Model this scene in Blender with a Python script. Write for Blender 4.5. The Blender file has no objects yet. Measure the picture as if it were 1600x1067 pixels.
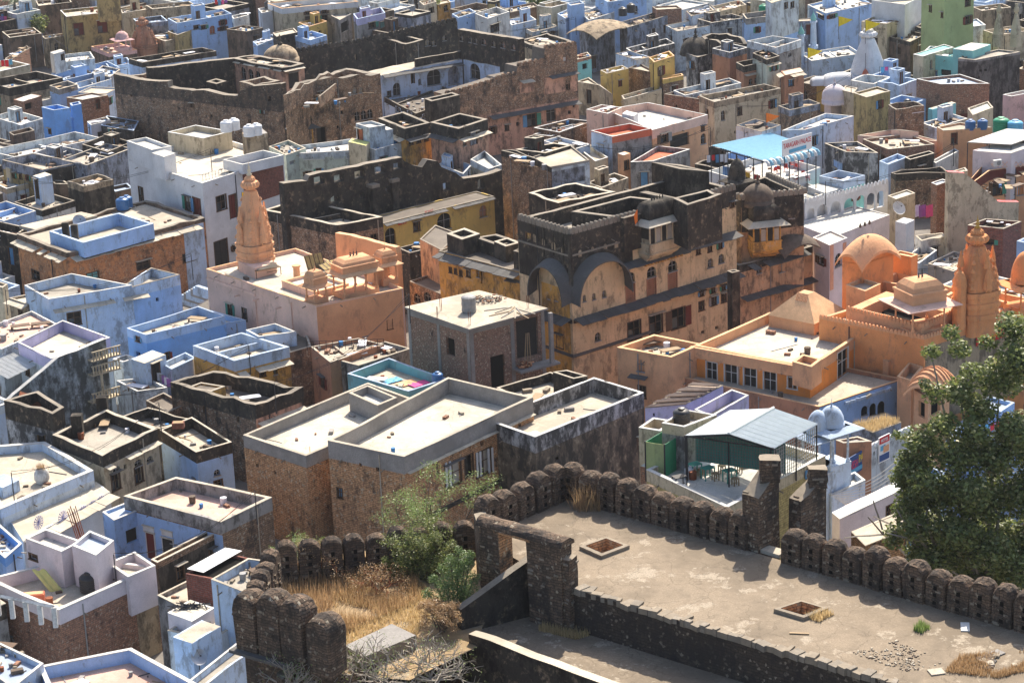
import bpy,math,random
import numpy as np
from mathutils import Matrix,Vector
from mathutils import noise as mnoise
from mathutils.bvhtree import BVHTree
random.seed(7);np.random.seed(7)
S=bpy.context.scene
COL=S.collection
rad=math.radians
# ------------------------------------------------------------------ camera, sky, sun, exposure
CAMZ=72.0;PITCH=rad(18.0);ROLL=rad(2.4);FPX=3600.0
cR0=np.array([1.0,0,0]);cU0=np.array([0,math.sin(PITCH),math.cos(PITCH)]);cF=np.array([0,math.cos(PITCH),-math.sin(PITCH)])
cR=cR0*math.cos(ROLL)-(-1)*cU0*math.sin(ROLL)*-1
cU=cU0*math.cos(ROLL)+cR0*math.sin(ROLL)
CAM=np.array([0,0,CAMZ])
cd=bpy.data.cameras.new('camera');cam=bpy.data.objects.new('camera',cd);COL.objects.link(cam)
cd.sensor_width=36;cd.lens=FPX/1600*36;cd.clip_start=1;cd.clip_end=3000
cam.matrix_world=Matrix(((cR[0],cU[0],-cF[0],0),(cR[1],cU[1],-cF[1],0),(cR[2],cU[2],-cF[2],CAMZ),(0,0,0,1)))
S.camera=cam
SUN_AZ=rad(17);SUN_EL=rad(47)      # azimuth from +Y towards +X
w=bpy.data.worlds.new('World');S.world=w;w.use_nodes=True
nt=w.node_tree;nt.nodes.clear()
sky=nt.nodes.new('ShaderNodeTexSky');sky.sky_type='NISHITA';sky.sun_disc=False
sky.sun_elevation=SUN_EL;sky.sun_rotation=SUN_AZ;sky.dust_density=3.0;sky.air_density=1.0
bg=nt.nodes.new('ShaderNodeBackground');bg.inputs[1].default_value=0.125
ow=nt.nodes.new('ShaderNodeOutputWorld');nt.links.new(sky.outputs[0],bg.inputs[0]);nt.links.new(bg.outputs[0],ow.inputs[0])
sl=bpy.data.lights.new('sun','SUN');sl.energy=4.8;sl.angle=rad(0.5);sl.color=(1,.91,.77)
so=bpy.data.objects.new('sun',sl);COL.objects.link(so)
sdir=Vector((math.sin(SUN_AZ)*math.cos(SUN_EL),math.cos(SUN_AZ)*math.cos(SUN_EL),math.sin(SUN_EL)))
so.rotation_euler=sdir.to_track_quat('Z','Y').to_euler();so.location=(0,200,150)
S.view_settings.view_transform='Standard';S.view_settings.look='None';S.view_settings.gamma=1
S.view_settings.use_curve_mapping=False;S.view_settings.exposure=0.86
S.cycles.max_bounces=5;S.cycles.diffuse_bounces=3;S.cycles.transparent_max_bounces=6
# ------------------------------------------------------------------ picture <-> place
def ray(x,y):
    d=cF*FPX+cR*(x-800)-cU*(y-533.5)
    return d
def W(x,y,z):
    d=ray(x,y);t=(z-CAMZ)/d[2]
    p=CAM+d*t
    return(float(p[0]),float(p[1]))
def proj(p):
    v=np.array(p,float)-CAM;k=FPX/v.dot(cF)
    return(800+v.dot(cR)*k,533.5-v.dot(cU)*k)
def on_wall(x,y,A,B):       # ray meets the upright plane through A and B -> (u metres, z)
    d=ray(x,y);dx,dy=B[0]-A[0],B[1]-A[1];L=math.hypot(dx,dy)
    n=(dy/L,-dx/L)
    t=((A[0]-CAM[0])*n[0]+(A[1]-CAM[1])*n[1])/(d[0]*n[0]+d[1]*n[1])
    p=CAM+d*t
    return((p[0]-A[0])*dx/L+(p[1]-A[1])*dy/L,float(p[2]))
def nz(x,y,z=0.0):return mnoise.noise(Vector((x,y,z)))
# ------------------------------------------------------------------ materials
MATS={}
def _new(name):
    m=bpy.data.materials.new(name);m.use_nodes=True;nt=m.node_tree;nt.nodes.clear()
    o=nt.nodes.new('ShaderNodeOutputMaterial');b=nt.nodes.new('ShaderNodeBsdfPrincipled')
    nt.links.new(b.outputs[0],o.inputs[0]);b.inputs['Specular IOR Level'].default_value=.25
    return m,nt,b
def N(nt,t,**kw):
    n=nt.nodes.new(t)
    for k,v in kw.items():
        if k.startswith('i_'):
            n.inputs[k[2:].replace('_',' ')].default_value=v
        else:setattr(n,k,v)
    return n
def ramp(nt,src,a,b,ca=(0,0,0,1),cb=(1,1,1,1)):
    r=nt.nodes.new('ShaderNodeValToRGB');r.color_ramp.elements[0].position=a;r.color_ramp.elements[1].position=b
    r.color_ramp.elements[0].color=ca;r.color_ramp.elements[1].color=cb
    nt.links.new(src,r.inputs[0]);return r.outputs[0]
def mix(nt,f,a,b,mode='MIX'):
    m=nt.nodes.new('ShaderNodeMix');m.data_type='RGBA';m.blend_type=mode
    for s,v in((0,f),(6,a),(7,b)):
        if isinstance(v,(int,float)):m.inputs[s].default_value=v
        elif isinstance(v,tuple):m.inputs[s].default_value=v if len(v)==4 else v+(1,)
        else:nt.links.new(v,m.inputs[s])
    return m.outputs[2]
def coords(nt):
    g=N(nt,'ShaderNodeNewGeometry');oi=N(nt,'ShaderNodeObjectInfo')
    mul=N(nt,'ShaderNodeVectorMath',operation='SCALE');mul.inputs[3].default_value=70
    cx=N(nt,'ShaderNodeCombineXYZ');nt.links.new(oi.outputs['Random'],cx.inputs[0]);nt.links.new(oi.outputs['Random'],cx.inputs[1])
    nt.links.new(cx.outputs[0],mul.inputs[0])
    ad=N(nt,'ShaderNodeVectorMath',operation='ADD');nt.links.new(g.outputs['Position'],ad.inputs[0]);nt.links.new(mul.outputs[0],ad.inputs[1])
    return ad.outputs[0],oi
def noise(nt,co,scale,detail=4,rough=.6,vec=(1,1,1)):
    mp=N(nt,'ShaderNodeMapping');mp.inputs['Scale'].default_value=vec;nt.links.new(co,mp.inputs[0])
    n=N(nt,'ShaderNodeTexNoise');n.inputs['Scale'].default_value=scale;n.inputs['Detail'].default_value=detail;n.inputs['Roughness'].default_value=rough
    nt.links.new(mp.outputs[0],n.inputs['Vector']);return n.outputs[0]
def bump(nt,b,h,strength=.4,dist=.05):
    bp=N(nt,'ShaderNodeBump');bp.inputs['Strength'].default_value=strength;bp.inputs['Distance'].default_value=dist
    nt.links.new(h,bp.inputs['Height']);nt.links.new(bp.outputs[0],b.inputs['Normal'])
def plaster(name,base,dirt=.45,dirtcol=(.07,.06,.05),second=None,sec=.5):
    """limewashed wall: fade, blotches, mould streaks running down, patches where the coat has gone"""
    m,nt,b=_new(name);co,oi=coords(nt)
    big=noise(nt,co,.35,3);mid=noise(nt,co,1.6,6,.7);fine=noise(nt,co,9,4,.7)
    st=noise(nt,co,.9,9,.74,(1.0,1.0,.55));dr=noise(nt,co,2.2,4,.7,(1,1,.09))
    c=mix(nt,ramp(nt,big,.35,.7),tuple(x*.82 for x in base),tuple(min(1,x*1.1)for x in base))
    if second:c=mix(nt,ramp(nt,mid,1-sec-.06,1-sec+.06),c,second)
    c=mix(nt,ramp(nt,fine,.3,.75),mix(nt,.22,c,(.12,.1,.08)),c)
    a=N(nt,'ShaderNodeMath',operation='MULTIPLY');nt.links.new(ramp(nt,st,.6-dirt*.26,.66-dirt*.16),a.inputs[0]);a.inputs[1].default_value=min(.92,.3+dirt)
    c=mix(nt,a.outputs[0],c,dirtcol)
    a=N(nt,'ShaderNodeMath',operation='MULTIPLY');nt.links.new(ramp(nt,dr,.54,.68),a.inputs[0]);a.inputs[1].default_value=.12+dirt*.5
    c=mix(nt,a.outputs[0],c,tuple(x*1.6 for x in dirtcol))
    spots=N(nt,'ShaderNodeMath',operation='MULTIPLY');nt.links.new(ramp(nt,noise(nt,co,3.5,6,.75),.74-dirt*.2,.8-dirt*.15),spots.inputs[0]);spots.inputs[1].default_value=.55
    c=mix(nt,spots.outputs[0],c,tuple(x*1.3 for x in dirtcol))
    nt.links.new(c,b.inputs['Base Color']);b.inputs['Roughness'].default_value=.92
    bump(nt,b,fine,.5,.04);MATS[name]=m;return m
def masonry(name,c1,c2,mortar,bw=.45,bh=.14,dirt=.5,dirtcol=(.035,.03,.027),light=None,plast=None,pl=.4,dist=.06,lf=.91):
    """rubble or brick courses (uv in metres), with remains of plaster and black growth"""
    m,nt,b=_new(name);co,oi=coords(nt)
    uv=N(nt,'ShaderNodeUVMap');uv.uv_map='UVMap'
    nd=N(nt,'ShaderNodeTexNoise');nd.inputs['Scale'].default_value=2.5;nt.links.new(uv.outputs[0],nd.inputs['Vector'])
    sc=N(nt,'ShaderNodeVectorMath',operation='SCALE');sc.inputs[3].default_value=dist;nt.links.new(nd.outputs[1],sc.inputs[0])
    ad=N(nt,'ShaderNodeVectorMath',operation='ADD');nt.links.new(uv.outputs[0],ad.inputs[0]);nt.links.new(sc.outputs[0],ad.inputs[1])
    br=N(nt,'ShaderNodeTexBrick');br.inputs['Scale'].default_value=1;br.inputs['Brick Width'].default_value=bw;br.inputs['Row Height'].default_value=bh
    br.inputs['Mortar Size'].default_value=bh*.12;br.inputs['Mortar Smooth'].default_value=.3;br.inputs['Color1'].default_value=c1+(1,);br.inputs['Color2'].default_value=c2+(1,)
    br.inputs['Mortar'].default_value=mortar+(1,);nt.links.new(ad.outputs[0],br.inputs['Vector'])
    c=br.outputs[0]
    vo=N(nt,'ShaderNodeTexVoronoi');vo.inputs['Scale'].default_value=4.6/max(bw,.3)*.45*1.7;nt.links.new(ad.outputs[0],vo.inputs['Vector'])
    sp=N(nt,'ShaderNodeSeparateColor');nt.links.new(vo.outputs['Color'],sp.inputs[0])
    if light:c=mix(nt,ramp(nt,sp.outputs[0],lf,lf+.03),c,light)
    c=mix(nt,ramp(nt,sp.outputs[1],0,1),mix(nt,.45,c,(.03,.02,.015)),c)
    if plast:c=mix(nt,ramp(nt,noise(nt,co,.9,6,.65),1-pl-.05,1-pl+.05),c,plast)
    st=noise(nt,co,.9,8,.75,(1.0,1.0,.6))
    a=N(nt,'ShaderNodeMath',operation='MULTIPLY');nt.links.new(ramp(nt,st,.62-dirt*.3,.70-dirt*.2),a.inputs[0]);a.inputs[1].default_value=.86
    c=mix(nt,a.outputs[0],c,dirtcol)
    nt.links.new(c,b.inputs['Base Color']);b.inputs['Roughness'].default_value=.95
    h=mix(nt,.5,br.outputs[0],vo.outputs['Distance']);bump(nt,b,h,.8,.05)
    MATS[name]=m;return m
def deck(name,base,stain=(.2,.18,.15),amt=.5,spec=None):
    m,nt,b=_new(name);co,oi=coords(nt)
    big=noise(nt,co,.22,8,.75);mid=noise(nt,co,.9,8,.78);fine=noise(nt,co,12,4,.7)
    c=mix(nt,ramp(nt,big,.42,.58),tuple(min(1,x*1.12)for x in base),tuple(x*.66 for x in base))
    a=N(nt,'ShaderNodeMath',operation='MULTIPLY');nt.links.new(ramp(nt,mid,.63-amt*.15,.78-amt*.1),a.inputs[0]);a.inputs[1].default_value=amt
    c=mix(nt,a.outputs[0],c,stain)
    if spec:c=mix(nt,ramp(nt,noise(nt,co,.5,7,.75),.56,.6),c,spec)
    sp=noise(nt,co,5,6,.8);c=mix(nt,ramp(nt,sp,.62,.72),c,tuple(x*.45 for x in base))
    c=mix(nt,ramp(nt,fine,.25,.7),tuple(x*.62 for x in base),c)
    if name in('terrace','sand','beige','greydeck','palewhite'):
        vr=N(nt,'ShaderNodeTexVoronoi');vr.feature='DISTANCE_TO_EDGE';vr.inputs['Scale'].default_value=.45 if name=='terrace' else .3
        av=N(nt,'ShaderNodeVectorMath',operation='ADD');nn=N(nt,'ShaderNodeTexNoise');nn.inputs['Scale'].default_value=1.4;nn.inputs['Detail'].default_value=6;nt.links.new(co,nn.inputs['Vector']);nt.links.new(co,av.inputs[0]);nt.links.new(nn.outputs[1],av.inputs[1]);nt.links.new(av.outputs[0],vr.inputs['Vector'])
        cr=ramp(nt,vr.outputs['Distance'],.004,.014,(1,1,1,1),(0,0,0,1));a2=N(nt,'ShaderNodeMath',operation='MULTIPLY');nt.links.new(cr,a2.inputs[0]);a2.inputs[1].default_value=.45
        c=mix(nt,a2.outputs[0],c,tuple(x*.35 for x in base))
    nt.links.new(c,b.inputs['Base Color']);b.inputs['Roughness'].default_value=.93;bump(nt,b,fine,.4,.03)
    MATS[name]=m;return m
def flat(name,base,rough=.7,metal=0,var=.25,spec=.3,trans=0):
    m,nt,b=_new(name);co,oi=coords(nt)
    n=noise(nt,co,2.2,5,.7)
    nt.links.new(mix(nt,ramp(nt,n,.3,.75),tuple(x*(1-var)for x in base),base),b.inputs['Base Color'])
    b.inputs['Roughness'].default_value=rough;b.inputs['Metallic'].default_value=metal;b.inputs['Specular IOR Level'].default_value=spec
    if trans:
        b.inputs['Transmission Weight'].default_value=trans
    MATS[name]=m;return m
def leafm(name,c1,c2,c3=None):
    m,nt,b=_new(name);g=N(nt,'ShaderNodeNewGeometry')
    c=mix(nt,ramp(nt,g.outputs['Random Per Island'],.1,.9),c1,c2)
    if c3:c=mix(nt,ramp(nt,g.outputs['Random Per Island'],.93,.95),c,c3)
    nt.links.new(c,b.inputs['Base Color']);b.inputs['Roughness'].default_value=.45;b.inputs['Specular IOR Level'].default_value=.5
    tl=N(nt,'ShaderNodeBsdfTranslucent');nt.links.new(c,tl.inputs[0]);ms=N(nt,'ShaderNodeMixShader');ms.inputs[0].default_value=.38
    nt.links.new(b.outputs[0],ms.inputs[1]);nt.links.new(tl.outputs[0],ms.inputs[2]);nt.links.new(ms.outputs[0],[n for n in nt.nodes if n.type=='OUTPUT_MATERIAL'][0].inputs[0])
    MATS[name]=m;return m
plaster('blue',(.36,.55,.86),.2,(.13,.14,.17),(.5,.55,.68),.28)
plaster('deepblue',(.17,.39,.82),.1,(.12,.14,.2))
plaster('paleblue',(.54,.67,.85),.34,(.17,.17,.17),(.64,.69,.74),.35)
plaster('lavender',(.52,.50,.74),.2,(.2,.2,.22))
plaster('white',(.68,.67,.64),.4,(.22,.2,.18))
plaster('bluewhite',(.62,.69,.74),.42,(.16,.16,.16))
plaster('cleanwhite',(.72,.73,.75),.1,(.3,.3,.3))
plaster('grey',(.33,.32,.31),.5,(.06,.055,.05),(.45,.44,.42),.35)
plaster('bluegrey',(.30,.33,.40),.55,(.06,.06,.06),(.42,.46,.58),.4)
plaster('darkgrey',(.16,.15,.14),.65,(.035,.03,.03),(.3,.28,.25),.3)
plaster('black',(.042,.036,.03),.5,(.014,.012,.01),(.24,.18,.12),.4)
plaster('moss',(.09,.076,.06),.7,(.02,.017,.014),(.3,.25,.18),.36)
plaster('cream',(.62,.52,.36),.35,(.12,.09,.06),(.5,.45,.38),.3)
plaster('tan',(.42,.32,.21),.5,(.09,.07,.05),(.5,.4,.28),.4)
plaster('brown',(.2,.13,.09),.55,(.05,.04,.03),(.34,.25,.17),.35)
plaster('ochre',(.74,.40,.09),.42,(.08,.06,.04),(.66,.44,.24),.4)
plaster('ochredirty',(.46,.34,.14),.5,(.1,.08,.05),(.5,.42,.25),.3)
plaster('palace_pink',(.66,.38,.26),.45,(.07,.05,.04),(.4,.27,.18),.35)
plaster('havelipink',(.62,.40,.24),.45,(.07,.05,.04),(.66,.36,.2),.4)
plaster('yellow',(.72,.50,.14),.25,(.2,.15,.08))
plaster('peach',(.84,.56,.44),.18,(.35,.22,.16))
plaster('peachdeep',(.80,.42,.22),.24,(.35,.2,.12))
plaster('orange',(.80,.34,.13),.24,(.3,.16,.1))
plaster('orangebright',(.85,.30,.06),.05,(.3,.16,.1))
plaster('terracotta',(.45,.22,.13),.3,(.12,.08,.06))
plaster('pink',(.74,.45,.42),.25,(.2,.14,.12))
plaster('pinkwhite',(.74,.66,.68),.1,(.3,.28,.3))
plaster('turq',(.20,.50,.56),.22,(.15,.2,.2),(.35,.5,.5),.3)
plaster('aqua',(.25,.60,.58),.1,(.15,.2,.2))
plaster('green',(.40,.48,.22),.15,(.2,.22,.12))
plaster('palegreen',(.52,.58,.50),.35,(.14,.14,.12))
plaster('bluegreen_stain',(.36,.42,.46),.8,(.05,.055,.055),(.5,.55,.66),.4)
plaster('peel',(.55,.53,.52),.85,(.035,.033,.032),(.62,.6,.58),.3)
plaster('salmon',(.75,.38,.24),.2,(.2,.12,.1))
plaster('redflood',(.62,.16,.08),.2,(.2,.1,.08))
plaster('haveliwall',(.76,.57,.34),.34,(.12,.095,.07),(.68,.43,.25),.34)
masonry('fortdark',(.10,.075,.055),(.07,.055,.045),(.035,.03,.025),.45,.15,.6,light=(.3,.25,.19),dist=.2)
plaster('tanblack',(.17,.13,.09),.7,(.035,.03,.025),(.36,.28,.19),.42)
masonry('brick',(.46,.23,.14),(.30,.15,.10),(.16,.12,.09),.42,.15,.2,light=(.42,.3,.22))
masonry('redbrick',(.30,.09,.06),(.22,.07,.05),(.2,.15,.13),.5,.16,.1)
masonry('rubble',(.38,.24,.15),(.26,.17,.11),(.09,.07,.055),.5,.17,.45,light=(.42,.36,.28),dist=.16)
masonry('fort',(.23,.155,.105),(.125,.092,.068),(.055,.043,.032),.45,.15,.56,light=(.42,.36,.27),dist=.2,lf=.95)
masonry('palace',(.46,.28,.17),(.30,.19,.12),(.1,.07,.05),.4,.14,.42,light=(.45,.36,.27),plast=(.55,.33,.2),pl=.38,dist=.15,lf=.86)
masonry('orangebrick',(.62,.27,.12),(.5,.22,.1),(.30,.2,.13),.45,.14,.3,light=(.5,.35,.22),plast=(.55,.24,.1),pl=.45,dist=.08)
masonry('sandstone',(.72,.40,.20),(.56,.30,.15),(.16,.11,.07),.55,.15,.3,light=(.55,.42,.28),dist=.1)
masonry('newbrick',(.34,.18,.12),(.26,.15,.1),(.30,.26,.22),.35,.13,.15,light=(.5,.4,.3))
masonry('yellowbrick',(.60,.48,.20),(.5,.4,.17),(.35,.27,.12),.5,.16,.08)
deck('beige',(.55,.48,.38),(.2,.17,.14),.6)
deck('sand',(.62,.56,.46),(.25,.23,.2),.75)
deck('palewhite',(.64,.62,.57),(.26,.24,.22),.5)
deck('greydeck',(.42,.38,.32),(.15,.13,.11),.6)
deck('darkdeck',(.2,.17,.14),(.06,.05,.045),.6)
deck('pinkdeck',(.70,.46,.37),(.34,.24,.2),.4)
deck('bluedeck',(.45,.53,.66),(.3,.32,.36),.4)
deck('terrace',(.27,.215,.155),(.13,.105,.08),.8,(.42,.36,.28))
deck('earth',(.42,.30,.17),(.2,.14,.08),.6,(.3,.26,.2))
deck('street',(.22,.2,.18),(.1,.09,.08),.5)
deck('coping',(.52,.46,.37),(.12,.1,.08),.7)
deck('copdark',(.30,.26,.21),(.05,.045,.04),.7)
deck('copwhite',(.66,.65,.62),(.2,.19,.18),.55)
deck('copblue',(.46,.56,.70),(.22,.24,.28),.5)
deck('coporange',(.80,.50,.28),(.5,.3,.2),.2)
deck('slab',(.60,.53,.42),(.25,.22,.18),.4)
deck('slabgrey',(.14,.135,.13),(.06,.055,.05),.55)
deck('concrete',(.34,.32,.30),(.16,.15,.14),.5)
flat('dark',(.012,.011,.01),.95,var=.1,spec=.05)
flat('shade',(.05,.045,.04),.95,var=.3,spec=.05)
flat('woodred',(.16,.03,.02));flat('wood',(.12,.07,.04));flat('woodorange',(.45,.13,.05));flat('bluepaint',(.1,.28,.5));flat('greenpaint',(.06,.28,.2))
flat('framegrey',(.3,.29,.28));flat('framewhite',(.7,.68,.64));flat('glass',(.04,.05,.06),.15,spec=.6);flat('curtain',(.5,.47,.42));flat('tealglass',(.12,.4,.45),.3)
flat('tankblack',(.02,.02,.022),.4,spec=.5);flat('tankwhite',(.75,.76,.78),.45);flat('tankblue',(.03,.14,.36),.4,spec=.5);flat('tankgreen',(.02,.3,.15),.4);flat('tankcyan',(.12,.45,.7),.4)
flat('tankgrey',(.3,.3,.3),.6,var=.4)
flat('metal',(.45,.46,.48),.35,.6);flat('rust',(.28,.09,.04),.85,var=.5);flat('sheet',(.82,.86,.84),.6,0,var=.12);flat('bluesheet',(.24,.47,.62),.8,.0,var=.2,spec=.1)
flat('whitesheet',(.72,.72,.7),.5,0);flat('tin',(.42,.32,.25),.7,.1,var=.4);flat('iron',(.04,.04,.045),.6)
flat('red',(.6,.04,.03),.6);flat('signwhite',(.8,.8,.8),.5,var=.05);flat('signred',(.6,.02,.03),.5,var=.05);flat('signblue',(.02,.08,.25),.5,var=.1);flat('signyellow',(.85,.6,.05),.5,var=.05);flat('signpink',(.7,.1,.2),.5)
flat('flagyellow',(.85,.65,.02),.7);flat('flagorange',(.9,.2,.02),.7);flat('brass',(.6,.35,.08),.4,.6);flat('goldwhite',(.8,.7,.5),.6)
flat('greensheet',(.02,.28,.13),.5,spec=.4);flat('yellowcloth',(.6,.6,.22),.7);flat('teal',(.06,.35,.28),.5);flat('mesh',(.16,.25,.22),.6)
flat('plasticblue',(.03,.2,.5),.4);flat('plasticred',(.45,.03,.03),.5);flat('plasticyellow',(.7,.4,.02),.5);flat('clothpink',(.75,.1,.3),.9);flat('cloth_white',(.75,.75,.8),.9);flat('clothpurple',(.3,.12,.4),.9)
flat('bark',(.16,.12,.09),.9,var=.4);flat('twig',(.42,.37,.31),.9,var=.3);flat('trunkpale',(.36,.32,.27),.85,var=.4)
flat('bamboo',(.35,.25,.15),.8);flat('thatch',(.33,.26,.2),.95,var=.5);flat('stonelight',(.30,.25,.19),.9,var=.4);flat('stonebrown',(.16,.12,.09),.9,var=.5)
leafm('leaf',(.075,.11,.03),(.27,.31,.09),(.45,.42,.18));leafm('leaf_light',(.16,.25,.06),(.28,.36,.12));leafm('leaf_blue',(.10,.16,.05),(.2,.28,.1))
leafm('drygrass',(.50,.37,.18),(.68,.53,.3));leafm('rustgrass',(.32,.2,.1),(.52,.36,.2));leafm('palm',(.1,.15,.07),(.2,.24,.12))
# ------------------------------------------------------------------ mesh builder
class Mb:
    def __init__(s):s.v=[];s.f=[];s.m=[];s.mats=[]
    def mi(s,mat):
        if mat not in s.mats:s.mats.append(mat)
        return s.mats.index(mat)
    def face(s,pts,mat):
        b=len(s.v);s.v.extend([tuple(map(float,p))for p in pts]);s.f.append(tuple(range(b,b+len(pts))));s.m.append(s.mi(mat))
    def grid(s,rows,mat,close=False):          # rows of points -> quads, shared verts
        b=len(s.v);n=len(rows[0]);mi=s.mi(mat)
        for r in rows:s.v.extend([tuple(map(float,p))for p in r])
        for i in range(len(rows)-1):
            for j in range(n if close else n-1):
                k=(j+1)%n
                s.f.append((b+i*n+j,b+i*n+k,b+(i+1)*n+k,b+(i+1)*n+j));s.m.append(mi)
    def box(s,x0,x1,y0,y1,z0,z1,mat,M=None,bottom=True):
        c=[(x0,y0,z0),(x1,y0,z0),(x1,y1,z0),(x0,y1,z0),(x0,y0,z1),(x1,y0,z1),(x1,y1,z1),(x0,y1,z1)]
        if M is not None:c=[tuple(M@Vector(p))for p in c]
        b=len(s.v);s.v.extend(c);mi=s.mi(mat)
        fs=[(0,1,5,4),(1,2,6,5),(2,3,7,6),(3,0,4,7),(4,5,6,7)]+([(3,2,1,0)]if bottom else[])
        for f in fs:s.f.append(tuple(b+i for i in f));s.m.append(mi)
    def tube(s,p0,p1,r0,r1,mat,n=6,cap=True):
        p0,p1=Vector(p0),Vector(p1);d=(p1-p0);q=d.to_track_quat('Z','Y')
        ra=[p0+q@Vector((math.cos(2*math.pi*i/n)*r0,math.sin(2*math.pi*i/n)*r0,0))for i in range(n)]
        rb=[p1+q@Vector((math.cos(2*math.pi*i/n)*r1,math.sin(2*math.pi*i/n)*r1,0))for i in range(n)]
        s.grid([ra,rb],mat,True)
        if cap:s.face(rb,mat);s.face(ra[::-1],mat)
    def lathe(s,prof,mat,n=16,c=(0,0,0),rfun=None,cap=True):
        rows=[]
        for r,z in prof:
            rows.append([(c[0]+r*(rfun(a)if rfun else 1)*math.cos(a),c[1]+r*(rfun(a)if rfun else 1)*math.sin(a),c[2]+z)for a in[2*math.pi*i/n for i in range(n)]])
        s.grid(rows,mat,True)
        if cap:s.face(rows[-1],mat)
    def build(s,name,parent=None,smooth=False,loc=None,link=True):
        me=bpy.data.meshes.new(name);me.from_pydata(s.v,[],s.f)
        for m in s.mats:me.materials.append(MATS[m])
        me.polygons.foreach_set('material_index',s.m)
        if smooth:me.polygons.foreach_set('use_smooth',[True]*len(s.f))
        uv=me.uv_layers.new(name='UVMap');me.update()
        nl=len(me.loops);vi=np.empty(nl,'i');me.loops.foreach_get('vertex_index',vi)
        co=np.array(s.v,float).reshape(-1,3)[vi]
        nf=len(me.polygons);nn=np.empty(nf*3);me.polygons.foreach_get('normal',nn);nn=nn.reshape(-1,3)
        lt=np.empty(nf,'i');me.polygons.foreach_get('loop_total',lt);ln=np.repeat(nn,lt,axis=0)
        hor=np.hypot(ln[:,0],ln[:,1]);hs=np.maximum(hor,1e-6)
        u=np.where(hor>.5,-ln[:,1]/hs*co[:,0]+ln[:,0]/hs*co[:,1],co[:,0]);v=np.where(hor>.5,co[:,2],co[:,1])
        uv.data.foreach_set('uv',np.stack([u,v],1).ravel().astype('f'))
        if not link:return me
        o=bpy.data.objects.new(name,me);COL.objects.link(o)
        if parent is not None:o.parent=parent
        if loc is not None:o.location=loc
        return o
def tag(o,label=None,cat=None,group=None,kind=None):
    if label:o['label']=label
    if cat:o['category']=cat
    if group:o['group']=group
    if kind:o['kind']=kind
    return o
def thing(name,label,cat,loc=(0,0,0),group=None):
    o=bpy.data.objects.new(name,None);COL.objects.link(o);o.location=loc;o.empty_display_size=.3
    return tag(o,label,cat,group)
SHARED={}
def inst(name,key,maker,M,parent=None):      # alike pieces share one mesh
    if key not in SHARED:SHARED[key]=maker()
    o=bpy.data.objects.new(name,SHARED[key]);COL.objects.link(o)
    if parent is not None:o.parent=parent
    o.matrix_local=M
    return o
def frame(A,B,u,z,out=0.0):      # matrix on a wall: x along, y outwards normal (away from wall), z up
    dx,dy=B[0]-A[0],B[1]-A[1];L=math.hypot(dx,dy);t=(dx/L,dy/L);n=(t[1],-t[0])
    return Matrix(((t[0],n[0],0,A[0]+t[0]*u+n[0]*out),(t[1],n[1],0,A[1]+t[1]*u+n[1]*out),(0,0,1,z),(0,0,0,1)))
# ------------------------------------------------------------------ walls with real openings
def wall_face(mb,A,B,zb,top,mat,pmat=None,pz=None,ops=(),step=2.5,depth=.25,through=0.0,flip=False,seetop=None):
    """A->B in plan, outward to the right of travel. top(u)->z. ops: (u0,u1,z0,z1,kind,backmat)"""
    dx,dy=B[0]-A[0],B[1]-A[1];L=math.hypot(dx,dy);t=(dx/L,dy/L);n=(t[1],-t[0])
    P=lambda u,z,d=0:(A[0]+t[0]*u-n[0]*d,A[1]+t[1]*u-n[1]*d,z)
    us={0.0,L}
    k=max(1,int(L/step))
    for i in range(1,k):us.add(L*i/k)
    if seetop:
        for u in seetop:
            if 0<u<L:us.add(u)
    zs=set([zb])
    if pz is not None:zs.add(pz)
    good=[]
    for o in ops:
        u0,u1,z0,z1=o[:4]
        if u0<.1 or u1>L-.1 or u1-u0<.08:continue
        if z1>min(top(u0),top(u1))-.15 or z0<=zb:continue
        if any(not(u1<g[0]or u0>g[1]or z1<g[2]or z0>g[3])for g in good):continue
        good.append(o);us.update((u0,u1));zs.update((z0,z1))
    us=sorted(us);zs=sorted(zs)
    us=[u for i,u in enumerate(us)if i==0 or u-us[i-1]>1e-4]
    for i in range(len(us)-1):
        a,b=us[i],us[i+1];mid=(a+b)/2;ta,tb=top(a),top(b);tm=min(ta,tb)
        zz=[z for z in zs if z<tm-.02]
        for j in range(len(zz)):
            lo=zz[j];last=j==len(zz)-1
            h1,h2=(ta,tb)if last else(zz[j+1],zz[j+1])
            zm=(lo+(tm if last else h1))/2
            if any(g[0]<mid<g[1]and g[2]<zm<g[3]for g in good):continue
            m=pmat if(pmat and pz is not None and zm>pz)else mat
            q=[P(a,lo),P(b,lo),P(b,h2),P(a,h1)]
            mb.face(q,m)
    for g in good:
        u0,u1,z0,z1,kind,bm=g[:6];d=through or depth
        q=[P(u0,z0),P(u1,z0),P(u1,z1),P(u0,z1)];qd=[P(u0,z0,d),P(u1,z0,d),P(u1,z1,d),P(u0,z1,d)]
        for i in range(4):mb.face([q[i],qd[i],qd[(i+1)%4],q[(i+1)%4]],mat)
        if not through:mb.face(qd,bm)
        if kind=='a':
            r=(u1-u0)/2;h=min(r*1.1,(z1-z0)*.5);cu=(u0+u1)/2;nseg=6
            for sgn in(-1,1):
                cor=P(cu+sgn*r,z1)
                arc=[P(cu+sgn*r*math.cos(math.pi/2*i/nseg),z1-h+h*math.sin(math.pi/2*i/nseg))for i in range(nseg+1)]
                for i in range(nseg):
                    mb.face([cor,arc[i],arc[i+1]]if sgn>0 else[cor,arc[i+1],arc[i]],mat)
    return good
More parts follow.
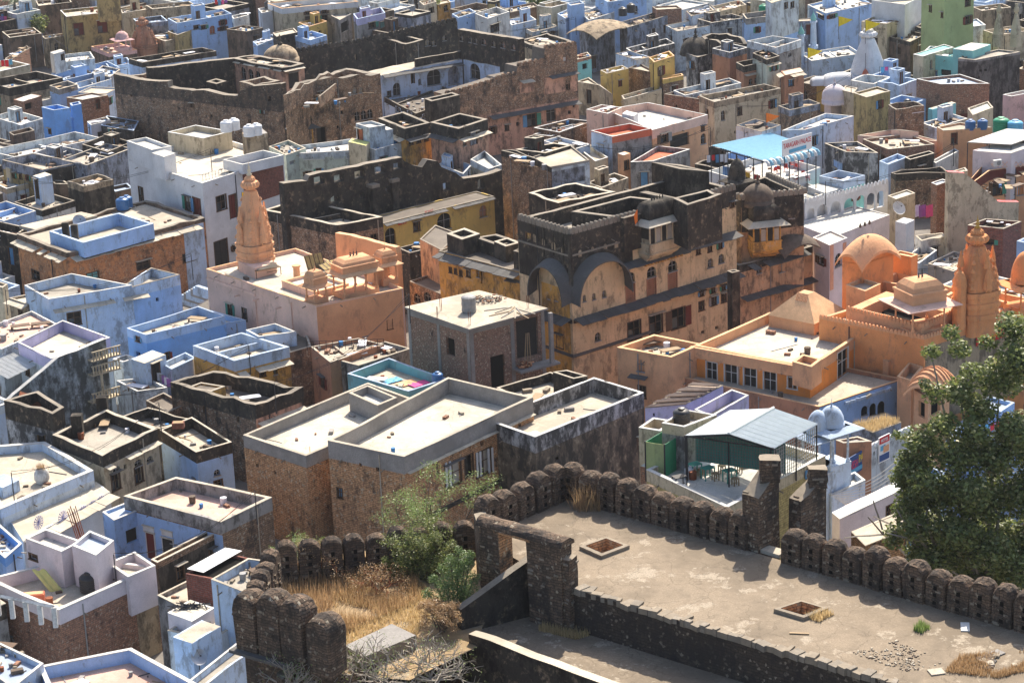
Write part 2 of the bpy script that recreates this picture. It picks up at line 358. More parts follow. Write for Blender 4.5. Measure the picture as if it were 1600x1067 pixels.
def offset(poly,t):
    n=len(poly);out=[]
    for i in range(n):
        p0,p1,p2=poly[i-1],poly[i],poly[(i+1)%n]
        def nrm(a,b):
            dx,dy=b[0]-a[0],b[1]-a[1];L=math.hypot(dx,dy);return(-dy/L,dx/L)
        n1,n2=nrm(p0,p1),nrm(p1,p2);k=1+n1[0]*n2[0]+n1[1]*n2[1];k=max(k,.25)
        out.append((p1[0]+(n1[0]+n2[0])*t/k,p1[1]+(n1[1]+n2[1])*t/k))
    return out
def px_ops(poly,specs):
    """picture rectangles on the two visible walls -> metres on those walls"""
    res={}
    pz=None
    for sp in specs:
        x,y,w_,h_=sp[:4];kind=sp[4]if len(sp)>4 else 'w';bm=sp[5]if len(sp)>5 else 'dark'
        best=None
        for i in range(len(poly)):
            A,B=poly[i],poly[(i+1)%len(poly)]
            dx,dy=B[0]-A[0],B[1]-A[1];L=math.hypot(dx,dy);n=(dy/L,-dx/L)
            if(CAM[0]-A[0])*n[0]+(CAM[1]-A[1])*n[1]<=0:continue
            u,z=on_wall(x,y,A,B)
            if-.2<u<L+.2:
                c=math.hypot(A[0],A[1])
                if best is None or c<best[0]:best=(c,i,u,z,A,B,L)
        if best is None:continue
        _,i,u,z,A,B,L=best
        u2,_z=on_wall(x+w_/2,y,A,B);du=abs(u2-u)
        zs=on_wall(x,y-h_/2,A,B)[1]-z
        res.setdefault(i,[]).append((u-du,u+du,z-abs(zs),z+abs(zs),kind,bm))
    return res
def window_part(parent,A,B,g,near):
    u0,u1,z0,z1,kind,bm=g[:6]
    if kind in('h','o','x'):return
    nm='door' if kind=='d' else 'window'
    M=frame(A,B,0,0)
    fw=.07;mb=Mb();fm={'w':'wood','d':'wood','a':'framegrey','j':'terracotta','c':'framewhite','v':'framegrey'}.get(kind,'framegrey')
    y0,y1=-.12,.03
    if kind!='a':
        mb.box(u0-fw,u0+.03,y0,y1,z0,z1+fw,fm,M);mb.box(u1-.03,u1+fw,y0,y1,z0,z1+fw,fm,M)
        mb.box(u0+.03,u1-.03,y0,y1-.004,z1-.02,z1+fw,fm,M)
        if kind!='d':mb.box(u0-fw-.04,u1+fw+.04,y0,y1+.06,z0-.08,z0,fm,M)
    else:
        mb.box(u0-.05,u1+.05,-.1,.08,z0-.1,z0,fm,M)
    wo=mb.build(nm,parent)
    if not near:return
    rq=random.Random(int(u0*97+z0*31));W_=u1-u0
    if kind in 'wd' and W_>.4 and rq.random()<.5:
        sb=Mb();sb.box(u0-.18,u1+.18,0,.38,z1+.1,z1+.16,rq.choice(['slab','slabgrey','coping']),M@Matrix.Translation((0,0,0)));sb.build('sunshade',wo)
    if kind=='w' and W_>.4 and rq.random()<.5:
        for sd in(-1,1):
            sb=Mb();x0=(u0-.04-W_*.42,u0-.04)if sd<0 else(u1+.04,u1+.04+W_*.42);sb.box(x0[0],x0[1],.03,.07,z0+.02,z1-.02,rq.choice(['wood','bluepaint','greenpaint','woodred','framegrey']),M);sb.build('shutter',wo)
    pb=Mb();mid=(u0+u1)/2
    if kind=='d':
        if bm=='dark':
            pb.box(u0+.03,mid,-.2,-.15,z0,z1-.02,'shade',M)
        else:
            for q in range(2):pb.box(u0+.035+q*(mid-u0),mid+q*(mid-u0)-.035,-.19,-.13,z0,z1-.03,bm,M)
        pb.build('door_leaf',wo)
    elif kind=='j':
        nj=max(3,int((z1-z0)/.18))
        for i in range(nj):pb.box(u0,u1,-.14,-.08,z0+(z1-z0)*i/nj,z0+(z1-z0)*(i+.45)/nj,'terracotta',M)
        k=max(2,int((u1-u0)/.16))
        for i in range(1,k):pb.box(u0+(u1-u0)*i/k-.03,u0+(u1-u0)*i/k+.03,-.15,-.07,z0,z1,'terracotta',M)
        pb.build('jali_screen',wo)
    else:
        pb.box(mid-.025,mid+.025,-.11,-.05,z0,z1,fm,M)
        pb.box(u0+.03,u1-.03,-.1,-.06,z0+(z1-z0)*.55,z0+(z1-z0)*.55+.05,fm,M)
        if z1-z0>1 and kind=='w':pb.box(u0+.03,mid-.02,-.17,-.13,z0,z0+(z1-z0)*.55,'glass',M)
        pb.build('mullion',wo)
def chajja(parent,A,B,z,dep=.7,mat='slab',u0=0.1,u1=None,wid=.85,tilt=.28,gap=.02,miss=.06):
    """a row of stone eave slabs, each one a piece"""
    L=math.hypot(B[0]-A[0],B[1]-A[1]);u1=L-.1 if u1 is None else u1
    n=max(1,int(round((u1-u0)/wid)));ww=(u1-u0)/n
    def mk():
        m=Mb();m.box(-.5,.5,0,1,-.03,.03,mat);return m.build('eave_slab',link=False)
    for i in range(n):
        if random.random()<miss:continue
        M=frame(A,B,u0+ww*(i+.5),z+random.uniform(-.015,.015),-.05)@Matrix.Rotation(-tilt+random.uniform(-.04,.04),4,'X')@Matrix.Diagonal((ww-gap,dep*random.uniform(.93,1.05)+.05,1,1))
        inst('eave_slab','chaj'+mat,mk,M,parent)
FOOT=[]
def block(parent,poly,z0,z1,par,t,wall,pmat,dk,cop,ops=None,wob=.03,near=True,name='wall',sub=False,prefix='',depth=.25,copw=.05,bottomband=None):
    """walls + parapet ring + roof deck (+ coping). returns wall object"""
    mb=Mb();ops=ops or{};n=len(poly);inner=offset(poly,t)
    wf=lambda x,y:z1+wob*2*nz(x*.55,y*.55,z1)
    dz=z1-par;goods=[]
    for i in range(n):
        A,B=poly[i],poly[(i+1)%n];L=math.hypot(B[0]-A[0],B[1]-A[1])
        tf=lambda u,A=A,B=B,L=L:wf(A[0]+(B[0]-A[0])*u/L,A[1]+(B[1]-A[1])*u/L)
        step=1.3 if wob>.04 else 3
        g=wall_face(mb,A,B,z0,tf,wall,pmat,dz-.12,ops.get(i,()),step=step,depth=depth)
        goods+=[(i,x)for x in g]
        k=max(1,int(L/step));a,b=inner[i],inner[(i+1)%n]
        ot=[(A[0]+(B[0]-A[0])*j/k,A[1]+(B[1]-A[1])*j/k)for j in range(k+1)]
        it=[(a[0]+(b[0]-a[0])*j/k,a[1]+(b[1]-a[1])*j/k)for j in range(k+1)]
        if par>.02:mb.grid([[(p[0],p[1],dz-.05)for p in it],[(p[0],p[1],wf(*o))for p,o in zip(it,ot)]][::-1],pmat or wall)
        mb.grid([[(p[0],p[1],wf(*p))for p in ot],[(p[0],p[1],wf(*o))for p,o in zip(it,ot)]],cop if(cop and copw==0)else(pmat or wall))
    wo=mb.build(name,parent)
    dm=Mb();dm.face([(p[0],p[1],dz)for p in offset(poly,t*.9)],dk)
    if par<=.02:dm=Mb();dm.face([(p[0],p[1],z1+.006)for p in offset(poly,.02)],dk)
    dm.build('roof' if not sub else 'flat_roof',wo if sub else parent)
    if cop and copw>0:
        cm=Mb();ou=offset(poly,-.015);inn=offset(poly,t+.015)
        for i in range(n):
            k=max(1,int(math.hypot(poly[(i+1)%n][0]-poly[i][0],poly[(i+1)%n][1]-poly[i][1])/(1.3 if wob>.05 else 4)))
            def seg(pl,i):a,b=pl[i],pl[(i+1)%n];return[(a[0]+(b[0]-a[0])*j/k,a[1]+(b[1]-a[1])*j/k)for j in range(k+1)]
            o_,i_,m_=seg(ou,i),seg(inn,i),seg(poly,i)
            hz=[wf(*p)for p in m_]
            r0=[(p[0],p[1],h-.004)for p,h in zip(o_,hz)];r1=[(p[0],p[1],h+copw)for p,h in zip(o_,hz)]
            r2=[(p[0],p[1],h+copw+.01)for p,h in zip(i_,hz)];r3=[(p[0],p[1],h-.004)for p,h in zip(i_,hz)]
            cm.grid([r0,r1,r2,r3],cop)
        cm.build('coping',wo if sub else parent)
    for i,g in goods:window_part(wo if sub else parent,poly[i],poly[(i+1)%n],g,near and not sub)
    return wo
def quad(Lp,Np,Rp,z,Fp=None):
    a,b,c=W(*Lp,z),W(*Np,z),W(*Rp,z)
    d=W(*Fp,z)if Fp else(a[0]+c[0]-b[0],a[1]+c[1]-b[1])
    return[a,b,c,d]
def auto_ops(poly,z1,par,rng,dens=1.0,colors=('dark',)):
    res={}
    for i in(0,1):
        A,B=poly[i],poly[(i+1)%len(poly)];L=math.hypot(B[0]-A[0],B[1]-A[1]);l=[]
        for fl in range(2):
            zt=z1-par-.7-fl*3.0
            if zt<2:break
            n=int(L/rng.uniform(2.2,3.6))
            for k in range(n):
                if rng.random()>.62*dens:continue
                u=L*(k+.5)/n+rng.uniform(-.3,.3);q=rng.random()
                if q<.2:l.append((u-.45,u+.45,zt-2.0,zt,'d',rng.choice(['dark','woodred','wood','bluepaint'])))
                elif q<.55:l.append((u-.4,u+.4,zt-1.1,zt,'w','dark'))
                elif q<.75:l.append((u-.35,u+.35,zt-1.3,zt,'a','dark'))
                else:l.append((u-.18,u+.18,zt-.5,zt-.1,'h','dark'))
        res[i]=l
    return res
def roof_detail(root,P,z,par,mat,cop,rg,wall=True):
    o=Vector(P[1]);f1=Vector(P[2])-o;f2=Vector(P[0])-o;dz=z-par;L1,L2=f1.length,f2.length
    if min(L1,L2)<2.5:return
    pt=lambda a,b:o+f1*a+f2*b
    if wall and max(L1,L2)>6.5 and rg.random()<.6:
        k=rg.uniform(.35,.68);q=(pt(k,.04),pt(k,.96))if L1>L2 else(pt(.04,k),pt(.96,k));d=(q[1]-q[0]).normalized();n=Vector((-d.y,d.x))*.1;h=dz+par*rg.uniform(.4,.85);m=Mb()
        c=[q[0]-n,q[1]-n,q[1]+n,q[0]+n];m.grid([[(p.x,p.y,dz)for p in c],[(p.x,p.y,h)for p in c]],mat,True);m.face([(p.x,p.y,h)for p in c],cop or mat);m.build('roof_wall',root)
    m=Mb()
    for i in range(int((rg.randint(10,20)+int(L1*L2/8))*(1 if wall else .3))):
        p=pt(rg.uniform(.1,.9),rg.uniform(.1,.9));s_=rg.uniform(.06,.3)if i>3 else rg.uniform(.2,.42);e=rg.random()
        if e<.5:m.box(-s_,s_,-s_*.5,s_*.5,0,s_*.7,rg.choice(['stonelight','concrete','brick','stonebrown','coping']),T_(p.x,p.y,dz,rg.uniform(0,3)))
        elif e<.58:m.box(-.9,.9,-.4,.4,.35,.42,rg.choice(['bamboo','cloth_white','wood']),T_(p.x,p.y,dz,rg.uniform(0,3)));m.box(-.85,-.78,-.38,.38,0,.35,'wood',T_(p.x,p.y,dz,0))
        elif e<.75:m.box(-s_*4,s_*4,-.04,.04,0,.05,rg.choice(['bamboo','framegrey','iron','coping']),T_(p.x,p.y,dz,rg.uniform(0,3)))
        else:m.tube((p.x,p.y,dz),(p.x,p.y,dz+s_*1.6),s_*.7,s_*.8,rg.choice(['rust','tankgrey','plasticblue','stonebrown','cloth_white']),7)
    m.build('roof_clutter',root)['kind']='stuff'
    m=Mb()
    for e in(0,1):
        A,B=P[e],P[e+1];L=math.hypot(B[0]-A[0],B[1]-A[1]);k=max(1,int(L/3.5))
        def mk():
            q=Mb();q.tube((0,0,0),(0,.4,-.08),.05,.05,'stonelight',5);return q.build('drain_spout',link=False)
        for i in range(k):inst('drain_spout','spout',mk,frame(A,B,L*(i+rg.uniform(.3,.7))/k,dz-.05,0),root)
        if rg.random()<.4 and L>2:u=rg.uniform(.15,.9)*L;m.tube(frame(A,B,u,1,.06).to_translation(),frame(A,B,u,z-.2,.06).to_translation(),.05,.05,rg.choice(['framegrey','iron','coping']),5);m.build('drain_pipe',root);m=Mb()
def T_(x,y,z,rz):return Matrix.Translation((x,y,z))@Matrix.Rotation(rz,4,'Z')
ITEMS={}
def house(label,Lp,Np,Rp,z,wall,par=.8,pmat=None,dk='beige',cop='coping',win=(),F=None,t=.17,wob=.05,cat='house',name='house',auto=None,ch=(),key=None,z0=0,near=True,copw=.035,group=None,detail=True):
    poly=quad(Lp,Np,Rp,z,F);c=(sum(p[0]for p in poly)/4,sum(p[1]for p in poly)/4)
    root=thing(name,label,cat,(c[0],c[1],z0),group)
    lp=[(p[0]-c[0],p[1]-c[1])for p in poly]
    ops=px_ops(poly,win)
    if auto is None and not win and z0==0 and cat=='house':auto=.7
    if auto:
        ao=auto_ops(poly,z,par,random.Random(hash(round(z*7)+int(Np[0])*31)),auto)
        for k,v in ao.items():ops.setdefault(k,[]).extend(v)
    root.location=(0,0,0)
    block(root,poly,z0,z,par,t,wall,pmat or wall,dk,cop,ops,wob,near,copw=copw)
    rg2=random.Random(int(Np[0]*7+Np[1]*3))
    if key is None and cat=='house' and z0==0 and par>.2 and Np[1]<330 and rg2.random()<.5:
        o_=Vector(poly[1]);f1=Vector(poly[2])-o_;f2=Vector(poly[0])-o_
        if f1.length>4 and f2.length>3:
            a_,b_=rg2.uniform(.1,.6),rg2.uniform(.35,.6);w1,w2=min(.35,2.2/f1.length),min(.36,2/f2.length);dzz=z-par
            Q=[tuple(o_+f1*a_+f2*(b_+w2)),tuple(o_+f1*a_+f2*b_),tuple(o_+f1*(a_+w1)+f2*b_),tuple(o_+f1*(a_+w1)+f2*(b_+w2))]
            block(root,Q,dzz-.1,dzz+rg2.uniform(1.5,2.3),.12,.15,pmat or wall,pmat or wall,dk,cop or 'coping',{1:[(.35,1.0,dzz+.05,dzz+1.4,'d',rg2.choice(['dark','woodred','bluepaint','wood']))]},.04,name='roof_room',sub=True)
    for c_ in ch:
        e,dz,dep,m=c_[:4];chajja(root,poly[e],poly[(e+1)%4],z-dz,dep,m,*c_[4:])
    if detail and par>.25 and z0==0:roof_detail(root,poly,z,par,pmat or wall,cop,random.Random(int(Np[0]*13+Np[1])),key not in('sand1','sand2','peachtemple','orangehall','orangeterrace','whitehouse','orangebrick','peelblack','pinkterrace','pinkroof','haveli','redroof','unfin','wideroof','archedcream','blackroof','turqroof','cafe','hotel','pinkcabin','orangecourt','paleblue1','lilacterrace','roofless'))
    FOOT.append((poly,z,label))
    ITEMS[key or label]=(root,poly,z)
    return root,poly
def recentre(root,c):
    """put an Empty at the thing's base and keep its parts where they are"""
    root.location=c
    for ch in root.children:ch.matrix_parent_inverse=Matrix.Translation((-c[0],-c[1],-c[2]))
def annex(parent,Lp,Np,Rp,z,wall,par=.0,pmat=None,dk='beige',cop=None,win=(),F=None,z0=None,t=.2,name='roof_room',wob=.02,foot=False):
    poly=quad(Lp,Np,Rp,z,F)
    o=block(parent,poly,z-3.2 if z0 is None else z0,z,par,t,wall,pmat or wall,dk,cop,px_ops(poly,win),wob,True,name=name,sub=True)
    return poly
def profwall(label,A,B,zr,prof,wall,thick=.8,zb=0,win=(),name='ruined_wall',cat='wall',parent=None,back=None,capm='copdark',pname='wall',key=None,low=None):
    """upright wall through picture points A,B (at height zr) whose top follows the picture outline prof"""
    a,b=W(*A,zr),W(*B,zr);L=math.hypot(b[0]-a[0],b[1]-a[1])
    pts=sorted([on_wall(x,y,a,b)for x,y in prof]);pts=[(max(0,min(L,u)),z)for u,z in pts]
    def top(u):
        if u<=pts[0][0]:return pts[0][1]
        for(u0,z0_),(u1,z1_)in zip(pts,pts[1:]):
            if u<=u1:return z0_+(z1_-z0_)*(u-u0)/max(1e-6,u1-u0)
        return pts[-1][1]
    topn=lambda u:top(u)+.12*nz((a[0]+u)*.9,a[1]*.9)
    root=parent or thing(name,label,cat)
    t=((b[0]-a[0])/L,(b[1]-a[1])/L);n=(t[1],-t[0]);a2=(a[0]-n[0]*thick,a[1]-n[1]*thick);b2=(b[0]-n[0]*thick,b[1]-n[1]*thick)
    mb=Mb();ops={}
    o=px_ops([a,b],win)if win else{}
    o=o.get(0,[]);st=[p[0]for p in pts]
    thr=[x for x in o if x[4]=='s'];blind=[x for x in o if x[4]!='s']
    thr=[(x[0],x[1],x[2],x[3],'a' if x[5]=='arch' else 'h','dark')for x in thr]
    if thr:wall_face(mb,a,b,zb,topn,wall,ops=thr+[],step=1.2,through=thick,seetop=st)
    else:
        g=wall_face(mb,a,b,zb,topn,low[0]if low else wall,wall if low else None,on_wall(low[1],low[2],a,b)[1]if low else None,ops=blind,step=1.2,seetop=st,depth=.3)
    wall_face(mb,b2,a2,zb,lambda u:topn(L-u),wall,ops=[(L-x[1],L-x[0],x[2],x[3],'h','dark')for x in thr],step=1.2,through=.01,seetop=[L-s_ for s_ in st])
    us=sorted(set([0,L]+[L*i/max(1,int(L/1.2))for i in range(1,max(1,int(L/1.2)))]+[s_ for s_ in st if 0<s_<L]))
    mb.grid([[(a[0]+t[0]*u,a[1]+t[1]*u,topn(u))for u in us],[(a2[0]+t[0]*u,a2[1]+t[1]*u,topn(u))for u in us]],capm)
    for q,p,u in((a,a2,0),(b,b2,L)):mb.face([(q[0],q[1],zb),(q[0],q[1],topn(u)),(p[0],p[1],topn(u)),(p[0],p[1],zb)],wall)
    wo=mb.build(pname,root)
    if not thr:
        for x in g:window_part(root,a,b,x,True)
    FOOT.append(([a,b,b2,a2],zr,label))
    return root,(a,b),top
def crenels(parent,A,B,z,mat='black',w=.5,h=.55,gap=.12,th=.4,name='battlement',taper=.5):
    """row of small battlements along A->B"""
    L=math.hypot(B[0]-A[0],B[1]-A[1]);n=max(1,int(L/(w+gap)));M=frame(A,B,0,0)
    mb=Mb()
    zf=z if callable(z)else(lambda u:z)
    for i in range(n):
        u=(i+.5)*L/n;hw=w/2;zz=zf(u)-.05
        pr=[(-hw,0),(hw,0),(hw,h*.55),(hw*taper,h*.9),(0,h),(-hw*taper,h*.9),(-hw,h*.55)]
        f=[M@Vector((u+x,0.02,zz+y))for x,y in pr];k=[M@Vector((u+x,-th,zz+y))for x,y in pr]
        mb.face(f[::-1],mat);mb.face(k,mat)
        for j in range(1,6):mb.face([f[j],f[j+1],k[j+1],k[j]],mat)
        mb.face([f[6],f[0],k[0],k[6]],mat)
    o=mb.build(name,parent);o['kind']='stuff';return o
# ------------------------------------------------------------------ small things and ornaments
def T(x,y,z,rz=0,s=1):return Matrix.Translation((x,y,z))@Matrix.Rotation(rz,4,'Z')@Matrix.Diagonal((s,s,s,1))
def tank(px,py,z,r,h,mat,label,group=None,boxy=False):
    x,y=W(px,py,z);t=thing('water_tank',label,'water tank',(x,y,z),group)
    mb=Mb();pr=[(r*.97,0),(r,.05)]
    nr=5
    for i in range(nr):pr+=[(r,h*(.08+.14*i)),(r*.965,h*(.1+.14*i)),(r*.965,h*(.13+.14*i)),(r,h*(.15+.14*i))]
    pr+=[(r,h*.82),(r*.8,h*.93),(r*.42,h)]
    mb.lathe(pr,mat,16);mb.build('tank_body',t,smooth=True)
    lb=Mb();lb.lathe([(r*.4,h),(r*.42,h+.02),(r*.4,h+.1),(r*.1,h+.13)],mat,12);lb.build('lid',t)
    pb=Mb();pb.tube((r,0,.1),(r+.25,0,.1),.025,.025,'framewhite');pb.tube((r+.25,0,.12),(r+.25,0,-.3),.025,.025,'framewhite');pb.build('pipe',t)
    return t
def dish(px,py,z,r,label,mat='metal',az=.5):
    x,y=W(px,py,z);t=thing('satellite_dish',label,'satellite dish',(x,y,z))
    mb=Mb();M=T(0,0,.35+r)@Matrix.Rotation(az,4,'Z')@Matrix.Rotation(rad(55),4,'X')
    rows=[[tuple(M@Vector((r*k*math.cos(a),r*k*math.sin(a),.28*r*k*k)))for a in[2*math.pi*i/18 for i in range(18)]]for k in(.02,.35,.7,1)]
    mb.grid(rows,mat,True);mb.build('reflector',t,smooth=True)
    pb=Mb();pb.tube((0,0,0),(0,0,.35+r),.03,.03,'iron');pb.tube(M@Vector((0,r*.95,.2*r)),M@Vector((0,0,r*.9)),.015,.015,'iron');pb.box(-.05,.05,-.05,.05,r*.85,r,'iron',M);pb.build('mount',t)
    return t
def flag(px,py,z,label,mat,h=2.6,size=1.0,at_=None):
    x,y=at_ or W(px,py,z);t=thing('flag',label,'flag',(x,y,z))
    mb=Mb();mb.tube((0,0,0),(0,0,h),.035,.02,'iron');mb.build('flagpole',t)
    fb=Mb();n=6;rows=[]
    for i in range(n+1):
        k=i/n;rows.append([(k*size*1.3,.12*math.sin(k*7),h-.05-k*size*.35),(k*size*1.3,.1*math.sin(k*7+.6),h-.05-size*(1-k)-k*size*.4)])
    fb.grid(rows,mat);fb.build('pennant',t)
    return t
def ratha(a,k=.16):          # stepped square plan of a temple tower, as radius factor
    c,s_=abs(math.cos(a)),abs(math.sin(a));m=max(c,s_);base=1/m
    q=min(c,s_)/m
    if q>.78:base*=.86
    elif q>.42:base*=.95
    else:base*=1.05
    return base*.8
def spire(px,py,z,rbase,H,mat,label,rz=rad(40),flagm=None,brass='goldwhite',niches=True,plinth=2.0):
    x,y=W(px,py,z);t=thing('temple_spire',label,'temple spire',(x,y,z));t.rotation_euler.z=rz
    b=Mb();NA=48
    pr=[]
    zz=-1.0;pr.append((rbase*1.02,-1.0))
    for i in range(6):
        z0=plinth*i/6;pr+=[(rbase*(1.05 if i%2 else .98),z0),(rbase*(1.05 if i%2 else .98),z0+plinth/7)]
    b.lathe(pr,mat,NA,rfun=ratha);b.build('moulded_base',t)
    s_=Mb();pr=[];hb=H*.72;n=22
    for i in range(n+1):
        k=i/n;r=rbase*(1-.66*k**1.3)*.97
        pr+=[(r,plinth+(hb-plinth)*k),(r*.955,plinth+(hb-plinth)*(k+.72/n))]
    s_.lathe(pr[:-1],mat,NA,rfun=ratha);s_.build('curved_tower',t)
    for q in range(4):
        for lev,(rr,hh,zz,dd)in enumerate(((rbase*.2,H*.2,plinth+H*.02,.84),(rbase*.14,H*.13,plinth+H*.22,.76))if niches else()):
            m_=Mb();m_.lathe([(rr*(1-.75*(i/8)**1.8)*(1.0 if i%2 else .92),hh*i/8)for i in range(9)]+[(rr*.4,hh*1.04),(.02,hh*1.2)],mat,16,rfun=lambda a:1+.08*math.cos(8*a))
            a=q*math.pi/2;o=m_.build('clinging_spire',t);o.location=(math.cos(a)*rbase*dd,math.sin(a)*rbase*dd,zz)
        rr=rbase*.09;a=q*math.pi/2+math.pi/4
        for lv in range(5 if niches else 0):
            m_=Mb();m_.lathe([(rr,0),(rr*1.1,.12),(rr*.7,.26),(.02,.4)],mat,10);o=m_.build('corner_boss',t)
            k=.08+lv*.18;d=rbase*(1-.66*k**1.3)*.93;o.location=(math.cos(a)*d,math.sin(a)*d,plinth+(hb-plinth)*k)
    if niches:
        for q in range(4):
            m_=Mb();m_.box(-.28,.28,-.1,.16,0,.95,mat);m_.box(-.17,.17,.14,.165,.1,.75,'dark');m_.box(-.36,.36,-.1,.22,.95,1.05,mat)
            o=m_.build('niche',t);a=q*math.pi/2-math.pi/2;o.matrix_local=Matrix.Rotation(q*math.pi/2,4,'Z')@Matrix.Translation((0,rbase*.84,plinth*1.0))
    rt=rbase*.27
    am=Mb();am.lathe([(rt*.8,0),(rt*.8,.25),(rt*1.5,.42),(rt*1.75,.7),(rt*1.5,.98),(rt*.9,1.1),(rt*1.05,1.2),(rt*.9,1.4),(rt*.45,1.6)],mat,32,rfun=lambda a:1+.07*math.cos(16*a));o=am.build('ribbed_disc',t,smooth=False);o.location.z=hb-.1
    fi=Mb();z1=hb+1.45;hf=H-z1;fi.lathe([(.12,0),(.3,hf*.12),(.1,hf*.26),(.22,hf*.4),(.07,hf*.52),(.14,hf*.62),(.05,hf*.72),(.02,hf)],brass,12);o=fi.build('finial',t,smooth=True);o.location.z=z1
    return t
def chhatri(px,py,z,wx,wy,hcol,mat,label,rz,roofh=1.2,eave=.45,ncol=2,parent=None,name='rooftop_pavilion',dome=False,slabm=None,key=None,cat='pavilion',plinth=.25,fin=2,at_=None):
    x,y=at_ or W(px,py,z)
    t=parent or thing(name,label,cat,(x,y,z));t.location=(x,y,z);t.rotation_euler.z=rz
    b=Mb();b.box(-wx,wx,-wy,wy,-.3,plinth,mat);b.build('plinth',t)
    for sy in(-1,1):
        for i in range(ncol):
            c=Mb();cx=-wx+.14+(2*wx-.28)*i/(ncol-1)
            c.box(-.11,.11,-.11,.11,0,.2,mat);c.tube((0,0,.2),(0,0,hcol-.15),.085,.075,mat,8,False);c.box(-.12,.12,-.12,.12,hcol-.15,hcol,mat)
            o=c.build('column',t);o.location=(cx,sy*(wy-.14),plinth)
    a=Mb();zt=plinth+hcol
    def archband(A,B):
        M=frame(A,B,0,0);L=math.hypot(B[0]-A[0],B[1]-A[1]);n=10
        lo=[];
        for i in range(n+1):
            k=i/n;lo.append((L*k,zt-.5+.46*math.sin(math.pi*k)**.6))
        for d in(.05,-.05):
            for i in range(n):
                q=[M@Vector((lo[i][0],d,lo[i][1])),M@Vector((lo[i+1][0],d,lo[i+1][1])),M@Vector((lo[i+1][0],d,zt)),M@Vector((lo[i][0],d,zt))]
                a.face(q if d>0 else q[::-1],mat)
        a.grid([[M@Vector((u,.05,v))for u,v in lo],[M@Vector((u,-.05,v))for u,v in lo]],mat)
    for sy in(-1,1):
        for i in range(ncol-1):
            x0=-wx+.14+(2*wx-.28)*i/(ncol-1)+.1;x1=-wx+.14+(2*wx-.28)*(i+1)/(ncol-1)-.1
            archband((x0,sy*(wy-.14)),(x1,sy*(wy-.14)))
    for sx in(-1,1):archband((sx*(wx-.14),-wy+.24),(sx*(wx-.14),wy-.24))
    a.build('arches',t)
    e=Mb();ex,ey=wx+eave,wy+eave;sm=slabm or mat
    e.grid([[(-ex,-ey,zt-.16),(ex,-ey,zt-.16),(ex,ey,zt-.16),(-ex,ey,zt-.16)],[(-ex,-ey,zt-.1),(ex,-ey,zt-.1),(ex,ey,zt-.1),(-ex,ey,zt-.1)],[(-wx,-wy,zt+.12),(wx,-wy,zt+.12),(wx,wy,zt+.12),(-wx,wy,zt+.12)]],sm,True)
    e.face([(-ex,ey,zt-.16),(ex,ey,zt-.16),(ex,-ey,zt-.16),(-ex,-ey,zt-.16)],sm);e.build('eave',t)
    r=Mb();z0=zt+.1
    if dome:
        rr=min(wx,wy)*.95;r.lathe([(rr*1.05,0),(rr*1.05,.12),(rr,.14)]+[(rr*math.cos(i*math.pi/16),.14+roofh*math.sin(i*math.pi/16))for i in range(1,8)]+[(.03,roofh+.16)],mat,20,(0,0,z0));r.build('dome',t,smooth=True)
    else:
        rows=[]
        for k,dz in((1,0),(1,roofh*.38),(1.06,roofh*.4),(1.06,roofh*.5),(.93,roofh*.53),(.86,roofh*.72),(.62,roofh*.93),(.3,roofh)):
            kx=wx*k;ky=wy*k;m_=max(0,(wx-wy))*(1-min(1,k))*.6
            kx=kx+m_;rows.append([(-kx,-ky,z0+dz),(kx,-ky,z0+dz),(kx,ky,z0+dz),(-kx,ky,z0+dz)])
        r.grid(rows,mat,True);r.face(rows[-1],mat);r.build('curved_roof',t)
    for i in range(fin):
        f=Mb();f.lathe([(.05,0),(.11,.1),(.04,.2),(.08,.3),(.02,.4),(.01,.7)],'iron' if fin>1 else mat,8);o=f.build('finial',t);o.location=((i-(fin-1)/2)*.35,0,z0+roofh)
    return t
def bangla(parent,c,rz,a,b,h,z,mat,droop=1.0,ex=.35,name='bangla_roof',thick=.14,slabm=None):
    """curved Bengal-style roof over a 2a x 2b plan; eaves are arcs dropping to the corners"""
    mb=Mb();n=14;rows=[];low=[]
    A_,B_=a+ex,b+ex;M=T(c[0],c[1],z,rz)
    f=lambda x,y:h*(2-(x/A_)**2-(y/B_)**2)*.5*droop
    for i in range(n+1):
        y=-B_+2*B_*i/n
        rows.append([M@Vector((-A_+2*A_*j/n,y,f(-A_+2*A_*j/n,y)+thick))for j in range(n+1)])
        low.append([M@Vector((-A_+2*A_*j/n,y,f(-A_+2*A_*j/n,y)))for j in range(n+1)])
    mb.grid(rows,mat);mb.grid([r[::-1]for r in low],mat)
    mb.grid([low[0],rows[0]],mat);mb.grid([rows[-1],low[-1]],mat);mb.grid([[r[0]for r in rows],[r[0]for r in low]],mat);mb.grid([[r[-1]for r in low],[r[-1]for r in rows]],mat)
    return mb.build(name,parent,smooth=False)
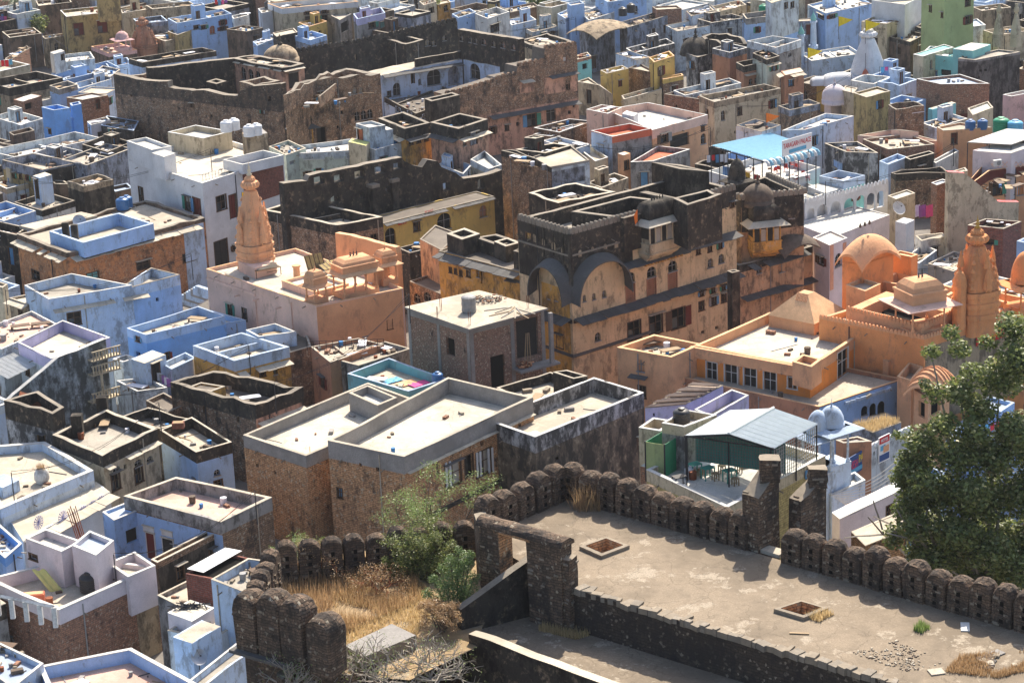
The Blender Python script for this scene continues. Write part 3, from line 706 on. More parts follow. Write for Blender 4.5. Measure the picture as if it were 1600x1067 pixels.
def jharokha(parent,A,B,px0,px1,ytop,ybot,proj_=1.5,m1='ochre',m2='moss',slabm='slab',dome='moss',nwin=4,z_sp=None):
    """projecting balcony window on wall A-B; picture x-range and the window band's y-range give its size"""
    u0,zt=on_wall(px0,ytop,A,B);u1,_=on_wall(px1,ytop,A,B);_,zb=on_wall((px0+px1)/2,ybot,A,B)
    if u1<u0:u0,u1=u1,u0
    t=bpy.data.objects.new('balcony_window',None);COL.objects.link(t);t.parent=parent
    M=frame(A,B,(u0+u1)/2,0);w_=(u1-u0)/2;P=proj_;H=zt-zb
    mb=Mb();mb.box(-w_,w_,0,P,zb-H*.45,zb,m1,M);mb.box(-w_-.08,w_+.08,-.05,P+.08,zb-.02,zb+.08,m1,M);mb.box(-w_-.08,w_+.08,-.05,P+.08,zb-H*.47,zb-H*.42,m1,M)
    rows=[]
    for k,d in((1,0),(.85,.35),(.6,.6),(.45,.9)):rows.append([M@Vector(p)for p in((-w_*(.7+.3*k),0,zb-H*.45-d),(-w_*(.7+.3*k),P*k,zb-H*.45-d),(w_*(.7+.3*k),P*k,zb-H*.45-d),(w_*(.7+.3*k),0,zb-H*.45-d))])
    mb.grid(rows,m1);mb.build('corbelled_base',t)
    for i in range(nwin+1):
        c=Mb();x=-w_+.1+(2*w_-.2)*i/nwin;c.tube(M@Vector((x,P-.1,zb)),M@Vector((x,P-.1,zt)),.09,.07,m1,6,False);c.build('column',t)
        if i<nwin:
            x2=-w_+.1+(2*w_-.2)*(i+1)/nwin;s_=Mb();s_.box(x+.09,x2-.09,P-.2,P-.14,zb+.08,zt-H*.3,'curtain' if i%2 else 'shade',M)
            cx=(x+x2)/2;hw=(x2-x)/2
            for sg in(-1,1):
                cor=M@Vector((cx+sg*hw,P-.08,zt));arc=[M@Vector((cx+sg*hw*math.cos(math.pi/2*j/5),P-.08,zt-H*.32+H*.3*math.sin(math.pi/2*j/5)))for j in range(6)]
                for j in range(5):s_.face([cor,arc[j],arc[j+1]],m1)
            s_.build('arched_screen',t)
    for sx in(-1,1):
        s_=Mb();x=sx*(w_-.1);s_.box(x-.05,x+.05,.02,P-.2,zb+.08,zb+.5,m1,M);s_.box(x-.03,x+.03,.02,P-.2,zb+.5,zt-.01,'shade',M);s_.build('side_panel',t)
    e=Mb();ex=.75;zz=zt
    lo=[(-w_-ex,-.1,zz-.12),(-w_-ex,P+ex,zz-.12),(w_+ex,P+ex,zz-.12),(w_+ex,-.1,zz-.12)];up=[(-w_,-.1,zz+.32),(-w_,P,zz+.32),(w_,P,zz+.32),(w_,-.1,zz+.32)]
    lo2=[(p[0],p[1],p[2]-.06)for p in lo]
    e.grid([[M@Vector(p)for p in lo2],[M@Vector(p)for p in lo],[M@Vector(p)for p in up]],slabm);e.face([M@Vector(p)for p in lo2],slabm);e.build('eave',t)
    d=Mb();d.box(-w_*.93,w_*.93,-.1,P*.93,zz+.3,zz+.75,dome,M)
    rows=[]
    for k in range(8):
        an=k/7*math.pi/2;s1=math.cos(an)**.6;hh=math.sin(an)*H*.55;kx=w_*(.4+.58*s1);ky=P*.55*s1+.02;yc=P*.42
        rows.append([M@Vector((-kx,yc-ky,zz+.75+hh)),M@Vector((-kx,yc+ky,zz+.75+hh)),M@Vector((kx,yc+ky,zz+.75+hh)),M@Vector((kx,yc-ky,zz+.75+hh))])
    d.grid(rows,dome,True);d.face(rows[-1],dome);d.build('curved_roof',t)
    for i in range(5):
        f=Mb();f.lathe([(.07,0),(.09,.1),(.02,.35)],dome,6);o=f.build('finial',t);o.matrix_local=M@Matrix.Translation((-w_*.36+w_*.72*i/4,P*.42,zz+.75+H*.55))
    return t
def dome(parent,px,py,z,r,h,mat,name='dome',onion=0,at_=None,finm=None,n=20):
    x,y=at_ or W(px,py,z);mb=Mb()
    pr=[(r*1.04,-.5),(r*1.04,0)]+[(r*(math.cos(i*math.pi/20)+onion*math.sin(i*math.pi/10)),h*math.sin(i*math.pi/20))for i in range(0,10)]+[(r*.08,h*1.0)]
    mb.lathe(pr,mat,n);o=mb.build(name,parent,smooth=True);o.location=(x,y,z)
    f=Mb();f.lathe([(r*.12,0),(r*.16,r*.1),(r*.05,r*.2),(r*.1,r*.3),(.02,r*.6)],finm or mat,8);q=f.build('finial',o);q.location=(0,0,h*.99)
    return o
def text_mesh(s_,size,mat,name='lettering',ext=.012):
    c=bpy.data.curves.new(name,'FONT');c.body=s_;c.size=size;c.extrude=ext;c.align_x='CENTER';c.align_y='CENTER'
    o=bpy.data.objects.new(name,c);COL.objects.link(o);dg=bpy.context.evaluated_depsgraph_get();dg.update()
    me=bpy.data.meshes.new_from_object(o.evaluated_get(dg));COL.objects.unlink(o);bpy.data.objects.remove(o)
    me.materials.clear();me.materials.append(MATS[mat]);return me
def board(parent,A,B,px,py,wpx,hpx,mat,out=.12,name='sign_board',th=.06):
    u,z=on_wall(px,py,A,B);u2,_=on_wall(px+wpx/2,py,A,B);_,z2=on_wall(px,py-hpx/2,A,B);hw,hh=abs(u2-u),abs(z2-z)
    M=frame(A,B,u,z,out);mb=Mb();mb.box(-hw,hw,-th,0,-hh,hh,mat,M);o=mb.build(name,parent);return o,M,hw,hh
def letter(parent,M,s_,x,z,height,mat,width=None,name='lettering',out=.02):
    me=text_mesh(s_,1.0,mat,name);vs=[v.co for v in me.vertices]
    if not vs:return None
    w0=max(v.x for v in vs)-min(v.x for v in vs);h0=max(v.y for v in vs)-min(v.y for v in vs);cx=(max(v.x for v in vs)+min(v.x for v in vs))/2;cy=(max(v.y for v in vs)+min(v.y for v in vs))/2
    sy=height/h0;sx=(width/w0)if width else sy
    o=bpy.data.objects.new(name,me);COL.objects.link(o);o.parent=parent
    o.matrix_local=M@Matrix.Translation((x,out,z))@Matrix.Rotation(math.pi/2,4,'X')@Matrix.Diagonal((sx,sy,1,1))@Matrix.Translation((-cx,-cy,0))
    return o
# ------------------------------------------------------------------ growing things
def leaf_cloud(blobs,n,size,mat,name,parent,aspect=.6,droop=.0,seed=1):
    """many small leaf faces through a set of (centre, radii, weight) lumps, denser towards their surface"""
    rg=np.random.default_rng(seed);wts=np.array([b[2]for b in blobs],float);wts/=wts.sum();idx=rg.choice(len(blobs),n,p=wts)
    C=np.array([b[0]for b in blobs],float)[idx];R=np.array([b[1]for b in blobs],float)[idx]
    d=rg.normal(size=(n,3));d/=np.linalg.norm(d,axis=1)[:,None];k=rg.random(n)**.45
    P=C+d*R*k[:,None]
    t=rg.normal(size=(n,3));t[:,2]=np.abs(t[:,2])*.5-droop;t/=np.linalg.norm(t,axis=1)[:,None]
    q=np.cross(t,d+rg.normal(size=(n,3))*.5);q/=np.linalg.norm(q,axis=1)[:,None]+1e-9
    s_=size*(.6+.8*rg.random(n))[:,None]
    V=np.stack([P-t*s_,P+q*s_*aspect,P+t*s_,P-q*s_*aspect],1).reshape(-1,3)
    me=bpy.data.meshes.new(name);me.vertices.add(4*n);me.vertices.foreach_set('co',V.ravel().astype('f'));me.loops.add(4*n);me.loops.foreach_set('vertex_index',np.arange(4*n,dtype='i'))
    me.polygons.add(n);me.polygons.foreach_set('loop_start',np.arange(0,4*n,4,dtype='i'));me.update(calc_edges=True);me.materials.append(MATS[mat])
    o=bpy.data.objects.new(name,me);COL.objects.link(o);o.parent=parent;return o
def blades(pts,hgt,mat,name,parent=None,seed=1,w_=.02,lean=.35):
    rg=np.random.default_rng(seed);P=np.array(pts,float);n=len(P);a=rg.random(n)*6.283;l=rg.random(n)*lean;h=hgt*(.5+.8*rg.random(n))
    s_=np.stack([np.cos(a+1.57),np.sin(a+1.57),np.zeros(n)],1)*w_;tip=P+np.stack([np.cos(a)*l*h,np.sin(a)*l*h,h],1)
    V=np.stack([P-s_,P+s_,tip],1).reshape(-1,3);me=bpy.data.meshes.new(name);me.vertices.add(3*n);me.vertices.foreach_set('co',V.ravel().astype('f'));me.loops.add(3*n);me.loops.foreach_set('vertex_index',np.arange(3*n,dtype='i'))
    me.polygons.add(n);me.polygons.foreach_set('loop_start',np.arange(0,3*n,3,dtype='i'));me.update(calc_edges=True);me.materials.append(MATS[mat]);o=bpy.data.objects.new(name,me);COL.objects.link(o)
    if parent:o.parent=parent
    return o
def branches(mb,p,d,L,r,depth,mat,spread=.6,tips=None,rg=random,up=.15,nseg=2,kids=(2,3)):
    q=Vector(p);d=Vector(d).normalized()
    for i in range(nseg):
        q2=q+d*(L/nseg);r2=r*(1-.35*(i+1)/nseg);mb.tube(q,q2,r*(1-.35*i/nseg),r2,mat,5 if depth>1 else 3,False);q=q2
        d=(d+Vector((rg.gauss(0,1),rg.gauss(0,1),rg.gauss(0,.6)))*.12).normalized()
    if depth<=0:
        if tips is not None:tips.append(tuple(q))
        return
    for _ in range(rg.randint(*kids)):
        nd=(d+Vector((rg.gauss(0,1),rg.gauss(0,1),rg.gauss(0,.7)+up))*spread).normalized();branches(mb,q,nd,L*rg.uniform(.62,.85),r*.62,depth-1,mat,spread,tips,rg,up,nseg,kids)
# ------------------------------------------------------------------ which filler houses could be seen
def inside(p,poly):
    x,y=p;c=True
    for i in range(len(poly)):
        (x0,y0),(x1,y1)=poly[i],poly[(i+1)%len(poly)]
        if(x1-x0)*(y-y0)-(y1-y0)*(x-x0)<0:return False
    return True
def ccw(poly):
    a=sum(poly[i][0]*poly[(i+1)%len(poly)][1]-poly[(i+1)%len(poly)][0]*poly[i][1]for i in range(len(poly)));return poly if a>0 else poly[::-1]
def overlap(P,Q):
    for A in(P,Q):
        for i in range(len(A)):
            dx,dy=A[(i+1)%len(A)][0]-A[i][0],A[(i+1)%len(A)][1]-A[i][1];n=(dy,-dx)
            a=[p[0]*n[0]+p[1]*n[1]for p in P];b=[p[0]*n[0]+p[1]*n[1]for p in Q]
            if max(a)<=min(b)or max(b)<=min(a):return False
    return True
# ------------------------------------------------------------------ ground
g=Mb();g.face([(-600,-60,0),(600,-60,0),(600,1300,0),(-600,1300,0)],'street');o=g.build('ground');o['kind']='structure'
H=house
# ================================================================== top left, far
r,p=H('ochre stained house with two brown shuttered windows on its camera side, top left',(94,17),(104,27),(187,18),9,'ochredirty',.4,win=[(123,46,15,19,'w','woodred'),(160,42,15,19,'w','woodred')],cop='copwhite',key='ochre')
annex(r,(150,-8),(153,-3),(187,-6),12.5,'ochredirty',z0=8.5)
H('dark brown box house just behind the palm tree',(56,3),(60,10),(112,4),8,'brown',.4,auto=.7)
H('tan house with a raised parapet right of the ochre house',(228,9),(238,15),(306,9),7,'tan',.5,auto=.6)
H('low cream wall house with one dark door right of the ochre house',(188,15),(191,21),(232,15),5.5,'cream',.3,win=[(226,22,6,9,'d')])
H('grey house with a blue tinted roof parapet and bare side, below the tan house',(208,30),(217,38),(262,33),7,'grey',.6,pmat='bluegrey',dk='bluedeck',cop='copblue')
H('sky blue house with an ochre arched door and small windows, behind the long pale blue roof',(262,29),(276,37),(362,22),7.5,'blue',.6,pmat='blue',cop='copblue',win=[(307,43,9,6,'w'),(318,43,8,6,'w'),(332,47,9,13,'a','woodorange'),(348,36,7,8,'w'),(348,45,9,6,'w')])
H('low brown walled house with a shallow open roof, left edge under the palm',(3,50),(15,60),(65,53),5.5,'brown',.5,auto=.4)
H('tan stained low house under the ochre house',(66,57),(70,61),(104,56),5,'tan',.3)
r,p=H('pink roofed shrine terrace in front of the ochre house',(142,73),(170,84),(214,78),4.5,'brown',.5,pmat='pink',dk='pinkdeck',cop='coporange')
H('grey tan house with a yellowish wall beside the pink shrine',(236,57),(258,65),(284,59),5.2,'tan',.3,cop='coping')
H('yellowish stained wall house with stepped parapet behind the grey tan one',(262,50),(277,56),(300,47),6,'ochredirty',.4)
spire(226,80,3.5,2.2,5.6,'terracotta','small stepped pink and brown temple tower behind the pale blue roofs, top left',flagm=None,plinth=1.2)
chhatri(192,76,5.0,1.1,1.1,1.3,'pink','small pink domed shrine on the pink terrace',rad(30),roofh=1.0,dome=True,fin=1)
H('long brown brick wall house with a low roof, left of the white roofed house',(8,92),(12,97),(46,76),6,'brick',.4,cop='copdark')
H('large grey brown house with a high parapet round its terrace, left edge',(-26,127),(14,138),(98,122),7.5,'tan',1.1,pmat='moss',cop='coping',key='bigleft')
r,p=H('white washed house with a small rooftop cabin and clothes, left of the palace',(80,88),(86,99),(148,92),6.5,'bluewhite',.5,dk='palewhite',cop='copwhite')
annex(r,(78,82),(84,85),(101,80),8.6,'white',dk='palewhite',win=[(98,90,5,10,'d')],z0=5.5)
H('pale blue terraced house with stepped parapets left of the palace',(80,116),(100,126),(188,106),5.5,'blue',.8,cop='copblue',dk='bluedeck')
H('light blue walled roof joined to the palace side',(118,131),(123,139),(174,124),6,'paleblue',.9,cop='copwhite',dk='bluedeck')
H('blue parapet roof above the stepped terraces',(163,97),(170,106),(206,99),5.3,'paleblue',.8,dk='bluedeck',cop='copblue')
H('long low blue and black house behind the palace crenellation',(201,92),(222,98),(338,80),6.5,'paleblue',.7,pmat='moss',cop='copdark',auto=.5,key='longblue')
H('dark grey walled house between the blue terraces and the palace',(144,115),(172,121),(188,109),6.3,'bluegrey',.3,dk='bluedeck')
H('pale blue house with beige roof against the palace corner',(122,145),(166,147),(186,138),6,'paleblue',.15,dk='beige',win=[(171,158,5,11,'w')])
r,p=H('small grey blue box house with its parapet, behind the bright blue tower house',(77,134),(92,140),(121,132),7.2,'blue',.7,pmat='grey')
H('brown brick box house with pale lean-to roof by the palace corner',(104,153),(129,157),(169,149),6.2,'brick',.2,pmat='brick',cop='coping',dk='palewhite',win=[(153,163,6,14,'w','woodred')])
H('small white canopied rooftop house with brown brick sides',(21,156),(36,159),(65,150),6.2,'brick',0,dk='palewhite',cop=None,win=[(45,166,12,10,'o')])
H('white cabin joined to the canopied rooftop house',(50,158),(56,160),(84,154),5.3,'white',.1,dk='palewhite')
H('low white terrace with a thick parapet on the left edge',(-12,183),(32,196),(68,185),4.8,'bluewhite',.7,dk='palewhite',cop='copwhite')
H('small brown brick box house on the left edge below the white terrace',(14,207),(21,212),(54,204),4.6,'brown',.6,cop='copdark')
r,p=H('saturated blue tower house with square parapet and outside stair',(65,168),(84,173),(109,169),9.5,'deepblue',1.0,cop='copblue',dk='bluedeck',key='bluetower',win=[(78,206,4,9,'d','wood')])
annex(r,(103,177),(106,186),(129,180),7.6,'deepblue',.8,cop='copblue',dk='bluedeck',z0=0,win=[(121,207,7,9,'w')])
annex(r,(109,162),(112,166),(127,163),9.2,'deepblue',.8,cop='copblue',z0=4)
H('small pinkish white box house right of the blue tower',(136,190),(142,196),(173,189),5.8,'pinkwhite',.5,cop='copwhite')
H('blue roofed house with a black street wall and two pale windows',(158,196),(209,205),(217,190),5.6,'black',.5,dk='bluedeck',cop='copblue',win=[(174,206,4,8,'w','framewhite'),(194,207,6,9,'w','framewhite')])
H('white house with a flat roof half hidden by a palace wall, top row',(361,26),(365,30),(389,24),6.2,'white',.3,dk='palewhite',cop='copwhite')
r,p=H('white box house with a black tank on top, top row',(403,14),(409,21),(436,16),7.5,'cleanwhite',.3,dk='palewhite',cop='copwhite',win=[(412,34,3,10,'h')])
tank(419,13,7.4,.6,1.1,'tankblack','black water tank on the white box house, top row')
H('long peach building with a white balustrade, top middle',(418,6),(440,14),(560,3),8.5,'cream',.8,pmat='cleanwhite',cop='coporange',win=[(481,21,7,5,'w'),(494,20,7,5,'w'),(507,19,7,5,'w'),(482,30,10,8,'w'),(495,30,8,9,'w'),(507,29,9,9,'w')])
H('yellow orange box house with parapet, top middle',(466,36),(483,42),(511,34),6.3,'yellow',.5,cop='coporange',win=[(500,50,5,4,'h'),(481,43,3,5,'h')])
H('grey white house with a dark recess beside pink steps',(517,25),(531,32),(549,22),6.8,'grey',.2,win=[(539,42,12,16,'o')],cop='coping')
r,p=H('grey house with a lavender parapet and a pale blue door, top middle',(552,22),(558,31),(602,21),8.3,'grey',.9,pmat='lavender',cop='copblue',win=[(581,40,11,9,'w'),(598,39,8,9,'d','tealglass')])
tank(562,20,8.0,.5,.9,'tankblack','left one of two black tanks on the lavender parapet house');tank(569,20,8.0,.5,.9,'tankblack','right one of two black tanks on the lavender parapet house')
H('dark brown house with a rounded roof edge, top row left of centre',(354,46),(385,50),(411,44),6,'brown',.3,cop='copdark')
H('black walled box house with a cream roof behind the palace dome',(426,52),(432,58),(465,51),7,'black',.1,dk='beige')
H('blue parapet house beside the black box, behind the palace wall',(461,57),(485,64),(511,56),6.6,'bluegrey',.6,pmat='blue',dk='bluedeck',cop='copblue')
H('low blue house left of the palace dome',(395,66),(402,72),(432,60),5,'blue',.3,cop='copblue')
# ================================================================== big ruined stone palace
PAL='old stone palace'
r,(a,b),tp=profwall('long dark rubble front wall of the ruined palace, broken along its top',(184,190),(446,222),5,[(184,117),(213,124),(233,127),(262,128),(263,137),(300,142),(318,141),(345,148),(371,151),(376,142),(397,135),(437,131),(446,132)],'fort',1.0,capm='copdark',win=[(421,155,5,8,'h'),(240,160,3,3,'h'),(280,170,3,3,'h'),(330,182,4,5,'h'),(390,190,4,5,'h'),(350,160,3,4,'h'),(205,150,3,3,'h'),(300,165,4,6,'w'),(410,175,4,6,'w')],name='palace_wall',low=('palace',300,160))
H('black parapet chamber behind the palace front wall, left one',(258,120),(288,129),(322,121),9.4,'black',.8,pmat='moss',t=.4,cop='copdark',dk='darkdeck',name='palace',cat='palace',wob=.1)
H('brown parapet chamber behind the palace front wall, middle one',(296,110),(326,118),(360,111),9.6,'palace',.7,pmat='moss',t=.4,cop='copdark',dk='beige',name='palace',cat='palace',wob=.1)
H('stone bastion room at the left corner of the ruined palace',(186,119),(236,126),(300,118),9.8,'palace',1.3,pmat='palace',wob=.25,cop='copdark',t=.7,copw=0,dk='darkdeck',name='palace',cat='palace')
H('open roofed black chamber behind the palace front wall',(322,128),(338,132),(354,127),10,'black',.7,t=.5,cop='copdark',dk='darkdeck',name='palace',cat='palace')
profwall('black crenellated wall behind the left chambers of the palace',(232,111),(370,92),12,[(232,107),(250,105),(320,97),(372,91)],'black',1,name='palace_wall')
r,p=H('palace block with three pink arched bays and a flat tan roof',(363,92),(441,107),(475,100),12,'palace_pink',.4,pmat='black',wob=.1,t=.6,cop='copdark',dk='beige',name='palace',cat='palace',win=[(380,115,8,19,'a'),(392,118,8,19,'a'),(403,121,8,19,'a'),(459,126,15,24,'d','shade')],ch=[(0,.35,.35,'slab'),(1,.35,.5,'slab')])
dome(r,439,91,11,2.5,1.9,'tan',finm='moss')
H('roofless stone room with pale broken rim in front of the arched palace block',(373,128),(397,134),(438,126),12.0,'palace',1.1,wob=.12,t=.6,cop='copdark',copw=0,dk='darkdeck',name='palace',cat='palace')
r,p=H('tall dark palace block with see-through windows and an ochre balcony',(444,152),(474,129),(594,113),14.5,'palace',2.0,wob=.35,t=.8,cop='copdark',copw=0,dk='darkdeck',name='palace',cat='palace',F=(528,105),
         win=[(500,151,7,14,'w','framewhite'),(554,142,7,10,'a','tan'),(564,141,7,9,'a','tan'),(502,211,14,24,'d'),(534,176,4,6,'h'),(528,199,4,5,'h'),(558,182,8,14,'a'),(568,180,8,14,'a'),(578,178,8,14,'a')])
jharokha(r,p[1],p[2],454,484,199,217,1.2,'ochre','moss','slabgrey','black',2)
w1=profwall('tall black crenellated rear wall of the palace, running up to its far corner',(455,108),(716,66),9,[(455,84),(560,68),(640,50),(684,40),(716,34)],'black',1.4,name='palace_wall',win=[(668,67,8,10,'a','tan'),(678,68,6,8,'a','tan'),(694,60,6,8,'a','tan'),(556,90,3,9,'h','tan')])
crenels(w1[0],*w1[1],w1[2],'moss',.7,.7,.2)
profwall('palace far wall with a row of pale niches, descending to the right',(717,90),(812,112),9,[(717,47),(760,54),(806,61),(812,62)],'black',1.0,name='palace_wall',win=[(721,60,5,9,'a','tan'),(735,62,5,9,'a','tan'),(743,64,5,9,'a','tan'),(756,66,6,9,'a','palace_pink'),(771,69,6,9,'a','tan'),(786,71,7,9,'a','palace_pink'),(802,74,6,9,'a','palace_pink')])
H('flat roofed palace wing with a brown stained inner wall',(808,64),(848,77),(896,66),8.5,'tan',.5,pmat='moss',t=.5,cop='copdark',dk='beige',name='palace',cat='palace',wob=.1)
H('square black tower room inside the palace court',(604,62),(634,70),(662,63),11,'black',1.0,t=.5,cop='copdark',dk='darkdeck',name='palace',cat='palace',wob=.06)
r1,(a,b),tp=profwall('lilac washed court wall with wide arches below a black parapet',(598,157),(724,136),5,[(598,118),(636,110),(664,104),(690,99),(724,93)],'paleblue',4,name='palace_range',cat='palace',win=[(620,140,12,20,'a','shade'),(608,148,5,10,'d'),(678,121,22,25,'a','shade'),(709,118,18,28,'a','bluegrey'),(656,128,5,9,'a'),(645,123,5,16,'d')],capm='beige')
chajja(r1,a,b,tp(3)-.1,.9,'slabgrey',wid=1.0)
H('lower lilac court terrace with a black parapet and small arches inside the palace',(600,152),(650,178),(722,150),5.5,'paleblue',.6,pmat='black',cop='copdark',dk='darkdeck',name='palace_terrace',cat='palace',win=[(622,172,8,9,'a'),(664,182,9,9,'a'),(684,175,9,9,'a'),(640,179,8,9,'a')])
pw=profwall('black roof parapet above the lilac court arches',(650,104),(722,92),8.9,[(650,93),(690,86),(722,80)],'black',.4,8.7,name='palace_wall')
r1,(a,b),tp=profwall('lilac court wall with one wide arch, descending to the right',(726,136),(806,154),5,[(726,94),(760,101),(806,110)],'paleblue',6,name='palace_range',cat='palace',win=[(742,112,16,24,'a','bluegrey')],capm='beige')
profwall('broken black parapet on the right side of the palace court',(726,92),(806,107),8.9,[(726,80),(757,86),(760,90),(780,89),(808,94)],'moss',.4,8.6,name='palace_wall')
r2,(a,b),tp=profwall('long palace range with pink lower wall, black stone top and a big arched opening',(700,222),(905,184),3,[(700,148),(717,145),(778,127),(780,123),(807,118),(808,105),(850,97),(851,77),(896,71),(905,71)],'palace',3,name='palace_range',cat='palace',capm='darkdeck',low=('palace_pink',800,172),
                            win=[(861,177,15,25,'a','shade'),(831,188,15,19,'w'),(887,136,6,8,'w'),(890,176,5,6,'h'),(792,200,6,9,'w'),(770,204,7,10,'w'),(883,93,6,7,'h','framewhite'),(816,140,4,4,'h'),(809,194,5,6,'h'),(897,166,4,5,'h')])
chajja(r2,a,b,on_wall(764,182,a,b)[1],1.1,'slabgrey',on_wall(764,182,a,b)[0],None,1.0,miss=.02)
chajja(r2,a,b,on_wall(812,127,a,b)[1],.9,'slab',on_wall(812,127,a,b)[0],on_wall(842,122,a,b)[0],1.0)
chajja(r2,a,b,on_wall(848,121,a,b)[1],.9,'slabgrey',on_wall(848,120,a,b)[0],None,1.0)
crenels(r2,a,b,tp,'palace',.7,.6,.15)
def plast_panel(root,a,b,x0,x1,y,h,mat,out=.03,name='plaster_panel'):
    u0,z=on_wall(x0,y,a,b);u1,_=on_wall(x1,y,a,b);z2=on_wall(x0,y+h,a,b)[1];mb=Mb();mb.box(u0,u1,-.02,out,z2,z,mat,frame(a,b,0,0));return mb.build(name,root)
plast_panel(r2,a,b,812,834,129,18,'palace_pink',.045);plast_panel(r2,a,b,850,883,123,26,'palace_pink',.05)
plast_panel(r2,a,b,890.5,901,118,26,'palace_pink',.05)
H('dark square tower room at the left end of the pink palace range',(663,155),(674,159),(718,149),12.3,'moss',.5,t=.4,cop='copdark',dk='darkdeck',name='palace',cat='palace',wob=.05)
r,p=H('palace terrace with black parapet on ochre walls, left of the two in front',(591,185),(632,202),(672,192),11.5,'ochre',1.2,pmat='black',t=.45,cop='copdark',dk='darkdeck',name='palace',cat='palace',ch=[(0,1.3,.8,'slab'),(1,1.3,.9,'slabgrey')],win=[(642,222,6,9,'w'),(654,219,6,9,'w'),(666,216,6,9,'w')])
r,p=H('palace terrace with black parapet and a tall grey door, right of the two in front',(672,192),(716,202),(762,187),11.8,'palace_pink',1.2,pmat='black',t=.45,cop='copdark',dk='darkdeck',name='palace',cat='palace',ch=[(0,1.3,.9,'slabgrey'),(1,1.3,.8,'slab')],win=[(740,217,11,20,'d','bluegrey'),(726,224,5,8,'a'),(751,214,4,5,'a')])
r,p=H('ochre walled court range below the black parapets',(600,226),(672,246),(740,232),6.5,'ochre',.3,pmat='moss',dk='darkdeck',cop='copdark',win=[(696,250,16,14,'a'),(650,258,12,12,'a')])
# ================================================================== top centre houses
H('pale grey two level house with an outside stair behind the palace corner',(742,22),(762,30),(796,19),9,'white',.8,cop='copwhite',dk='palewhite',win=[(773,44,13,12,'w','shade')],key='paletwo')
H('sky blue wall house left of the pale grey two level house',(706,22),(716,28),(744,20),7.5,'blue',.3,cop='copblue')
H('low blue roof house right of the pale grey two level one',(790,32),(800,40),(838,32),6,'paleblue',.4,dk='bluedeck',cop='copwhite')
H('brown house with a curved tiled roof edge, top centre',(790,14),(798,20),(842,10),6.5,'brown',.3,cop='copdark')
H('cream cabin with a dark door, top centre-left',(655,3),(662,9),(682,3),7.5,'cream',.3,win=[(674,17,8,9,'d')])
H('ochre arcade house with two small arches, top centre-left',(680,3),(684,8),(704,4),6,'ochre',.2,win=[(688,14,7,10,'a'),(697,13,7,10,'a')])
H('grey white workshop with two windows below a beige roof, top centre',(820,45),(832,51),(872,42),5,'grey',.5,pmat='bluewhite',win=[(849,54,7,5,'w'),(861,52,7,5,'w')])
r,p=H('vaulted dark grey house with a dome like barrel roof, top centre',(905,44),(917,52),(960,40),6.5,'bluegrey',.2,cop='copdark',dk='darkdeck')
bangla(r,(W(940,47,6.5)),rad(40),4.0,3.2,2.0,5.9,'tan',name='vaulted_roof')
H('sky blue tower cabin with pigeon holes, top right of centre',(886,6),(892,10),(913,6),9,'blue',.2,cop='copblue')
H('blue white house with small arched vents below the blue cabin',(871,22),(884,30),(906,20),6.8,'paleblue',.4,cop='copblue',win=[(876,36,3,3,'h'),(881,37,3,3,'h')])
H('pale terrace house with washing and black tanks, top right of centre',(904,20),(920,32),(960,20),6.8,'bluewhite',.6,dk='palewhite',cop='copwhite')
H('bright blue house at the top edge right of centre',(930,-6),(950,4),(1010,-4),8.5,'blue',.5,cop='copblue',auto=.8)
H('grey stone house with blue stained wall and brick boxes on its roof',(968,36),(980,44),(1046,24),7,'bluegrey',.7,pmat='bluegrey',cop='copdark',key='greystoned')
H('brown brick wall house at the top, right of the grey stained house',(1019,11),(1026,16),(1065,14),8,'brick',.2,cop='copdark')
tank(973,25,7,.7,1.3,'tankblack','left one of two black tanks on the grey stained house');tank(986,20,7.2,.7,1.4,'tankblack','right one of two black tanks on the grey stained house')
H('white blue house with red washing on its parapet',(1040,40),(1058,50),(1145,34),6.3,'bluewhite',.6,cop='copdark',auto=.8,dk='greydeck',key='redwash')
H('white and grey parapet house above the red washing house',(1090,30),(1112,36),(1166,28),6.8,'grey',.6,pmat='peel',cop='coping')
H('small pale blue house with columns, top right of centre',(1072,18),(1080,26),(1120,16),7.2,'paleblue',.4,auto=.8,cop='copdark')
H('cream and ochre houselet with a brown brick cabin at the top',(1108,12),(1118,20),(1166,8),7,'cream',.4)
r,p=H('large sky blue house with two grey windows, top right',(1160,22),(1166,30),(1248,20),9,'blue',.8,pmat='grey',dk='greydeck',cop='coping',win=[(1183,47,6,9,'w'),(1201,44,3,7,'w')],key='skybig')
annex(r,(1196,0),(1206,6),(1248,-8),13.5,'bluewhite',.3,cop='coping',z0=8,win=[(1228,9,5,9,'w'),(1238,8,5,9,'w'),(1214,8,3,9,'w')])
tank(1193,22,8.4,.75,1.4,'tankgreen','green water tank on the large sky blue house')
r,p=H('long blue house with a white roof and red doors beside a white court, top right',(1262,8),(1290,22),(1362,6),7.5,'blue',.3,dk='palewhite',cop='copwhite',win=[(1283,26,9,6,'w'),(1300,26,9,6,'w'),(1293,45,5,7,'w')])
H('blue shed with red painted doors at the white court',(1246,30),(1248,34),(1272,33),6,'bluegrey',.1,win=[(1252,47,8,16,'d','woodred'),(1263,47,6,16,'d','woodred')])
r,p=H('tall white grey house with one window, top right',(1362,0),(1368,2),(1414,8),11,'cleanwhite',.5,F=(1440,-6),cop='copwhite',win=[(1374,8,9,13,'w')])
H('grey plain side block behind the tall white house',(1412,8),(1414,12),(1446,0),10,'grey',.3,cop='coping')
r,p=H('lime green apartment house with small windows, top right',(1440,-14),(1476,-6),(1522,-16),14,'green',.5,win=[(1454,14,4,10,'w'),(1472,24,3,8,'w'),(1512,4,8,12,'w'),(1512,32,8,12,'w')],z0=0,key='greenhouse')
H('tan house with a grey roof below the lime green one',(1520,12),(1534,18),(1580,12),8,'tan',.4,auto=.6)
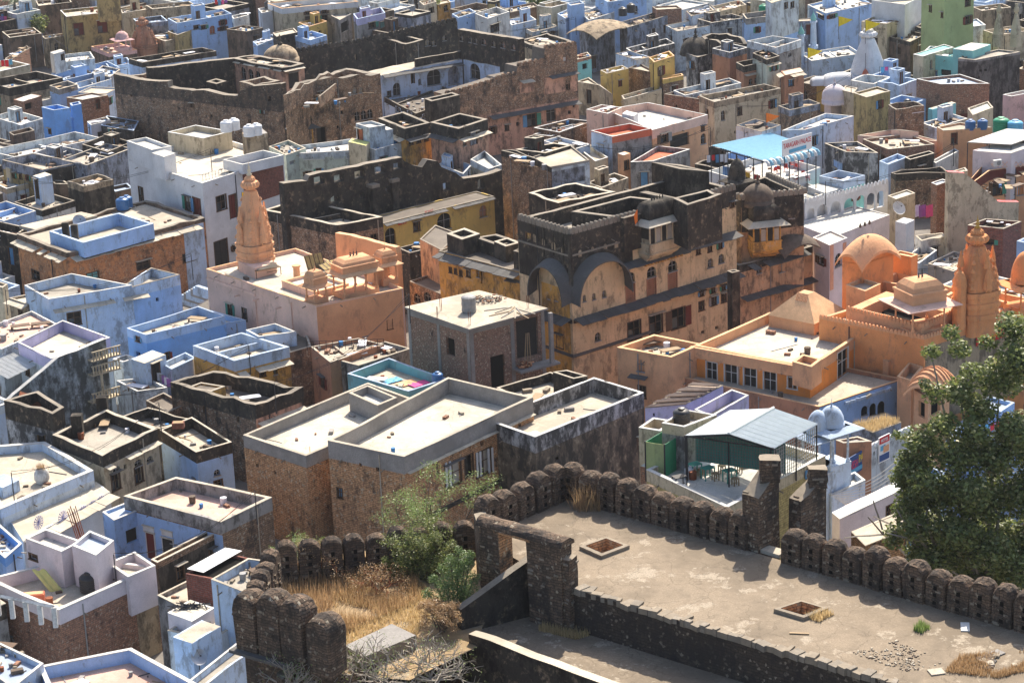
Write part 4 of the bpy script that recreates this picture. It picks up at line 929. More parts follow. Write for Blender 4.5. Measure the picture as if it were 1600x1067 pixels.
r,p=H('cream house with a band of dark vents and a yellow doorway, right of the blue long house',(1346,34),(1386,38),(1418,26),8.5,'cream',.5,pmat='cream',cop='coping',win=[(1367,64,8,9,'w')]+[(1354+4*i,46,2,2,'h')for i in range(8)],dk='palewhite')
H('dark brown old house with a stone balustrade, right of the white temple',(1390,58),(1422,66),(1446,54),6.5,'brown',.5,pmat='moss',cop='copdark',auto=1.0,key='brownold')
H('grey house with windows behind the old brown one',(1430,42),(1456,50),(1475,40),7,'grey',.3,pmat='moss',auto=.7)
r,p=H('white blue house with a pale awning above its door, right side top',(1464,38),(1476,48),(1540,40),7.5,'bluewhite',.2,dk='bluedeck',cop='copwhite',win=[(1480,68,22,13,'o')],key='awning')
H('beige temple wall with a scalloped top and small cream spires, right edge',(1536,48),(1560,56),(1612,48),7,'cream',.6,cop='coping')
for q,(x_,y_)in enumerate(((1560,62),(1587,62))):spire(x_,y_,6.8,.85,5.2,'cream',['left','right'][q]+' cream spirelet on the scalloped temple wall',niches=False,plinth=.8)
r,p=H('turquoise and cream house with a shaded balcony, right side',(1427,85),(1442,89),(1490,74),8.5,'cream',.1,pmat='cream',dk='aqua',cop='copwhite',key='turqhouse')
r,p=H('turquoise fronted block with pale blue doors under a big slab roof',(1440,84),(1500,90),(1512,78),8.2,'aqua',.6,cop='copwhite',dk='aqua',win=[(1444,116,6,8,'d','bluepaint'),(1459,115,10,8,'d','bluepaint'),(1478,114,16,9,'o','shade')],ch=[(0,3.0,1.8,'palewhite')])
H('white flat slab roof room over the turquoise house',(1489,77),(1520,80),(1548,70),9.9,'aqua',0,dk='palewhite',cop=None)
r,p=H('grey unfinished two storey house with cream side, right edge',(1497,92),(1524,94),(1594,82),9,'darkgrey',.2,pmat='grey',dk='greydeck',cop='coping',win=[(1532,111,4,4,'h'),(1540,110,4,4,'h'),(1530,121,3,4,'h')],F=(1560,78),key='unfin')
H('long brown brick house with white stepped parapet, right side',(1432,124),(1470,132),(1546,131),7.6,'brick',.3,pmat='brick',dk='bluedeck',cop='copwhite',F=(1500,117),key='brickstep')
H('salmon pink house with teal roof at the right edge',(1567,148),(1580,152),(1640,140),7,'pink',.4,dk='aqua',cop='copwhite')
r,p=H('pale yellow temple base platform behind the old brown house',(1276,130),(1316,138),(1390,128),4,'yellow',.2,dk='palewhite',cop='copwhite',cat='temple',name='temple')
sp=spire(1356,128,4,2.7,8.6,'cleanwhite','tall white ribbed temple tower with an umbrella top',niches=False,plinth=1.2,brass='brass')
um=Mb();um.lathe([(1.15,0),(.2,.6),(.05,.7)],'cleanwhite',14);um.lathe([(.55,-.5),(.6,-.1)],'cleanwhite',12,cap=False);o=um.build('umbrella_cap',sp);o.location.z=6.9
t_=thing('orange_cloth_banner','orange red cloth cone hung in front of the white temple tower','cloth',(*W(1352,134,4.0),4));m_=Mb();m_.lathe([(.9,0),(.75,1.0),(.3,2.1),(.05,2.4)],'redflood',10);m_.build('cloth',t_);m_=Mb();m_.tube((0,0,0),(0,0,4.6),.05,.03,'iron');m_.build('pole',t_)
t_=thing('temple_hall','white rounded vault roofs of the temple hall left of its tower','temple',(*W(1305,131,4.0),4));
for i,(dx,rr,ln)in enumerate(((-2.2,1.2,1.3),(.6,1.7,2.4))):
    m_=Mb();rows=[]
    for j in range(11):
        k=j/10;yy=-1+2*k;rows.append([(dx+ln*math.sin(math.pi*(q/10)-math.pi/2),yy*rr,rr*.95*math.sqrt(max(0,1-yy*yy))*(max(0,math.cos((q/10-.5)*math.pi))**.35))for q in range(11)])
    m_.grid(rows,'cleanwhite');m_.build('vault',t_,smooth=True)
for i,(x_,y_)in enumerate(((1256,100),(1272,66),(1303,60))):
    pass
for i,(x_,y_,z_,lb)in enumerate(((1310,62,7,'yellow pennant flying over the blue house by the white court'),(1352,70,9.5,'yellow pennant above the white temple tower'),(1262,112,5,'yellow pennant low at the left of the white temple'))):flag(x_,y_,z_,lb,'flagyellow',3.5,1.6)
def minaret(px,py,z,h,label):
    t=thing('minaret',label,'minaret',(*W(px,py,z),z));m=Mb();m.lathe([(.75,0),(.75,.5),(.5,.6),(.42,h*.7),(.6,h*.72),(.6,h*.76),(.4,h*.78)],'paleblue',8);m.build('shaft',t);m=Mb();m.lathe([(.42,0),(.5,.3),(.3,.7),(.05,1.2),(.02,1.6)],'aqua',10);o=m.build('cap',t,smooth=True);o.location.z=h*.78
minaret(1271,76,4,5.5,'pale blue minaret standing in the white court');minaret(1252,106,2.5,6.5,'pale blue minaret at the near corner of the white court')
r,p=H('white walled mosque court with a pale open floor, right of the big blue house',(1250,84),(1268,96),(1346,84),4.2,'paleblue',.4,dk='palewhite',cop='copwhite',cat='mosque',name='mosque')
# ================================================================== upper right, middle
H('roofless black stone house with empty window holes, right of the red washing',(1096,57),(1130,71),(1168,66),8,'black',1.8,wob=.35,t=.5,cop='copdark',copw=0,dk='darkdeck',F=(1138,51),key='blackroofless')
r,p=H('old house with a grey weathered dome beside the roofless black one',(1072,84),(1090,90),(1114,84),6,'peel',.2,cop='copdark');dome(r,1087,80,6,2.3,2.1,'moss')
r,p=H('white parapet house with stained grey walls right of the roofless house',(1167,64),(1212,75),(1252,63),9.5,'grey',.9,pmat='bluewhite',cop='copwhite',dk='beige',F=(1207,57),win=[(1234,86,5,6,'a','shade')],key='stainwhite')
r,p=H('brown orange old house with three small arches',(1113,76),(1140,83),(1168,75),8.2,'terracotta',.7,pmat='bluegrey',cop='copwhite',dk='greydeck')
r,p=H('grey and terracotta house with an arcade of three arches below a mossy roof',(1150,98),(1162,104),(1197,97),7.5,'terracotta',.8,pmat='moss',cop='copdark',dk='darkdeck',win=[(1173,128,6,9,'a'),(1182,126,6,9,'a'),(1190,124,6,9,'a')],ch=[(1,1.2,.6,'slab')])
H('grey green narrow house with two windows and a parapet band',(1176,83),(1198,94),(1218,88),8.8,'palegreen',.6,pmat='moss',cop='copdark',win=[(1206,107,4,8,'w'),(1212,106,4,8,'w')],ch=[(1,.8,.5,'slab')])
r,p=H('orange stained plaster house with a blue framed window, in front of the white parapet house',(1220,112),(1226,118),(1256,112),7.0,'terracotta',0,dk='slab',cop=None,win=[(1236,130,8,10,'w','bluepaint')],ch=[(0,.1,.8,'slab'),(1,.1,.8,'slab')])
H('low white terraces left of the weathered dome house',(978,76),(990,84),(1054,68),5.5,'peel',.7,dk='palewhite',cop='copwhite')
r,p=H('bright yellow house with a raised parapet and a window, upper right of centre',(1014,90),(1022,98),(1054,88),8,'yellow',.4,cop='coporange',dk='yellow',win=[(1033,111,6,14,'w','framewhite')],key='yellowhouse')
H('white blue box house left of the yellow one',(962,84),(994,94),(1016,90),6.8,'paleblue',.5,dk='darkdeck',cop='copdark',F=(984,80))
H('yellow lower annex of the yellow house with brick base',(1033,122),(1036,125),(1068,118),5.5,'rubble',.5,pmat='yellow',cop='coporange')
H('pale yellow house with a dark door and antenna, upper right of centre',(938,110),(948,116),(982,108),6.5,'yellow',.4,cop='coping',dk='palewhite',win=[(969,131,5,10,'d','woodred'),(922,122,8,12,'o')],key='paleyellow')
H('teal painted low house between the palace and the yellow houses',(896,88),(902,94),(924,88),6,'aqua',.3,pmat='terracotta',win=[(914,104,8,9,'o')])
H('sloping brown brick wall house right of the pale yellow one',(982,106),(1020,114),(1034,118),6,'rubble',.2,F=(1000,100),cop='copdark')
H('long low cream boundary house with stained wall',(971,150),(975,156),(1034,140),4.2,'cream',.4)
H('brown green arched warehouse wall in front of the pale yellow house',(901,128),(936,134),(957,148),4.8,'tan',.2,cop='coping',F=(920,122))
r,p=H('long white terrace house with antennas, above the black brick wall house',(1052,142),(1070,150),(1158,130),6,'bluewhite',.6,cop='copwhite',dk='palewhite')
r,p=H('long walled house with cream and blue side and white buttressed ledge',(1092,150),(1116,160),(1220,138),6.5,'cream',.7,pmat='tan',cop='coping',dk='greydeck',F=(1194,132),key='longcream')
H('white buttressed lower terrace of the long cream house',(1112,176),(1122,184),(1212,160),3.5,'white',.6,cop='coping',dk='beige')
H('black brown brick walled house between the pink terrace and the cream wall',(1038,148),(1112,158),(1122,150),5.8,'brick',.4,cop='copdark',F=(1060,142),dk='darkdeck')
r,p=H('large pink terrace house with a cream parapet and blue rooftop box',(946,172),(1019,204),(1106,180),8.2,'peachdeep',1.0,pmat='peach',cop='copwhite',dk='palewhite',F=(1012,160),win=[(1038,216,12,14,'w'),(1098,201,5,7,'w','woodred'),(1099,217,8,16,'a'),(1062,220,30,20,'o','shade')],key='pinkterrace')
r,p=H('peach house with a curved gable and an orange door, left of the pink terrace',(916,172),(950,178),(972,168),8.6,'peach',.3,cop='copwhite',win=[(965,176,6,18,'d','woodorange')],F=(940,164))
t_=thing('rooftop_box','white rooftop box with a blue side on the pink terrace','box',(0,0,0));block(t_,quad((972,178),(990,182),(997,177),8.6),7.1,8.6,0,.2,'cleanwhite','cleanwhite','palewhite',None,px_ops(quad((972,178),(990,182),(997,177),8.6),[(985,185,9,5,'h','tankblue')]),name='body')
r,p=H('blue walled house with a flooded red roof and grey front',(923,205),(957,214),(1018,202),8.4,'grey',.7,pmat='redflood',dk='redflood',cop='copwhite',F=(984,193),key='redroof')
plast_panel(r,p[0],p[1],924,956,206,60,'paleblue',.03)
H('grey stone walled roof left of the red roof house',(834,210),(860,214),(922,198),6,'rubble',.5,cop='copwhite',dk='greydeck')
H('dark blue roofed court house behind the red roof house',(834,200),(874,207),(926,190),6.5,'rubble',.6,dk='bluegrey',cop='copwhite',F=(890,186))
H('small white stair house with a rounded yellow parapet, left of the red roof house',(848,220),(894,236),(922,226),7,'paleblue',.4,dk='palewhite',cop='copwhite',F=(872,214))
r,p=H('cream curved stair wall house beside the white open porch',(898,228),(930,252),(950,246),6.4,'cream',.5,cop='copwhite',F=(918,224))
r,p=H('white blue parapet house below the red washing lines',(985,254),(1020,252),(1078,234),6.2,'grey',.6,pmat='grey',cop='copwhite',dk='redflood',F=(1028,228),key='redfloor2')
H('low peach block with a dark window below the blue wall',(965,240),(974,243),(985,240),7,'peachdeep',.0,dk='palewhite',cop=None,win=[(979,258,7,14,'w')])
r,p=H('white hotel roof terrace full of red chairs below the blue canopy',(1106,268),(1190,292),(1282,262),7.5,'cleanwhite',.8,cop='copwhite',dk='palewhite',F=(1200,240),z0=0,cat='hotel',name='hotel',key='hotel',t=.15)
t_=thing('roof_canopy','blue corrugated canopy with scalloped front edge over the hotel terrace','canopy',(0,0,0))
zc=11.0;q0,q1,q2,q3=[Vector((*W(*pt,z),z))for pt,z in(((1111,228),zc),((1191,251),zc-.2),((1275,232),zc),((1203,208),zc+.5))]
nst=22
for i in range(nst):
    k0,k1=i/nst,(i+1)/nst;a0=q3.lerp(q2,k0);a1=q3.lerp(q2,k1);b0=q0.lerp(q1,k0);b1=q0.lerp(q1,k1)
    m_=Mb();rows=[]
    for j in range(5):
        kk=j/4;rows.append([tuple(a0.lerp(a1,kk)+Vector((0,0,.09*math.sin(kk*math.pi)))),tuple(b0.lerp(b1,kk)+Vector((0,0,.09*math.sin(kk*math.pi))))])
    m_.grid(rows,'bluesheet');m_.build('roof_sheet',t_)
fr=(q1-q0).normalized()
for ea,eb,nm in((q1,q2,'valance'),):
    n_=16
    for i in range(n_):
        a0=ea.lerp(eb,i/n_);a1=ea.lerp(eb,(i+1)/n_);m_=Mb();out=Vector((.75,-.65,0));rows=[[tuple(a0+out*.7*math.sin(an)+Vector((0,0,-.7+.7*math.cos(an)))),tuple(a0.lerp(a1,.5)+out*.8*math.sin(an)+Vector((0,0,-.7+.78*math.cos(an)))),tuple(a1+out*.7*math.sin(an)+Vector((0,0,-.7+.7*math.cos(an))))]for an in(0,.5,1.0,1.5)]
        m_.grid(rows,'bluesheet' if i%2 else 'whitesheet');m_.build('valance_panel',t_)
for k in[i/6 for i in range(7)]:
    for ea,eb in((q0,q1),(q1,q2)):
        pt=ea.lerp(eb,k);m_=Mb();m_.tube((pt.x,pt.y,6.2),(pt.x,pt.y,pt.z-.05),.06,.06,'iron',6);m_.build('post',t_)
m_=Mb()
for ea,eb in((q0,q1),(q1,q2),(q2,q3),(q3,q0)):m_.tube(ea-Vector((0,0,.12)),eb-Vector((0,0,.12)),.07,.07,'iron',5)
m_.build('frame',t_)
t_=thing('hotel_sign','white sign with red capitals TARAGARH PALACE above the blue canopy','sign')
A_,B_=W(1221,243,11.4),W(1268,229,11.4);o,M_,hw,hh=board(t_,A_,B_,1244,226,46,25,'signwhite',.15)
letter(t_,M_,'TARAGARH PALACE',0,hh*.25,hh*.62,'signred',hw*1.85);m_=Mb();m_.box(-hw*.55,hw*.6,0,.03,-hh*.8,-hh*.35,'tankcyan',M_);m_.build('blue_strip',t_)
for u_ in(-hw*.8,hw*.8):m_=Mb();m_.tube(M_@Vector((u_,-.1,-hh)),M_@Vector((u_,-.1,-hh-1.2)),.05,.05,'iron');m_.build('leg',t_)
flag(1197,208,11.3,'orange pennant at the back of the blue canopy','flagorange',2.4,1.2)
def chair(x,y,z,rz,mat,label,group):
    t=thing('chair',label,'chair',(x,y,z),group);t.rotation_euler.z=rz
    s_=Mb();s_.box(-.22,.22,-.22,.22,.42,.46,mat);s_.build('seat',t);b_=Mb();rows=[[(-.22+.44*i/4,.2+.05*math.sin(i/4*math.pi),.46+k)for i in range(5)]for k in(0,.2,.4)];b_.grid(rows,mat);b_.grid([[(p_[0],p_[1]+.03,p_[2])for p_ in r_][::-1]for r_ in rows],mat);b_.build('backrest',t)
    for sx in(-.19,.19):
        for sy in(-.19,.19):l=Mb();l.tube((sx,sy,0),(sx,sy,.43),.02,.02,mat,4);l.build('leg',t)
        a_=Mb();a_.box(sx-.02,sx+.02,-.2,.2,.62,.66,mat);a_.build('armrest',t)
def table(x,y,z,rz,mat,label,group=None,sx=.45,sy=.4,h=.75,name='table',cat='table'):
    t=thing(name,label,cat,(x,y,z),group);t.rotation_euler.z=rz;m=Mb();m.box(-sx,sx,-sy,sy,h-.05,h,mat);m.build('top' if name=='table' else 'seat',t)
    for a_ in(-1,1):
        for b_ in(-1,1):l=Mb();l.box(a_*(sx-.04)-.03,a_*(sx-.04)+.03,b_*(sy-.04)-.03,b_*(sy-.04)+.03,0,h-.05,mat);l.build('leg',t)
    l=Mb();l.box(-sx+.05,sx-.05,-.02,.02,h*.3,h*.36,mat);l.build('stretcher',t)
    return t
G1='red plastic chairs on the white hotel terrace'
for i,(x_,y_)in enumerate(((1228,268),(1238,263),(1246,266),(1252,261),(1236,283),(1243,286),(1256,279),(1262,283),(1218,270),(1210,272))):
    xx,yy=W(x_,y_,6.7);chair(xx,yy,6.7,i*1.1,'plasticred','red plastic armchair on the white hotel terrace under or beside the blue canopy',G1)
xx,yy=W(1250,284,6.7);table(xx,yy,6.7,.6,'cleanwhite','white table between the red chairs on the hotel terrace',sx=1.2,sy=.5)
for i,(x_,m__,c_)in enumerate(((1130,'tankblue','blue'),(1147,'tankgreen','green'),(1163,'plasticyellow','yellow'),(1184,'plasticred','red'))):
    t_=thing('cloth_screen',c_+' cloth screen hanging under the canopy edge','cloth',(0,0,0));pa=q0.lerp(q1,.28+i*.2);pb=q0.lerp(q1,.42+i*.2);mm=Mb();n_=8
    mm.grid([[(pa.x+(pb.x-pa.x)*j/n_,pa.y+(pb.y-pa.y)*j/n_+3+.08*math.sin(j*2),6.75+k*1.6)for j in range(n_+1)]for k in(0,1)],m__);mm.build('cloth',t_)
r,(a,b),tp=profwall('white washed arcade of the hotel with scalloped railing and open arches',(1258,346),(1388,318),4,[(1256,318),(1300,308),(1386,286)],'cleanwhite',.25,name='arcade',cat='building',capm='cleanwhite',win=[(1267,338,11,26,'s','arch'),(1285,334,16,28,'s','arch'),(1306,329,16,28,'s','arch'),(1327,324,16,28,'s','arch'),(1345,319,14,27,'s','arch'),(1361,315,13,26,'s','arch'),(1376,311,11,25,'s','arch')])
crenels(r,a,b,tp,'cleanwhite',.4,.55,.12,.15,'scalloped_railing')
H('white rendered lower storeys below the hotel arcade',(1244,350),(1300,372),(1390,335),4.2,'pinkwhite',.1,dk='palewhite',cop='copwhite',F=(1334,322))
H('white roof room with blue glass panels behind the arcade',(1262,292),(1290,302),(1320,293),6.4,'cleanwhite',.0,dk='palewhite',cop=None,win=[(1283,312,10,12,'w','tealglass'),(1305,308,12,12,'w','tealglass')])
H('turquoise walled roof behind the hotel arcade',(1280,275),(1318,284),(1352,274),7.2,'aqua',.8,pmat='paleblue',dk='beige',cop='copblue',F=(1310,266))
H('white hotel block left of the arcade, below the terrace',(1190,290),(1255,316),(1296,300),6.2,'cleanwhite',.5,dk='palewhite',cop='copwhite')
H('long pale blue wall house with a sloping top, above the canopy sign',(1222,204),(1258,203),(1334,182),6.6,'paleblue',.5,cop='copwhite',dk='palewhite',F=(1290,178),key='bluewall')
H('grey stone house with black parapet above the long pale blue wall',(1216,166),(1234,173),(1282,162),6.2,'rubble',.7,pmat='bluegrey',cop='copdark',dk='beige')
H('black walled roof house left of the long pale blue wall',(1150,196),(1190,206),(1220,196),4.6,'paleblue',.5,pmat='bluewhite',cop='copdark',dk='darkdeck')
H('stone box house with a flat top right of the pink dome',(1334,146),(1354,152),(1391,142),7.4,'ochredirty',.2,cop='coping',key='stonebox')
H('mustard and white cabin left of the stone box house',(1315,142),(1334,146),(1340,138),6.0,'cream',.1)
r,p=H('small pinkish temple hall with an onion dome behind the stone house',(1288,158),(1298,162),(1320,156),4.2,'pinkwhite',.3,cop='copwhite',cat='temple',name='temple');dome(r,1304,156,4.6,1.7,2.1,'pinkwhite',onion=.1)
H('rough brown stone house with one window hole and roofless top',(1388,164),(1400,172),(1444,166),8,'rubble',1.1,wob=.1,cop='copdark',dk='darkdeck',win=[(1402,179,8,12,'w','shade')],F=(1428,158),key='stonehole')
H('bright turquoise wall piece right of the rough stone house',(1450,170),(1457,172),(1494,161),6.2,'turq',.0,dk='beige',cop=None)
H('pale blue gabled parapet house in front of the turquoise wall',(1440,192),(1462,200),(1512,186),5.4,'paleblue',.4,dk='palewhite',cop='copwhite')
H('grey cream house with a sloping stair wall, right side',(1512,170),(1520,180),(1552,168),7,'cream',.2,dk='palewhite')
r,p=H('peach roof house with blue tanks and one brown window, right side',(1464,199),(1474,205),(1550,200),7.2,'peachdeep',.2,dk='beige',cop='coping',win=[(1491,217,9,17,'w','woodred')],F=(1500,192),key='peachroof')
tank(1516,203,7.0,.65,1.2,'tankblue','left dark blue tank on the peach roof');tank(1535,202,7.0,.65,1.2,'tankblue','right dark blue tank on the peach roof')
tank(1564,206,7.4,1.0,1.7,'tankgreen','large green water tank at the right edge');tank(1586,209,7.4,.95,1.6,'tankcyan','light blue water tank right of the green one')
H('long brown brick house with a slanted end, right of centre',(1348,218),(1388,234),(1460,226),5.6,'brick',.3,cop='coping',dk='beige',F=(1420,210),key='brickslant')
H('peach walled yard with white railing above the brown brick house',(1340,212),(1384,216),(1472,222),5.2,'peach',.5,dk='palewhite',cop='coping',F=(1400,202))
H('black stained gabled house with blue lower walls',(1288,224),(1322,238),(1372,240),5.2,'peel',.4,cop='coping',dk='darkdeck',F=(1340,222))
H('small blue cabins below the black stained gable',(1300,248),(1312,256),(1346,252),3.6,'blue',.2,cop='copblue',dk='bluedeck')
H('blue and white parapet house left of the black brick house',(1374,252),(1388,258),(1418,246),5.6,'paleblue',.5,cop='copblue',dk='bluedeck',F=(1402,240))
H('black brick box house with a cream edge beside the white curved wall',(1414,246),(1422,250),(1460,240),6,'black',.4,cop='coping',dk='darkdeck')
H('white curved boundary wall house, right side',(1456,252),(1462,256),(1498,236),5,'white',.3,cop='copwhite')
H('long dark ruined brick wall below the black brick box',(1392,268),(1400,274),(1482,270),5.4,'rubble',.6,wob=.15,pmat='black',cop='copdark',dk='darkdeck',F=(1470,262))
r,p=H('tall cream rendered house end with a red and yellow sloping coping',(1480,270),(1482,272),(1512,268),9.5,'cream',.1,dk='beige',cop='coping',F=(1508,262),key='creamend')
r,(a,b),tp=profwall('cream stained gable wall sloping down to the right with a red stripe',(1480,400),(1590,386),2,[(1480,270),(1508,270),(1560,315),(1590,316)],'cream',.8,name='gable_wall',capm='signred')
r,p=H('orange palace hotel front with arched windows and a diamond patterned balcony',(1500,300),(1546,268),(1640,254),8.6,'peachdeep',.9,pmat='woodred',cop='coporange',dk='beige',F=(1560,230),win=[(1558,294,15,22,'w','shade'),(1578,294,15,22,'w','shade'),(1594,294,10,22,'a','orange'),(1534,282,8,12,'o')],name='hotel',cat='hotel',key='orangehotel')
A_,B_=p[1],p[2]
for i in range(9):
    u,z=on_wall(1552+i*7,257,A_,B_);M_=frame(A_,B_,u,z,.05)@Matrix.Rotation(rad(45),4,'Y');m_=Mb()
    for s_ in((-.24,.24,.17,.24),(-.24,.24,-.24,-.17),(-.24,-.17,-.17,.17),(.17,.24,-.17,.17)):m_.box(s_[0],s_[1],0,.05,s_[2],s_[3],'peach',M_)
    m_.build('diamond_lattice',r)
t_=thing('air_conditioner','white air conditioner unit on the diamond patterned balcony','air conditioner');u,z=on_wall(1556,254,A_,B_);m_=Mb();M_=frame(A_,B_,u,z,.1);m_.box(-.5,.5,0,.35,-.35,.35,'framewhite',M_);m_.build('case',t_);m_=Mb();m_.lathe([(.27,0),(.27,.02),(.2,.03)],'framegrey',16);o=m_.build('fan_grille',t_);o.matrix_local=M_@Matrix.Translation((.1,.35,0))@Matrix.Rotation(-math.pi/2,4,'X')
t_=thing('roof_shelter','metal framed roof shelter with pale walls above the orange hotel','shelter');q_=quad((1512,222),(1580,226),(1640,205),11.0);m_=Mb();m_.face([(x,y,11.0)for x,y in q_],'palewhite');m_.face([(x,y,10.9)for x,y in q_][::-1],'palewhite')
m_.grid([[(x,y,10.9)for x,y in q_],[(x,y,11.0)for x,y in q_]],'framegrey',True);m_.build('roof_sheet',t_)
for i in range(4):
    for k in(0,.5):x,y=(Vector(q_[i])*(1-k)+Vector(q_[(i+1)%4])*k);m_=Mb();m_.tube((x,y,7.7),(x,y,10.9),.06,.06,'iron',5);m_.build('post',t_)
H('small pale house inside the metal roof shelter',(1520,236),(1580,240),(1620,226),10.4,'pinkwhite',0,dk='palewhite',cop=None,z0=5)
r,p=H('red brick box house with a dark shutter opening, right edge',(1512,352),(1568,358),(1596,347),7,'redbrick',.5,pmat='redbrick',cop='coping',dk='darkdeck',F=(1540,342),win=[(1547,378,13,8,'w','shade'),(1557,422,26,46,'o')],key='redbox')
H('brown brick storehouse right of the laundry yard',(1455,286),(1464,290),(1482,284),6,'brick',.1,dk='bluedeck',cop='copwhite')
r,p=H('small cream and teal cabin by the laundry yard',(1387,307),(1400,312),(1430,302),5.6,'cream',.1,dk='palewhite',cop='coping',win=[(1423,312,10,12,'o','teal')])
H('narrow white shrine cabin with a bright blue door',(1399,346),(1416,350),(1429,344),6,'cleanwhite',.0,dk='palewhite',cop=None,win=[(1411,368,9,32,'d','tankcyan')],key='bluedoorcabin')
H('white curved step terrace below the blue door cabin',(1414,402),(1436,412),(1464,392),2.8,'bluewhite',.5,dk='beige',cop='copwhite')
H('white washed ruined wall house right of the blue door cabin',(1430,372),(1440,378),(1482,368),3.6,'white',.2,wob=.15,dk='greydeck')
H('low beige roof with black edge behind the orange spire',(1450,412),(1490,424),(1530,404),3.4,'concrete',.3,dk='beige')
dish(1403,342,4.8,.8,'white satellite dish by the laundry yard','framewhite')
for i,(x_,m__,lb)in enumerate(((1432,'cloth_white','white cloths drying in the yard left of the brown brick storehouse'),(1441,'clothpurple','mauve cloth drying in the same yard'),(1452,'clothpink','bright pink cloth at the right of the yard'))):
    A_,B_=W(x_-5,322,4),W(x_+6,319,4);t_=thing('laundry',lb,'laundry');m_=Mb();m_.grid([[(A_[0]+(B_[0]-A_[0])*j/6,A_[1]+(B_[1]-A_[1])*j/6+.1*math.sin(j*2+k),2.6+k*.7)for j in range(7)]for k in range(3)],m__);m_.build('cloth',t_)
# ================================================================== left, middle band
H('pale terraced house with long white parapets, left',(-20,236),(22,246),(160,216),6.6,'bluewhite',.9,dk='palewhite',cop='copwhite',key='longparapet')
H('lilac sunken roof yard behind the grey stained wall',(52,240),(104,252),(138,238),7.0,'pinkwhite',.8,pmat='bluegrey',dk='palewhite',cop='copwhite')
H('black edged roof yard beside the white house, left',(128,226),(168,238),(206,222),8.0,'bluegrey',.9,pmat='moss',cop='copdark',dk='greydeck')
H('tall grey blue stained wall house left of the white house',(96,250),(136,258),(206,232),7.8,'bluegrey',.4,cop='coping',dk='greydeck',key='greystain')
H('grey house with an ochre pier wall of three small windows and a tan roof, left',(3,250),(66,266),(126,254),7.6,'ochredirty',1.0,pmat='bluegrey',cop='copdark',dk='beige',F=(52,240),win=[(22,274,4,8,'w'),(32,276,4,8,'w'),(44,278,4,8,'w')],key='ochrepier')
plast_panel(ITEMS['ochrepier'][0],ITEMS['ochrepier'][1][1],ITEMS['ochrepier'][1][2],67,125,268,45,'moss',.03)
H('small pale blue house with two windows under a slab eave, left',(126,260),(140,266),(172,255),6.4,'blue',.5,pmat='paleblue',cop='copblue',dk='bluedeck',win=[(148,270,9,6,'w'),(161,267,9,6,'w')],ch=[(1,.8,.5,'slab')])
H('dark stained box house with a blue lined roof and beige floor, left',(105,284),(130,292),(177,280),6.6,'moss',.6,pmat='tan',cop='copdark',dk='beige',wob=.08,key='darkbox')
H('brown wall house joining the dark box house',(78,282),(86,288),(108,288),6,'brown',.3,cop='coping',dk='darkdeck')
H('low brown brick wall with a blue roof against the white house',(172,292),(180,300),(207,294),5,'brown',.4,dk='bluedeck',cop='copblue')
H('tall narrow pale blue stair cabin with a dark door, left',(51,275),(62,279),(81,273),8,'paleblue',.0,cop=None,dk='slab',win=[(58,296,5,30,'d','shade')],key='staircabin')
H('pale wall house with a curved parapet left of the stair cabin',(-20,282),(10,296),(56,284),5.4,'bluewhite',.5,pmat='cream',cop='copwhite',dk='palewhite')
H('low roof yard with mossy parapets below the stair cabin',(22,316),(66,330),(117,314),5.2,'white',.6,pmat='moss',cop='copdark',dk='beige')
H('bright blue sunken roof yard on the left edge',(-40,330),(6,346),(56,330),5.4,'blue',.8,cop='copwhite',dk='bluedeck')
H('black walled house on the far left edge, middle height',(-60,348),(26,368),(42,356),7.2,'black',.9,cop='coping',dk='greydeck',key='blackleft')
r,p=H('orange plastered brick house with a wide rough roof and white slab eaves, left',(26,366),(104,396),(320,340),8,'orangebrick',.35,pmat='brown',wob=.12,t=.5,cop='copdark',copw=0,dk='beige',F=(228,312),ch=[(0,.55,1.0,'slab'),(1,.55,1.1,'slab',.4,None,1.0)],
         win=[(56,430,12,14,'w'),(145,431,19,11,'w','aqua'),(224,414,21,13,'w','shade'),(295,402,19,13,'w')],key='orangebrick')
plast_panel(r,p[1],p[2],286,318,356,160,'paleblue',.05)
t_=thing('sunken_roof_court','blue painted sunken court with black outer walls on the orange brick house roof','roof court');block(t_,quad((77,362),(130,380),(240,350),9.0),7.3,9.0,1.5,.3,'moss','blue','palewhite','copblue',name='low_wall')
for x_ in(103,117):m_=Mb();X,Y=W(x_,362+(x_-103)*.25,9);m_.box(X-.35,X+.35,Y-.25,Y+.25,8,10,'moss');m_.build('stub_wall',t_)
t_=thing('stone_roof_slab','long raised stone slab lying on the orange brick house roof','slab',(0,0,0));q_=quad((30,352),(55,358),(152,336),8.0);m_=Mb();m_.grid([[(x,y,7.6)for x,y in q_],[(x,y,7.95)for x,y in q_]],'greydeck',True);m_.face([(x,y,7.95)for x,y in q_],'beige');m_.build('slab',t_)
tank(192,327,7.8,.75,1.3,'tankblue','blue water tank beside the white house, left one of the pair');tank(199,324,7.8,.65,1.3,'tankblue','blue water tank beside the white house, right one of the pair')
dish(125,362,7.8,.75,'grey satellite dish on the blue roof court','metal')
r,p=H('large white rendered house with an open sunny terrace and a red brick side wall',(200,250),(316,287),(443,246),11.2,'cleanwhite',.5,cop='copwhite',dk='sand',F=(330,210),t=.25,
         win=[(221,308,7,30,'w','shade'),(294,318,9,21,'w','curtain'),(308,325,12,30,'d','woodred'),(346,317,16,23,'w'),(364,323,11,38,'d','woodred'),(346,396,21,42,'d','shade'),(367,387,7,9,'w')],key='whitehouse')
plast_panel(r,p[1],p[2],378,442,262,62,'redbrick',.06)
annex(r,(198,221),(237,235),(268,229),13.4,'cleanwhite',.3,cop='copwhite',z0=11,dk='palewhite')
